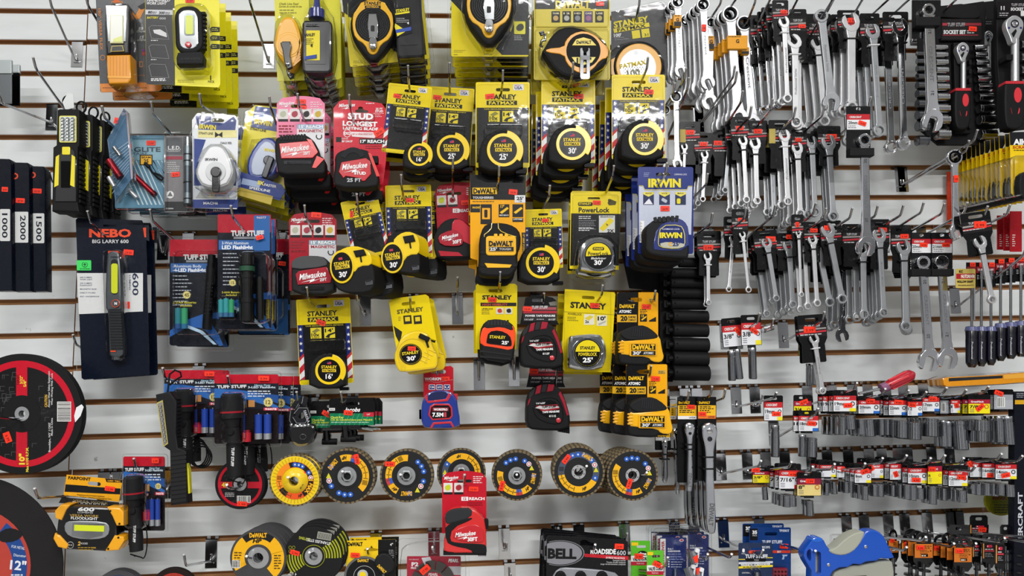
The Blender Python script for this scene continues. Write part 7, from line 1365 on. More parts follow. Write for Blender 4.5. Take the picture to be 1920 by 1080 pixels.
for i, (x, y) in enumerate(((1292, 146), (1378, 124), (1382, 134), (1393, 171), (1409, 200), (1449, 186), (1492, 201), (1546, 197), (1633, 182))):
    hook(x, y, .26, f'peg hook with its tip over the top wrench row, {ORDW[i]} from left')
# third row
carded(R3, (1307, 433, 1352, 517), (1328, 482), (1329, 567), 3.4, 7.5, 5.2, .11, 1, st=(1328, 464), tie='w', drop=.002)
carded(R3, (1357, 406, 1381, 486), (1375, 449), (1367, 542), 3.2, 6.8, 5.6, .14, 0, st=(1374, 428, 80), tie='w', mark='Professional')
carded(R3, (1372, 392, 1403, 476), (1393, 441), (1404, 543), 2.8, 5.8, 5.8, .17, 0, st=(1390, 412), tie='w')
carded(R3, (1410, 440, 1440, 511), (1424, 490), (1438, 588), 4.2, 8, 7, .12, 1, m=GS)
carded(R3, (1412, 432, 1456, 505), (1439, 457), (1456, 559), 4.2, 9, 6.5, .15, 2, st=(1445, 448), m=GS, drop=.004, rot=-4)
carded(R3, (1455, 438, 1493, 508), (1480, 463), (1487, 571), 4.8, 10, 7.8, .15, 3, st=(1482, 444), m=GS, drop=.006, jx=-.004)
carded(R3, (1484, 402, 1507, 480), (1498, 438), (1503, 552), 2.6, 5, 5, .18, 0, st=(1495, 421, 85))
carded(R3, (1507, 416, 1541, 492), (1525, 451), (1533, 568), 3.8, 8.4, 7, .16, 3, st=(1526, 432), jx=-.012, drop=.005)
carded(R3, (1537, 414, 1577, 498), (1554, 433), (1580, 560), 5.2, 12.2, 9.2, .17, 1, st=(1553, 427), m=GS, jx=-.02, drop=.005, rot=-3)
carded(R3, (1579, 420, 1615, 500), (1619, 470), (1621, 589), 5.2, 11, 9, .15, 5, m=GS, jx=-.006, drop=.004, step=.022)
carded(R3, (1630, 411, 1668, 505), (1650, 442), (1658, 586), 4.8, 12, 8.8, .17, 4, st=(1655, 431), drop=.004, mark='CHROME VANADIUM', m=GS)
carded(R3, (1670, 422, 1708, 511), (1696, 465), (1699, 611), 5.6, 12.5, 9.8, .16, 3, st=(1696, 443), m=GS, drop=.002, jx=.012)
loose('spot below the third row', (1580, 628), (1584, 502), 4, 11, 8, .10, 0, '#6a6b6e:c', side=1, mark='GEAR', up=True, kind='dark chrome wrench with jaws pointing down')
for i, (x, y) in enumerate(((1327, 326), (1336, 400), (1399, 390), (1454, 385), (1530, 381), (1549, 391), (1598, 390), (1646, 386), (1694, 385), (1732, 380), (1771, 382), (1814, 380), (1852, 387), (1894, 384))):
    hook(x, y, .25, f'peg hook with its tip over the third wrench row, {(ORDW+["fourteenth"])[i]} from left')
# hanging tilted cards on the far right
carded('far right pair', (1800, 398, 1856, 480), (1840, 455), (1861, 561), 4.6, 11, 8, .24, 0, st=(1838, 421), m=SS, rot=-8, kind='wrench on tilted black card before the yellow scrapers')
loose('far right pair', (1794, 434), (1791, 294), 6, 12, 14.5, .22, 0, SC_, mark='Crescent', st=(1793, 335), kind='chrome ratcheting wrench with orange price tag', up=False)
carded('low spot above the sockets', (1495, 590, 1548, 680), (1528, 637), (1543, 733), 4, 8.5, 6.5, .17, 1, st=(1518, 618), tie='w', rot=-4, mark='Professional', kind='small grey wrench on a tilted black card')
# black and red labelled wrenches held by a bar
def crescent(label, card, ring, jaw, w, Rr, Rj, bar, txt, d, st=None, red=(0, 0), mark=True, n=0, tl='CRESCENT'):
    t = Th('carded_wrench', label, 'wrench', ring[0], ring[1], d); x0, y0, x1, y1 = card
    with t.part('backing_card') as p:
        p.prism(rr(x0, y0, x1, y1, 1), 0, 1.4, '#28292c:g', holes=[slot((x0+x1)/2, y0+5, 9, 6)] if red[0] else [])
        if red[0]: p.flat(rr(x0+1, red[0], x1-1, red[0]+(red[1]-red[0])*.36), .3, '#c0242e'); p.flat(rr(x0+1, red[0]+(red[1]-red[0])*.36, x1-1, red[1]), .3, '#e6e7e9'); p.text(tl, x0+(x1-x0)*.38, red[0]+(red[1]-red[0])*.19, 3.4, .7, '#f2f2f2', w=(x1-x0)*.5, bold=.05); p.text(txt, x0+(x1-x0)*.27, red[0]+(red[1]-red[0])*.55, 5.4, .7, '#3a3c42', w=17, bold=.04); p.lines(x0+3, red[0]+(red[1]-red[0])*.74, x0+22, 2, 3.4, 1.2, .6, '#6a6c74')
        if st: p.sticker(st[0], st[1], '14.99', 15, 8, st[2], 1.6)
    with t.part('holding_bar') as p: p.prism(rr(*bar, 1), 20, 18, '#1c1c1e:r', bev=1.5)
    with t.part('wrench') as p: wr(p, jaw, ring, w, Rj, Rr, SC_, dd=12, mark=tl if mark else None, mm='#66686c', side=-1); [p.text(txt[:2], jaw[0]+(ring[0]-jaw[0])*f, jaw[1]+(ring[1]-jaw[1])*f, 5.4, 12.2, '#55565a', w=8, rot=-88) for f in (.24, .80)]
crescent("long chrome 21 mm wrench at the top before the socket set", (1710, 0, 1764, 72), (1742, 18), (1751, 224), 9, 12, 18, (1718, 31, 1764, 48), '21', .22)
crescent('long chrome 20 mm wrench on a red and white label, hanging centre right', (1587, 199, 1632, 292), (1622, 262), (1626, 460), 7.4, 12, 16.5, (1594, 277, 1640, 292), '20mm', .25, (1617, 231, 18), (214, 243))
crescent('chrome 20 mm wrench, left of the two jaw-down pair', (1709, 436, 1747, 510), (1732, 492), (1744, 674), 7.4, 12.8, 18.5, (1710, 504, 1751, 517), '20mm', .16, (1732, 459, 5), (448, 474))
crescent('chrome 21 mm wrench, right of the two jaw-down pair', (1747, 436, 1786, 510), (1767, 491), (1779, 671), 7.4, 12.8, 17.5, (1748, 504, 1789, 517), '21mm', .165, (1774, 459, 0), (448, 474))
hook(1817, 264, .26, 'peg hook holding the chrome ratcheting wrench with orange price tag'); hook(1796, 292, .25, 'second rod behind the chrome ratcheting wrench', kz=5) if 0 else None
# ------------------------------------------------ socket sets
def socket(p, a, b, r, m='#c9cacc:c', dark=True, n=18):
    """a: drive end, b: nut end"""
    ax, ay, ad = a; bx, by, bd = b; f = lambda k: (ax+(bx-ax)*k, ay+(by-ay)*k, ad+(bd-ad)*k); k = p.th.mm*.001
    p.tube([a, f(.02), f(.14), f(.15), f(.19), f(.20), f(.98), b, f(.97)], [r*.9*k, r*.97*k, r*.97*k, r*.9*k, r*.9*k, r*.98*k, r*k, r*.95*k, r*.7*k], m, 27, cap=True, ridge=.07)
def ratchet(t, x, y, R, hl, hy, w, dd=26, cap='#b3252c'):
    with t.part('ratchet_head', label='satin pear-shaped ratchet head') as p:
        p.prism(sm([(x-R*.8, y-R*.6), (x, y-R*1.1), (x+R*.8, y-R*.6), (x+R*1.0, y+R*.2), (x+R*.5, y+R*1.3), (x+R*.3, y+R*2), (x-R*.3, y+R*2), (x-R*.5, y+R*1.3), (x-R*1.0, y+R*.2)], 2), dd, 14, '#c6c8ca:s', bev=2)
        p.prism(circ(x, y-R*.1, R*.42, 20), dd+1, 1, '#5a5670:c'); p.lathe([(R*.3, 0), (R*.22, 2), (0, 3)], x, y-R*.1, dd+1, '#d8d8dc:c', n=16)
        for s_ in (-1, 1): p.lathe([(R*.12, 0), (R*.1, .6), (0, .6)], x+s_*R*.62, y+R*.35, dd, '#2a2870:p', n=10)
        p.prism([(x-R*.3, y+R*.9), (x+R*.1, y+R*.45), (x+R*.2, y+R*.7), (x-R*.1, y+R*1.3)], dd+2, 2, '#3a3a3c:s')
    with t.part('shank') as p: p.cyl((x, y+R*1.6, dd-8), (x, hl, dd-8), R*.36, '#b0b2b4:s', 16)
    with t.part('grip', label='black and red handle') as p:
        p.prism(sm([(x-w, hl+4), (x-w*.85, hl), (x+w*.85, hl), (x+w, hl+4), (x+w*1.05, (hl+hy)/2), (x+w*.9, hy-8), (x+w*.4, hy), (x-w*.4, hy), (x-w*.9, hy-8), (x-w*1.05, (hl+hy)/2)], 1), dd+2, 26, '#1c1c1e:r', bev=5); p.prism([(x-w*.9, hl-2), (x+w*.9, hl-2), (x+w*.95, hl+3), (x-w*.95, hl+3)], dd+3, 24, '#c4303a:r')
        h = hy-hl; p.prism(circ(x+w*.3, hl+h*.27, w*.38, 20, h*.16), dd+2.6, 1, '#d8363f:r')
        for s_ in (-1, 1): p.prism(sm([(x+s_*w*.25, hl+h*.7), (x+s_*w*.45, hl+h*.5), (x+s_*w*.4+w*.1, hl+h*.62)], 2), dd+2.4, 1, '#d8363f:r')
t = Th('socket_set', 'hanging socket set with two columns of sockets and a red-marked ratchet', 'socket set', 1790, 160, .12)
with t.part('holder') as p:
    p.prism([(1722, 20), (1845, 2), (1850, 20), (1846, 80), (1868, 250), (1850, 262), (1838, 272), (1760, 272), (1722, 240)], -2, 6, '#17171a:r', bev=1); p.prism([(1788, 80), (1815, 78), (1820, 250), (1792, 250)], 10, 10, '#1a1a1d:r', bev=2); p.prism(sm([(1730, 14), (1826, 4), (1842, 30), (1826, 36), (1740, 30)], 1), 6, 8, '#1b1b1d:r', bev=2)
    p.flat(rr(1766, 36, 1841, 74), 6.6, '#2e2426'); p.prism(rr(1764, 35, 1842, 76), 6, 3, '#211d1f:g'); p.text('TUFF STUFF', 1793, 46, 6.4, 7.2, '#9a9698', w=33, bold=.07); p.flat([(1767, 43), (1777, 43), (1776, 48), (1767, 48)], 7, '#a83440'); p.flat([(1810, 43), (1840, 43), (1840, 48), (1808, 48)], 7, '#8a2a34'); p.text('SOCKET SET', 1790, 60, 6.8, 7.2, '#e0e0e0', w=42, bold=.09); p.lines(1813, 57, 1832, 2, 3.6, 1.8, 7, '#b8b8b8'); p.flat(rr(1768, 65, 1834, 66.4), 7, '#a83440'); p.sticker(1824, 54, '29.99', 15, 9, 4, 8)
    for i in range(8): p.prism(rr(1775, 84+i*22, 1780, 92+i*22, 1), 18, 16, '#1c1c1f:r'); p.prism(rr(1817, 112+i*17, 1822, 121+i*17, 1), 18, 16, '#1c1c1f:r')
sy = [89, 103, 117, 132, 148, 164, 183, 204, 225, 252]
for i, y in enumerate(sy):
    r = 5+i*.55
    with t.part('socket') as p: socket(p, (1775+i*.4, y, 14), (1752+i*.3, y, 14), r)
    with t.part('socket') as p: socket(p, (1826+i*1.2, y, 14), (1848+i*1.9, y, 14), r)
    with t.part('socket') as p: socket(p, (1737+i*.3, y+12, 8), (1719, y+12, 8), r-.5, '#7c7e82:c')
ratchet(t, 1806, 91, 12.5, 167, 243, 15.5)
hook(0, 0, 0, 'peg hook holding the hanging socket set', w=at(1768, 40, .12)+Vector((0, -.10, .05)))
t = Th('socket_set', 'larger socket set cut by the top right corner', 'socket set', 1890, 120, .16)
with t.part('holder') as p: p.prism([(1868, -8), (1940, -8), (1940, 240), (1880, 246), (1870, 120)], 0, 10, '#1a1a1e:r', bev=2); p.prism(rr(1870, 4, 1940, 34), 4, 4, '#2a2528:g'); p.text('11', 1880, 15, 7, 4.6, '#d8d8d8', w=7, bold=.08); p.text('TUFF STUFF', 1910, 9, 5, 4.6, '#9a9698', w=28, bold=.07); p.text('SOCKET SET', 1913, 17, 5.4, 4.6, '#e0e0e0', w=36, bold=.09); p.lines(1874, 24, 1892, 2, 4, 1.6, 4.5, '#b8b8b8'); p.prism(rr(1914, 20, 1925, 30), 4.4, .4, '#e0e0de'); p.prism(rr(1887, 102, 1900, 112, 1), 30, 24, '#151517:r')
ratchet(t, 1903, 46, 18, 154, 243, 19, 34)
for i in range(5):
    with t.part('socket') as p: socket(p, (1912, 84+i*24, 8), (1935, 84+i*24, 8), 8)
t = Th('socket_set', 'rear socket set half hidden between the two ratchets', 'socket set', 1858, 120, .08)
with t.part('holder') as p: p.prism([(1838, 4), (1874, 0), (1874, 240), (1866, 240)], 0, 8, '#151518:r', bev=1); p.text('11', 1846, 33, 5, .6, '#8a8a8c', w=6); p.lines(1844, 40, 1860, 2, 4, 1.2, .5, '#77777a')
ratchet(t, 1854, 66, 9, 168, 236, 9, 16)
# ------------------------------------------------ scrapers
t = Th('scraper_card', 'black glass scraper on a yellow card, front of the long fanned row', 'scraper', 1896, 262, .22, 'yellow scraper cards fanned in a row')
with t.part('backing_card') as p:
    p.prism([(1893, 248), (1955, 246), (1957, 372), (1905, 371), (1896, 362)], 0, 1.4, '#f0cb18:g'); p.flat([(1893, 248), (1955, 246), (1955, 272), (1894, 272)], .3, '#22242c'); p.text('Allway', 1912, 287-0, 1, .1, '#22242c') if 0 else p.text('Allway', 1922, 266, 10, .7, '#f2f2f2', w=44, bold=.1); p.text('SCRAPER', 1918, 276, 5, .7, '#c03a20', w=38, bold=.05); p.lines(1901, 281, 1940, 1, 3, 1.6, .6, '#4a4010'); p.prism(rr(1903, 300, 1912, 350, 2), 6, 5, '#e9c312:g', bev=1)
with t.part('scraper', label='black plastic scraper') as p: p.prism(sm([(1914, 322), (1940, 322), (1940, 372), (1914, 372), (1911, 346)], 1), 22, 18, '#222325:r', bev=3)
with t.part('clear_blister') as p: p.prism(rr(1904, 290, 1950, 366, 5), 24, 22, 'clear', bev=4, back=False)
stack(t, 12, .0165, 'black scraper on yellow card', 'yellow scraper cards fanned in a row', drop=-.0012)
for i, x in enumerate((1870, 1882, 1894)):
    t = Th('scraper_card', ('red scraper card, leftmost below the yellow ones', 'red scraper card, middle one below the yellow ones', 'red scraper card, rightmost below the yellow ones')[i], 'scraper', x, 440, .06+.02*i, single=True)
    with t.part('card') as p: p.prism(rr(x, 404-i*4, x+22, 468+i*2), 0, 2, '#a81a24:g'); p.lines(x+4, 440, x+10, 6, 4, 1.6, .5, '#e8d8d0')
t = Th('scraper_card', 'narrow red card at the back of the yellow scraper row', 'scraper', 1782, 340, .02, single=True)
with t.part('card') as p: p.prism(rr(1776, 322, 1790, 420), 0, 2, '#b5341c:g')
# ------------------------------------------------ nut drivers
t0 = [(1822, 612, 11), (1840, 612, 9), (1858, 612, 9), (1876, 606, 9.5), (1895, 604, 10), (1914, 602, 10)]
for i, (x, y, r) in enumerate(t0):
    t = Th('nut_driver', f'nut driver with clear dark blue handle, {ORDW[i]} from left at the right edge', 'nut driver', x, y, .15, 'clear-handled nut drivers')
    with t.part('handle', label='clear dark blue handle') as p:
        k = t.mm*.001; p.tube([(x, y, 0), (x, y+3, 0), (x, y+8, 0), (x, y+22, 0), (x, y+26, 0), (x, y+70-i*2, 0), (x, y+77-i*2, 0)], [r*.6*k, r*.85*k, r*k, r*.9*k, r*.95*k, r*.9*k, r*.5*k], '#0c0d1c:p', 12)
        for a in range(6): p.tube([(x+r*.9*math.cos(a*PI/3), y+8, r*t.mm*.9*math.sin(a*PI/3)), (x+r*.9*math.cos(a*PI/3), y+68-i*2, r*t.mm*.9*math.sin(a*PI/3))], .0022, '#191a3a:p', 6)
        p.tube([(x, y+1, 0), (x, y+9, 0)], [r*.9*k, r*1.06*k], '#5a5e8a:p', 16); p.text('Professional', x+1, y+45, 3.6, r*t.mm+1, '#c8c8d0', w=32, rot=90)
    with t.part('shaft') as p: p.cyl((x, y-98, 0), (x, y+2, 0), 2.4, '#b4b6b8:c', 12); p.cyl((x, y-104, 0), (x, y-88, 0), 4, '#9a9c9e:c', 12)
    with t.part('backing_card') as p:
        p.prism(rr(x-10, y-120, x+9, y-74), -4, 1.5, '#1b1b1d:g'); p.flat(rr(x-9, y-112, x+8, y-100), -3.6, '#8a1c26'); p.text('TUFF', x-1, y-106, 4, -3.2, '#dcdcdc', w=12, bold=.05); p.lines(x-8, y-96, x+6, 3, 3, 1.2, -3.4, '#b8b8b8'); p.sticker(x+2, y-116, '4.99', 11, 8, 0, -2)
t = Th('driver_label_card', 'gold and red hollow shaft nut driver card', 'nut driver', 1811, 522, .2)
with t.part('backing_card') as p: p.prism(rr(1792, 504, 1829, 540, 2), 0, 1.5, '#c9b25c:g'); p.flat(rr(1793, 513, 1828, 523), .4, '#a81c28'); p.text('NUTDRIVER', 1815, 518, 6, .8, '#f2f0e0', w=26, bold=.06); p.text('KC', 1802, 509, 4.4, .8, '#2a2418', w=7, bold=.08); p.text('HOLLOW SHAFT', 1810, 528, 4, .8, '#2a2418', w=30, bold=.08); p.text('WARRANTY', 1811, 535, 2.6, .8, '#2a2418', w=30)
with t.part('shaft') as p: p.cyl((1826, 540, -4), (1826, 600, -4), 2.2, '#b4b6b8:c', 10)
hook(1925, 462, .26, 'long peg hook running to the right edge above the nut drivers', kz=9)
# ------------------------------------------------ socket cards
def sock(label, card, txt, socks, d, st=None, style='r', grp=None, n=0, rot=0, tab=None, jx=0, step=.02, drop=0):
    x0, y0, x1, y1 = card; w, h = x1-x0, y1-y0; t = Th('carded_socket', label, 'socket', x0, y0, d, grp)
    R = lambda q: rotp(q, rot, x0, y0)
    with t.part('backing_card') as p:
        p.prism(R([(x0, y0-h*.3), (x0+2, y0-h*.36), (x1-2, y0-h*.36), (x1, y0-h*.3), (x1, y1), (x0, y1)]), 0, 1.6, '#1b1b1d:g', holes=[R(slot((x0+x1)/2, y0-h*.19, w*.4, h*.13))])
        c1, c2 = {'r': ('#c4262c', '#e4e6ea'), 'y': ('#a81c3a', '#f2e01c'), 't': ('#8a1c38', '#e2cc82'), 'b': ('#9a9da4', '#a6a9b0'), 'o': ('#d8742a', '#d8742a')}[style]; m_ = .3 if style in 'ry' else .36
        p.flat(R(rr(x0+.8, y0, x1-.8, y0+h*m_)), .4, c1); p.flat(R(rr(x0+.8, y0+h*m_, x1-.8, y1-.8)), .4, c2)
        if style == 'b': p.bars(x0+w*.2, y0+h*.2, x0+w*.55, y1-h*.2, .9)
        elif style == 'o': p.lines(x0+3, y0+h*.3, x1-8, 3, h*.14, h*.07, .8, '#6a3410'); p.flat(R(rr(x0+w*.3, y1-h*.25, x1-w*.25, y1-h*.06)), .8, '#2a1c14'); p.text('8-in-1', x0+w*.5, y1-h*.15, h*.12, 1.1, '#e8e0d8', w=w*.35) if 0 else None
        else:
            p.text({'r': 'CRESCENT', 'y': 'GreatNeck', 't': 'GreatNeck'}[style], *R([(x0+w*.42, y0+h*.15)])[0], h*.12, .8, '#f2f2f2', w=w*.58, rot=rot, bold=.05); p.text(txt, *R([(x0+w*.07, y0+h*.5)])[0], h*.2, .8, '#33353a', w=w*(.125*len(txt) if w > 25 else .75), rot=rot, bold=.05, al='l')
            for k in range(3): p.flat(R(rr(x0+w*.08, y0+h*(.68+.09*k), x0+w*.28, y0+h*(.71+.09*k))), .7, '#6a6c74')
            p.flat(R(circ(x1-w*.17, y0+h*.5, w*.1, 14)), .7, '#33353a' if style == 'r' else '#c9742a'); p.flat(R(circ(x1-w*.17, y0+h*.5, w*.06, 12)), .8, c2)
            if tab: p.flat(R(rr(x1-w*.3, y1-h*.22, x1-.8, y1-.8)), .8, {'b': '#2a6ac0', 'y': '#efe02a', 'r': '#c4262c'}[tab])
        if st: p.sticker(st[0], st[1], st[3] if len(st) > 3 else '4.99', min(17, w*.5), 8.5, st[2], 1.6)
        p.prism(R(rr(x0+w*.3, y1, x1-w*.3, y1+h*.12)), 0, 2, '#1b1b1d:r')
    for s_ in socks:
        x, a, b, r = s_[:4]; lean = s_[4] if len(s_) > 4 else 0
        with t.part('socket') as p: socket(p, (x, a, 4), (x+lean, b, 4), r, '#aeb0b3:c')
    if n: stack(t, n, step, short(label, 11), grp, jx=jx, drop=drop)
sock("3/8 inch deep socket card left of its twin above the wall gap", (1353, 612, 1390, 652), '3/8"', [(1371, 658, 714, 7, 2), (1381, 655, 711, 7, 6)], .14, (1384, 621, 50), rot=-5)
sock("3/8 inch deep socket card right of its twin, with two price tags", (1389, 606, 1427, 648), '3/8"', [(1410, 652, 711, 7.6, 2)], .16, (1414, 620, 35), tab='y', rot=-2)
hook(1424, 587, .22, 'peg hook with raised tip over the twin 3/8 inch socket cards'); hook(1450, 598, .22, 'peg hook holding a chrome socket beside the twin 3/8 inch cards'); hook(1546, 585, .22, 'peg hook over the low tilted wrench card')
t = Th('chrome_socket', 'short chrome socket hanging on the tip of a peg hook', 'socket', 1440, 615, .17, single=True)
with t.part('socket') as p: socket(p, (1449, 612, 0), (1430, 618, 0), 7)
sock('tall double socket card with yellow corner behind the low tilted wrench', (1497, 640, 1510, 667), '11', [(1516, 682, 724, 5), (1526, 684, 722, 4)], .12, None, 'y')
S1 = [((1432, 754, 1468, 789), '19mm', [(1453, 797, 857, 8)], (1456, 776, 0), 'r', .17, 0, 'y'), ((1488, 752, 1522, 784), '3/4', [], (1507, 754, -20), 'y', .14, 0, None), ((1487, 780, 1503, 809), '18', [(1504, 815, 856, 7)], None, 'r', .17, 0, None), ((1497, 780, 1535, 809), '18mm', [(1521, 820, 857, 11, -1)], (1522, 794, 4), 'r', .18, 1, 'b'),
 ((1542, 743, 1562, 772), '19m', [(1559, 781, 815, 9)], (1554, 748, 85), 'r', .15, 1, None), ((1562, 742, 1606, 772), '19mm', [(1578, 782, 815, 8), (1593, 778, 805, 10, 2)], (1590, 760, -2), 'r', .18, 3, 'y'), ((1609, 751, 1650, 776), '20mm', [(1612, 786, 815, 9, 2), (1628, 786, 818, 11, 2)], (1632, 752, 0), 'r', .16, 3, 'b'), ((1650, 750, 1664, 776), '22', [(1651, 786, 816, 9), (1665, 786, 816, 8)], None, 'r', .14, 2, None),
 ((1666, 751, 1701, 779), '22mm', [(1690, 788, 821, 12)], (1685, 754, 5), 'r', .17, 3, 'b'), ((1701, 753, 1730, 780), '12', [(1714, 792, 824, 12)], (1711, 759, 5), 'r', .18, 2, 'b'), ((1729, 746, 1762, 772), '17mm', [(1745, 784, 818, 13.5)], (1749, 748, 0), 'r', .17, 3, 'b'), ((1762, 751, 1780, 776), '', [(1768, 788, 838, 7, 2), (1778, 790, 838, 7)], None, 'b', .15, 1, None),
 ((1782, 750, 1801, 775), '17', [(1799, 788, 843, 13, 4)], (1794, 760, 80), 'r', .16, 2, 'y'), ((1815, 749, 1857, 776), '7/8"', [(1838, 787, 808, 15), (1839, 806, 828, 11)], (1838, 764, -40), 'y', .19, 2, None), ((1863, 740, 1900, 768), '', [(1872, 780, 830, 8, 2), (1888, 780, 834, 10, 4)], (1873, 737, 20), 'b', .17, 2, None)]
S2 = [((1411, 884, 1443, 906), '3/8"', [(1433, 913, 937, 5.5, 2)], (1417, 881, 5), 'y', .13, 0, None), ((1450, 886, 1464, 915), '7', [(1466, 926, 948, 7)], None, 'r', .15, 2, None), ((1460, 882, 1502, 917), '7/16"', [(1474, 928, 950, 8), (1484, 928, 949, 9)], (1487, 889, 4), 'r', .18, 1, 'r'), ((1494, 897, 1540, 930), '8"', [(1517, 938, 967, 8, 1)], (1519, 902, 0, '3.99'), 't', .19, 1, None),
 ((1536, 872, 1568, 895), '8', [(1548, 905, 928, 6), (1562, 903, 926, 6, 2)], None, 'r', .15, 2, 'y'), ((1568, 874, 1584, 896), '9m', [(1586, 903, 924, 5.5), (1596, 902, 924, 5.5)], (1581, 880, 80), 'r', .15, 1, None), ((1602, 880, 1634, 906), '8mm', [(1621, 911, 937, 7.4)], (1622, 884, -20), 'r', .18, 2, 'y'), ((1633, 871, 1657, 897), '', [(1638, 907, 930, 7), (1650, 907, 931, 7)], (1634, 877, 60), 'r', .16, 3, 'y'),
 ((1668, 870, 1690, 900), '', [(1675, 909, 930, 7), (1688, 907, 929, 6)], (1680, 889, 70), 'r', .15, 3, None), ((1702, 878, 1739, 907), '10mm', [(1700, 909, 936, 7), (1711, 909, 938, 7.4), (1725, 915, 936, 7.6)], (1718, 900, 2), 'r', .18, 3, 'y'), ((1739, 874, 1767, 908), 'n', [(1748, 911, 945, 8.4)], (1748, 880, 0, '3.98'), 'y', .19, 1, None), ((1768, 878, 1780, 906), '12', [(1768, 915, 938, 7), (1785, 915, 936, 7)], None, 'r', .15, 2, None),
 ((1778, 883, 1815, 912), '12mm', [(1803, 919, 942, 8.4, 1)], (1803, 895, 8), 'r', .18, 2, 'y'), ((1818, 868, 1841, 895), '', [(1822, 907, 926, 7), (1834, 907, 928, 7)], (1819, 870, 60), 'r', .15, 1, None), ((1841, 869, 1866, 896), '16mm', [(1850, 906, 929, 8), (1864, 906, 930, 8)], (1857, 891, 0), 'r', .16, 2, None), ((1866, 871, 1907, 899), '14mm', [(1892, 908, 931, 9, 1), (1876, 907, 929, 7)], (1886, 891, -12), 'r', .18, 2, 'y')]
O16 = ORDW+['fourteenth', 'fifteenth', 'sixteenth']
for nm, rows in (('upper', S1), ('lower', S2)):
    for i, (card, txt, socks, st, style, d, n, tab) in enumerate(rows):
        kind = {'r': 'socket on red and white card', 'y': 'chrome socket on yellow card', 't': 'chrome socket on tan card', 'b': 'socket card turned to grey barcode side'}[style]
        if txt and len(txt) > 3 and '/' not in txt: kind += ' marked '+txt
        lb = f'{kind}, {O16[i]} from left in the {nm} socket row'
        sock(short(lb, 16), card, txt, socks, d, st, style, (f'cards behind the {O16[i]} of the {nm} socket row' if n else None), 0, 0, tab)
        if n:
            o = bpy.context.scene.collection.objects[-1]
            while o.parent: o = o.parent
            class S_: pass
            s_ = S_(); s_.root = o; stack(s_, n, .024, f'socket card behind the {O16[i]} one of the {nm} socket row', f'cards behind the {O16[i]} of the {nm} socket row', jx=.002, drop=.001)
for i, (x, y) in enumerate(((1456, 736), (1534, 766), (1607, 718), (1660, 729), (1704, 732), (1737, 735), (1775, 727), (1812, 731), (1854, 725))): hook(x, y, .24, f'peg hook of the upper socket row, {ORDW[i]} from left', up=.012)
for i, (x, y) in enumerate(((1427, 864), (1484, 866), (1524, 875), (1565, 870), (1622, 869), (1655, 859), (1700, 854), (1745, 859), (1772, 854), (1807, 859), (1829, 874), (1878, 851), (1917, 855))): hook(x, y, .25, f'peg hook of the lower socket row, {O16[i]} from left', up=.012)
hook(1335, 725, .2, 'peg hook over the right amber ratchet card'); hook(1292, 733, .2, 'peg hook over the left amber ratchet card'); hook(1360, 730, .2, 'bare peg hook right of the amber ratchet cards'); hook(1430, 740, .05, 'short empty bracket above the 19 mm socket card', kz=12)
# ------------------------------------------------ amber-labelled ratchets
def dratchet(label, card, x, y0, y1, R, w, d, n=0, foot='#e8e8ea', st=None, lean=0, grp=None):
    t = Th('ratchet_card', label, 'ratchet', x, y0, d, grp); x0, c0, x1, c1, cb = card
    with t.part('backing_card') as p:
        p.prism(rr(x0, c0, x1, cb, 2), 0, 1.6, '#17181a:g', holes=[circ((x0+x1)/2-6, c0+4, 2.6, 12)]); p.text('DeWALT', x0+13, c0+11, 4.2, .8, '#f3c013', w=21, bold=.09); p.flat(rr(x0+1, c0+16, x1-1, c1-6), .5, '#efb81c' if foot[1] == 'e' else '#f0a41c'); p.flat(rr(x0+1, c1-6, x1-1, c1), .5, foot); p.lines(x0+4, c0+18, x1-4, 4, 3.4, 1.8, .8, '#3a2c10'); p.text('1/4"DR', x1-9, c1-3, 3, .9, '#3a3a3a', w=12, bold=.04)
        if st: p.sticker(st[0], st[1], '34.99', 15, 8, 2, 1.6)
    with t.part('holding_band', label='black rubber retaining bands') as p:
        for yy in (0, 22 if R > 12 else 9): p.prism(rr(x-w-4, y0+(y1-y0)*.30+yy, x+w+4, y0+(y1-y0)*.30+yy+3, 1), 20, 18, '#121213:r', bev=1)
    with t.part('ratchet', label='chrome ratchet') as p:
        p.prism(sm([(x-R*.9, y0+R*.5), (x-R*.4, y0), (x+R*.4, y0), (x+R*.9, y0+R*.5), (x+R, y0+R*1.3), (x+w, y0+R*3), (x+w*.9, y0+(y1-y0)*.45), (x+w, y0+(y1-y0)*.52), (x+w*1.15+lean, y1-6), (x+lean, y1), (x-w*1.15+lean, y1-6), (x-w, y0+(y1-y0)*.52), (x-w*.9, y0+(y1-y0)*.45), (x-w, y0+R*3), (x-R, y0+R*1.3)], 2), 17, 13, '#b4b6b9:c', bev=3)
        p.lathe([(R*.36, 0), (R*.34, 2), (R*.2, 3), (0, 3)], x, y0+R*.95, 17, '#d8d8da:c', n=16); p.lathe([(R*.3, 0), (R*.26, 1.5), (0, 1.6)], x, y0+R*1.95, 17, '#4a4b4e:c', n=16)
        p.text('DEWALT', x+lean*.8, y0+(y1-y0)*.82, w*1.0, 17.4, '#5a5a5c', w=(y1-y0)*.2, rot=94, bold=.05)
    if n: stack(t, n, .026, label, grp, jx=-.003, drop=.0)
dratchet('chrome ratchet on a slim amber and white card', (1270, 744, 1307, 786, 905), 1294, 793, 924, 10, 5.2, .15, st=(1296, 763))
dratchet('large chrome ratchet on amber and orange card', (1308, 744, 1343, 785, 902), 1331, 793, 1003, 15.5, 8.5, .16, 4, foot='#e8742a', st=(1317, 776), lean=4, grp='large chrome ratchets behind one card')
dratchet('small bare-handled chrome ratchet beside the amber compact tape', (1255, 748, 1268, 786, 850), 1269, 803, 930, 7.5, 3.4, .12, lean=3)
dratchet('short pair of chrome handles hanging under the amber compact tape', (1228, 790, 1258, 826, 844), 1248, 826, 908, 6, 4.4, .12)
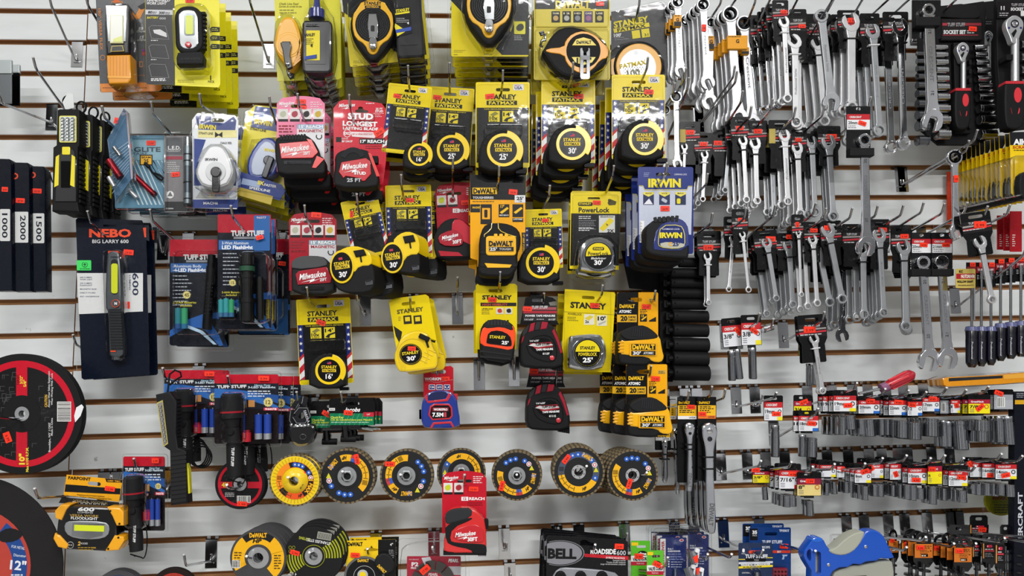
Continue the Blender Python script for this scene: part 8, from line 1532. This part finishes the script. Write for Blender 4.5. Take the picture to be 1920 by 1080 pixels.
# ------------------------------------------------ roadside kit
t = Th('bicycle_tool_kit', 'black roadside bicycle kit with a grey oval emblem', 'tool kit', 1095, 1040, .16, 'black roadside kits')
with t.part('backing_card') as p:
    p.prism([(1025, 1008), (1029, 1004), (1046, 1005), (1172, 1012), (1177, 1016), (1178, 1120), (1025, 1120)], 0, 1.4, '#222226:g', holes=[[(1088, 1014), (1094, 1012), (1100, 1013), (1104, 1016), (1113, 1018), (1114, 1024), (1088, 1022)]])
    e = lambda k, c, dd: p.flat([(1050+46*k*math.cos(a), 1037+24*k*math.sin(a)) for a in [2*PI*i/40 for i in range(40)] if 1050+46*k*math.cos(a) > 1024], dd, c)
    e(1, '#77777c', .4); e(.95, '#1d1d20', .6); e(.9, '#84848a', .8)
    p.text('BELL', 1054, 1038, 17.5, 1.1, '#1a1a1c', w=54, rot=1, bold=.09); p.text('ROADSIDE', 1131, 1034, 9, .7, '#f2f2f2', w=48, rot=1, bold=.07); p.text('600', 1165, 1036.5, 8.6, .7, '#c8c8cc', w=17, rot=1); p.flat([(1096, 1038), (1178, 1043), (1178, 1050), (1096, 1044)], .5, '#c41f2c'); p.text('25 PIECE VALUE PACK', 1154, 1046, 3.2, .9, '#f2f2f2', w=36, rot=2, bold=.03)
    for i, s_ in enumerate(('Compact tool kit', "Trousse d'outils compacte", 'Juego de herramientas compacto')): p.text(s_, 1173, 1051+i*3.6, 2.6, .7, '#d0d0d0', w=(24, 36, 47)[i], al='r', rot=1)
    p.sticker(1161, 1024.5, '24.99', 17, 10, 3, 1.6)
with t.part('tool_tray', label='grey tray of black tools') as p:
    p.prism(sm([(1034, 1084), (1046, 1066), (1066, 1064), (1150, 1071), (1164, 1084), (1166, 1120), (1034, 1120)], 1), 6, 5, '#8a8c92:p', bev=2)
    for x in (1050, 1088, 1128): p.prism(sm([(x-10, 1082), (x-4, 1072), (x+8, 1072), (x+14, 1084), (x+12, 1112), (x-10, 1112)], 1), 14, 10, '#17171a:r', bev=2)
stack(t, 3, .03, 'black roadside bicycle kit', 'black roadside kits', jx=-.001, drop=.001, rot=.5); hook(1116, 1021, .21, 'peg hook through the black roadside kit', up=.012)
# ------------------------------------------------ valve cores
def slime(label, x0, y0, x1, y1, d, sx, sy, srot):
    t = Th('valve_core_card', label, 'valve core card', x0, y0, d); w = x1-x0
    with t.part('backing_card') as p:
        p.prism(rr(x0, y0, x1, y1, 1.5), 0, 1.4, '#5cb82e:g', holes=[slot(x0+w*.55, y0+11, w*.5, 5)]); p.flat(rr(x0+1, y0+3, x0+w*.38, y0+9, 1), .4, '#efc61c'); p.flat(circ(x0+w*.6, y0+24, w*.24, 16, w*.15), .4, '#1a1a1a'); p.text('slime', x0+w*.6, y0+24, 5, .8, '#e8e8e8', w=w*.42, bold=.08)
        p.flat(rr(x0, y0+28, x1, y0+39), .5, '#e8e8e4'); p.text('VALVE CORES', x0+w*.52, y0+34, 6, .9, K, w=w*.86, bold=.08, rot=-4); p.flat(rr(x0, y0+39, x1, y0+46), .6, '#b81c34'); p.text('FOUR PACK', x0+w*.5, y0+42.5, 2.8, .9, '#e8c8d0', w=w*.4)
        p.sticker(sx, sy, '3.99', 16, 10, srot, 1.6)
    with t.part('valve_cores', label='brass valve cores in clear pockets') as p:
        for k in range(3): p.cyl((x0+w*.4, y0+55+k*10, 4), (x0+w*.9, y0+56+k*10, 4), 2, '#b8b090:c', 8)
    return t
slime('green valve core card at the rear, taller of the two', 1183, 1014, 1219, 1095, .13, 1198, 1043, 3); slime('green valve core card in front, with a tilted price tag', 1213, 1032, 1244, 1110, .18, 1232, 1058, 25)
hook(1252, 1045, .24, 'peg hook through the green valve core cards', up=.018)
# ------------------------------------------------ screwdriver blisters
for i, (dx, dy, d) in enumerate(((0, 0, .15), (42, -6, .10))):
    t = Th('screwdriver_pack', ('navy blister of an eight-in-one screwdriver behind the hanging cylinders', 'navy screwdriver blister half hidden at the rear right')[i], 'screwdriver', 1270+dx, 1040+dy, d)
    with t.part('backing_card') as p:
        p.prism(rr(1237+dx, 1008+dy, 1287+dx, 1110, 2), 0, 1.2, '#1f2c66:g'); p.flat(rr(1238+dx, 1010+dy, 1248+dx, 1110), .4, '#e0dcdc'); p.text('SCREWDRIVER', 1243+dx, 1044+dy, 5, .8, '#a82430', w=60, rot=-90, bold=.06); p.text('8-in-1', 1252+dx, 1029+dy, 3, .7, '#e8e8f0', w=10, al='l', bold=.05); p.text('SCREWDRIVER', 1252+dx, 1033.5+dy, 3, .7, '#e8e8f0', w=24, al='l', bold=.06); p.lines(1252+dx, 1038+dy, 1284+dx, 3, 5, 1.8, .7, '#7a86b8')
        for k in range(3): p.flat(circ(1254+dx, 1053+k*4.6+dy, 1.6, 8), .8, '#e0e4ee'); p.lines(1258+dx, 1053+k*4.6+dy, 1284+dx, 1, 3, 1.4, .7, '#c0c6dc')
        p.flat(circ(1278+dx, 1013+dy, 4, 14, 2.6), .7, '#e8e8f0'); p.flat(circ(1278+dx, 1013+dy, 3, 12, 1.8), .9, '#b82430')
    with t.part('screwdriver') as p: p.cyl((1266+dx, 1066, 8), (1265+dx, 1100, 8), 3, '#8a9ab8:c', 12)
    with t.part('clear_blister') as p: p.prism(rr(1232+dx, 996+dy, 1294+dx, 1115, 9), 8, 7, 'clear', bev=4, back=False); p.prism(rr(1228+dx, 990+dy, 1290+dx, 1115, 9), 2, 4, 'clear', bev=2, back=False)
    stack(t, 2, .022, ('front navy eight-in-one screwdriver blister', 'rear navy screwdriver blister')[i], None, jx=-.003, drop=-.002)
t = Th('key_barrel', 'bunch of chrome barrels with white caps and orange tags', 'lock', 1305, 1050, .2)
for i, (x, y, r) in enumerate(((1300, 1032, 9), (1293, 1062, 8), (1308, 1068, 9))):
    with t.part('barrel', label='chrome barrel') as p: p.cyl((x-4, y+2, 2), (x+4, y+24, 8), r, '#b0b2b5:c', 18)
    with t.part('cap', label='white cap') as p: p.prism(rotp(rr(x+4, y-6, x+12, y+2, 2), 20, x, y), 14, 8, '#e8eaec:p', bev=1); p.prism(rotp(rr(x+9, y, x+12, y+30, 1), 8, x, y), 12, 2, '#e4e6e8:p')
with t.part('price_tag', label='orange tag') as p: p.flat([(1299, 1045), (1309, 1040), (1309, 1054), (1304, 1056)], 26, '#ff3a22'); p.flat([(1305, 1066), (1312, 1064), (1310, 1078), (1307, 1078)], 26, '#ff3a22')
hook(1327, 1039, .24, 'peg hook with a red-brown tip holding the chrome barrels', up=.014); hook(1372, 1039, .25, 'long bare peg hook right of the chrome barrels', up=.010)
# ------------------------------------------------ navy bit packs
def bits(label, x0, y0, x1, d, kind, grp=None, n=0):
    t = Th('bit_set_card', label, 'bit set', x0, y0, d, grp); w = x1-x0
    with t.part('backing_card') as p:
        p.prism(rr(x0, y0, x1, 1120, 3), 0, 1.4, '#163a78:g' if kind == 35 else '#22304e:g', holes=[slot(x0+w*.52, y0+12, w*.3, 6)])
        if kind == 35:
            p.flat(rr(x0+1, y0+2, x0+w*.2, y0+24, 1), .3, '#1a1c22'); p.text('35', x0+w*.13, y0+9, 6, .8, '#f0f0f0', w=9, bold=.08); p.text('PIECE', x0+w*.13, y0+15, 2.6, .8, '#c8c8c8', w=8); p.text('TP35KIT', x0+w*.84, y0+6, 4, .8, '#d8e0ec', w=19, bold=.06); p.text('TUFF STUFF', x0+w*.55, y0+27, 5.6, .8, '#c8ccd4', w=38, bold=.07); p.flat(rr(x0+2, y0+43, x1-1, y0+48), .5, '#c83a28'); p.text('SET', x0+w*.72, y0+45.5, 3.4, .8, '#e8e8e8', w=8, bold=.05)
            p.flat([(x1-17, y0+51), (x1-6, y0+51), (x1-8, y0+54), (x1-12, y0+54), (x1-13, y0+60), (x1-17, y0+60), (x1-15, y0+54)], .6, '#9ab0d0'); p.sticker(x1-13, y0+35, '17.99', 16, 9, 3, 1.6)
            p.prism(rr(x1-34, y0+76, x1-6, y0+130, 3), 8, 7, '#9a1a34:p', bev=2); [p.flat(circ(x1-29+i*6.4, y0+83+j*7, 2.2, 10), 8.4, '#4a0c1a') for i in range(4) for j in range(2)]
        else:
            p.text('8', x0+9, y0+14, 6.4, .8, '#f2f2f2', bold=.1); p.text('PIECE', x0+9, y0+20, 2.4, .8, '#c8c8c8', w=7); p.text('95295', x0+w*.8, y0+8, 4, .8, '#d8e0ec', w=15, bold=.03); p.text('TUFF STUFF', x0+w*.52, y0+25, 6.6, .9, '#d4d6da', w=42, bold=.09); p.prism([(x0+13, y0+29), (x1-12, y0+29), (x1-14, y0+35), (x0+15, y0+35)], .8, .4, '#101114'); p.text('TOOLS', x0+w*.52, y0+32, 2.6, 1.3, '#c8c8c8', w=9); p.flat(rr(x0+19, y0+14, x0+31, y0+20, 2), .7, '#d8442a')
            p.flat(rr(x0, y0+30, x0+12, y0+31.5), .6, '#e8cf2a'); p.flat(rr(x1-11, y0+27, x1, y0+28.5), .6, '#e8cf2a'); p.flat([(x0, y0+36), (x1, y0+34), (x1, y0+38), (x0, y0+40)], .5, '#c8ccd4'); p.text('MAGNETIC SCREWDRIVER', x0+w*.5, y0+40.6, 3.6, .9, '#e8e8e8', w=55, rot=-2, bold=.07); p.flat([(x0, y0+44), (x1, y0+41), (x1, y0+45), (x0, y0+48)], .6, '#e8cf2a'); p.lines(x0+8, y0+45, x1-8, 1, 2, 1.4, .8, '#3a3410', -2); p.text('CONTAINS', x0+13, y0+56, 2.6, .8, '#d8d8d8', w=14)
    if kind == 8:
        with t.part('clear_blister') as p: p.prism(sm([(x0+24, y0+50), (x0+34, y0+44), (x0+44, y0+52), (x0+46, y0+90), (x0+24, y0+90)], 1), 18, 16, 'clear', bev=4, back=False)
        with t.part('screwdriver_tip') as p: p.cyl((x0+34, y0+54, 8), (x0+34, y0+88, 8), 5, '#9aa0a8:c', 14)
    if n: stack(t, n, .02, label, grp, jx=-.008, drop=-.005)
bits('blue 35-piece bit set card with a red bit tray', 1405, 989, 1483, .12, 35, 'blue bit set cards', 1); bits('navy eight-piece magnetic screwdriver card', 1385, 1018, 1449, .18, 8)
hook(1431, 1031, .24, 'peg hook through the navy magnetic screwdriver card', up=.014)
# ------------------------------------------------ blue pipe cutter
t = Th('pipe_cutter', 'large bright blue and grey pipe cutter in front of the low hooks', 'pipe cutter', 1590, 1040, .26)
B = [(1521, 1014), (1524, 1009), (1532, 1008), (1541, 1009), (1546, 1014), (1551, 1024), (1558, 1032), (1568, 1036), (1586, 1036), (1600, 1029), (1612, 1016), (1622, 997), (1630, 994), (1642, 994), (1650, 998), (1658, 1006), (1666, 1022), (1676, 1042), (1677, 1046), (1668, 1048), (1660, 1048), (1652, 1047), (1644, 1052), (1632, 1053), (1624, 1054), (1614, 1059), (1600, 1058), (1590, 1064), (1574, 1065), (1562, 1072), (1556, 1084), (1554, 1120), (1521, 1120), (1522, 1070), (1512, 1054), (1507, 1042), (1508, 1032)]
with t.part('body', label='bright blue body') as p:
    p.prism(B, 22, 26, '#0a4db6:p', bev=3, holes=[sm([(1512, 1036), (1516, 1030), (1521, 1030), (1521, 1054), (1514, 1048)], 1), rr(1529, 1034, 1539.5, 1077, 5)]); p.prism(sm([(1521, 1012), (1530, 1007), (1541, 1008), (1545, 1014), (1536, 1018), (1524, 1017)], 1), 23, 28, '#1560c8:p', bev=2)
with t.part('grip', label='grey rubber grip') as p: p.prism(sm([(1556, 1030), (1566, 1028), (1580, 1014), (1600, 1000), (1622, 995), (1620, 1006), (1612, 1022), (1598, 1036), (1582, 1042), (1564, 1040), (1554, 1034)], 1), 24, 30, '#a3a597:r', bev=3); p.prism(rr(1529, 1033, 1540, 1078, 5), 6, 4, '#a3a597:r')
with t.part('trigger', label='grey finger grip') as p: p.prism(sm([(1556, 1120), (1560, 1076), (1580, 1066), (1600, 1060), (1616, 1060), (1640, 1054), (1668, 1050), (1676, 1056), (1678, 1120)], 1), 14, 18, '#9c9e92:r', bev=3); p.prism(sm([(1574, 1120), (1576, 1082), (1640, 1078), (1650, 1120)], 1), 15.4, 4, '#4a4440:r')
with t.part('rivet') as p:
    for x, y in ((1623, 1025), (1553.5, 1059)): p.lathe([(3, 0), (3, 1), (2, 1.8), (0, 2)], x, y, 22, '#d0d0d2:c', n=14)
hook(1529, 1033, .29, 'peg hook through the blue pipe cutter', up=.006)
# ------------------------------------------------ orange and black driver hangers
def hang(label, x0, y0, w, h, d, st, style, n=0, grp=None, lean=0):
    t = Th('driver_hanger', label, 'driver', x0, y0, d, grp, o=(0, 0)); y1 = h
    with t.part('hanger', label='black plastic hanger with a round eye') as p:
        p.prism(circ(w/2, -8, w*.42, 24, 14), -1, 2.4, '#17171a:p', holes=[circ(w/2, -9, w*.28, 18, 7)]) if style == 'o' else p.prism([(0, -14), (3, -18), (w-3, -18), (w, -14), (w, 0), (0, 0)], -1, 2, '#2a2b2d:p', holes=[slot(w/2, -11, w*.4, 6)])
        p.prism([(-2, 0), (w+2, 0), (w+1, h+8), (w*.8, h+18), (w*.2, h+18), (-1, h+8)], -2, 2, '#141416:p')
    with t.part('printed_label') as p:
        if style == 'o': p.flat(rr(0, 0, w, h), .4, '#cf7428:g'); p.lines(w*.5, 3, w-2, 2, 3.4, 2, .8, '#7a3a10'); p.lines(w*.3, 11, w-5, 3, 3, 1.2, .8, '#7a3a10'); p.prism(rr(w*.35, h-7, w*.74, h-2), .7, .2, '#241a14'); p.lines(w*.38, h-5, w*.7, 1, 2, 2, 1, '#e8dccc'); p.flat(circ(w-4, 13, 1.6, 8), .8, '#7a3a10')
        else: p.flat(rr(0, 0, w, h), .4, '#26262a:g'); p.flat(rr(0, 0, 2.4, h), .6, '#c98a44'); p.flat(rr(w*.32, h*.1, w*.8, h*.28, 2), .7, '#c42440'); p.flat(rr(w*.38, h*.14, w*.44, h*.24), .9, '#f0e0e4'); p.flat(rr(3, h*.45, w-1, h*.55), .7, '#b83440'); p.lines(4, h*.36, w-2, 1, 2, 1.8, .7, '#c8c8c8'); p.lines(4, h*.64, w-2, 3, 3, 1.2, .7, '#9a9a9c')
        if st: p.sticker(st[0], st[1], '3.99', min(15, w*.5), 8.5, 2, 1.6)
    with t.part('driver', label='dark steel driver with washers') as p:
        p.cyl((w/2, h+10, 6), (w/2+lean, h+70, 6), 3, '#77787b:c', 10); [p.cyl((w/2, h+22+k*16, 6), (w/2, h+25+k*16, 6), w*.34, '#2a2b2e:p', 18) for k in range(3)]
    if n: stack(t, n, .022, label, grp, jx=-.001)
HG = [(1666, 1014, 18, 22, .10, (7, -1), 'o'), (1691, 1018, 30, 20, .14, (12, 2), 'o'), (1715, 1020, 34, 26, .18, (11, 7), 'o'), (1749, 1024, 30, 18, .16, (7, 4), 'o'), (1789, 1027, 33, 27, .22, (10, 6), 'o'),
    (1780, 1002, 38, 36, .10, None, 'k'), (1824, 1020, 14, 24, .17, None, 'k'), (1843, 1019, 22, 28, .19, None, 'k'), (1867, 1022, 16, 34, .23, None, 'k'), (1819, 984, 33, 16, .08, (23, 9), 'k'), (1876, 1002, 19, 12, .14, (9, 4), 'k'), (1897, 1003, 22, 14, .15, (10, 4), 'k')]
for i, (x, y, w, h, d, st, s_) in enumerate(HG):
    k = 'orange-labelled driver hanger' if s_ == 'o' else 'black and red driver hanger'; j = i if s_ == 'o' else i-5
    pl = f'{ORDW[j]} from left at the bottom right' if s_ == 'o' else ('behind the orange ones', 'narrow, second of its row', 'wide, below the long rod', 'turned sideways on its tip', 'high, near the wall', 'left one under the right edge', 'cut by the right edge')[j]
    hang(f'{k}, {pl}', x, y, w, h, d, st, s_, 2 if s_ == 'o' and i in (2, 4) else 0, f'{k}s on peg {i+1}' if 0 else None)
for i, (x, y, L) in enumerate(((1736, 1007, .25), (1789, 1019, .25), (1830, 1019, .26), (1884, 1009, .27), (1700, 1026, .25), (1935, 1000, .27), (1960, 1014, .28))): hook(x, y, L, f'long peg hook over the bottom right driver hangers, {("second", "third", "fourth", "fifth", "first", "sixth", "seventh")[i]} from left', up=.01)
t = Th('clear_pack', 'clear plastic pack of small parts behind the blue pipe cutter', 'parts pack', 1575, 1020, .08, single=True)
with t.part('pack') as p: p.prism(rr(1560, 1003, 1600, 1040, 5), 12, 12, 'clear', bev=4); p.prism(rr(1564, 1010, 1596, 1036, 3), 6, 4, '#7d8094:c')
# ------------------------------------------------ right edge packs
t = Th('tool_pack', 'tall dark navy pack with vertical white lettering at right edge', 'tool pack', 1930, 900, .16)
with t.part('pack_body') as p: p.prism(rr(1902, 734, 1975, 1120, 2), 0, 20, '#1d2130:g', bev=1); p.flat(rr(1903, 750, 1975, 758), .4, '#d8a41c'); p.lines(1906, 737, 1925, 3, 3.4, 1.4, .5, '#9a9ca4'); p.text('ERCRAFT', 1913, 966, 8.5, .6, '#c8ccd4', w=86, rot=-90, bold=.05)
t = Th('repair_kit_pack', 'round repair kit label in a clear pack above the bottom right hooks', 'repair kit', 1880, 935, .06)
with t.part('round_label') as p: p.prism(circ(1878, 938, 33, 36, 29), 0, 2, '#a8a020:g'); p.prism(circ(1878, 938, 30, 36, 26), .6, .4, '#8a8a1a:g'); p.text('REPAIR KIT', 1882, 934, 5.4, 1.4, '#7a2a14', w=42, bold=.07); p.text('Each Kit Contains', 1882, 941, 3.4, 1.2, '#5a6010', w=40); [p.lines(1864, 946+i*4.6, 1898, 1, 3, 1.6, 1.2, '#3a3a10') for i in range(4)]
with t.part('clear_pack') as p: p.prism(rr(1846, 860, 1908, 1040, 8), 8, 8, 'clear', bev=3, back=False)
# ------------------------------------------------ loose things on the pegs
t = Th('screwdriver', 'red clear-handled screwdriver lying across the peg hooks', 'screwdriver', 1685, 714, .17)
with t.part('handle', label='translucent red handle') as p:
    k = t.mm*.001; pts = [(1655, 727, 0), (1662, 724, 0), (1672, 720, 0), (1700, 706, 0), (1708, 703, 0), (1714, 700, 0)]; p.tube(pts, [6*k, 8*k, 10*k, 11*k, 10*k, 4*k], '#b01a2c:p', 14); [p.tube([(1670+dx, 721+dy, dz), (1704+dx, 705+dy, dz)], .0026, '#d83a44:p', 6) for dx, dy, dz in ((-4, -8, 6), (0, 0, 14), (4, 8, 6))]
with t.part('collar', label='clear collar') as p: p.cyl((1652, 729, 0), (1668, 722, 0), 9, '#8a5a7a:p', 14, r2=8)
with t.part('shaft') as p: p.cyl((1610, 738, 0), (1654, 728, 0), 2.4, '#b8babd:c', 10)
t = Th('tool_box_pack', 'long amber and black carton lying on the peg hooks', 'carton', 1850, 715, .18)
with t.part('carton') as p:
    p.prism([(1768, 711), (1778, 708), (1880, 703), (1930, 698), (1930, 716), (1880, 720), (1776, 725), (1770, 722)], 0, 60, '#e89a20:g', bev=1); p.flat([(1779, 709), (1880, 704), (1880, 709), (1779, 715)], .6, '#3a3c42'); p.flat([(1882, 703), (1930, 699), (1930, 708), (1882, 711)], .6, '#f0b040')
with t.part('clear_window') as p: p.prism([(1764, 712), (1776, 705), (1930, 696), (1930, 718), (1776, 728), (1766, 724)], 3, 50, 'clear', bev=2, back=False)
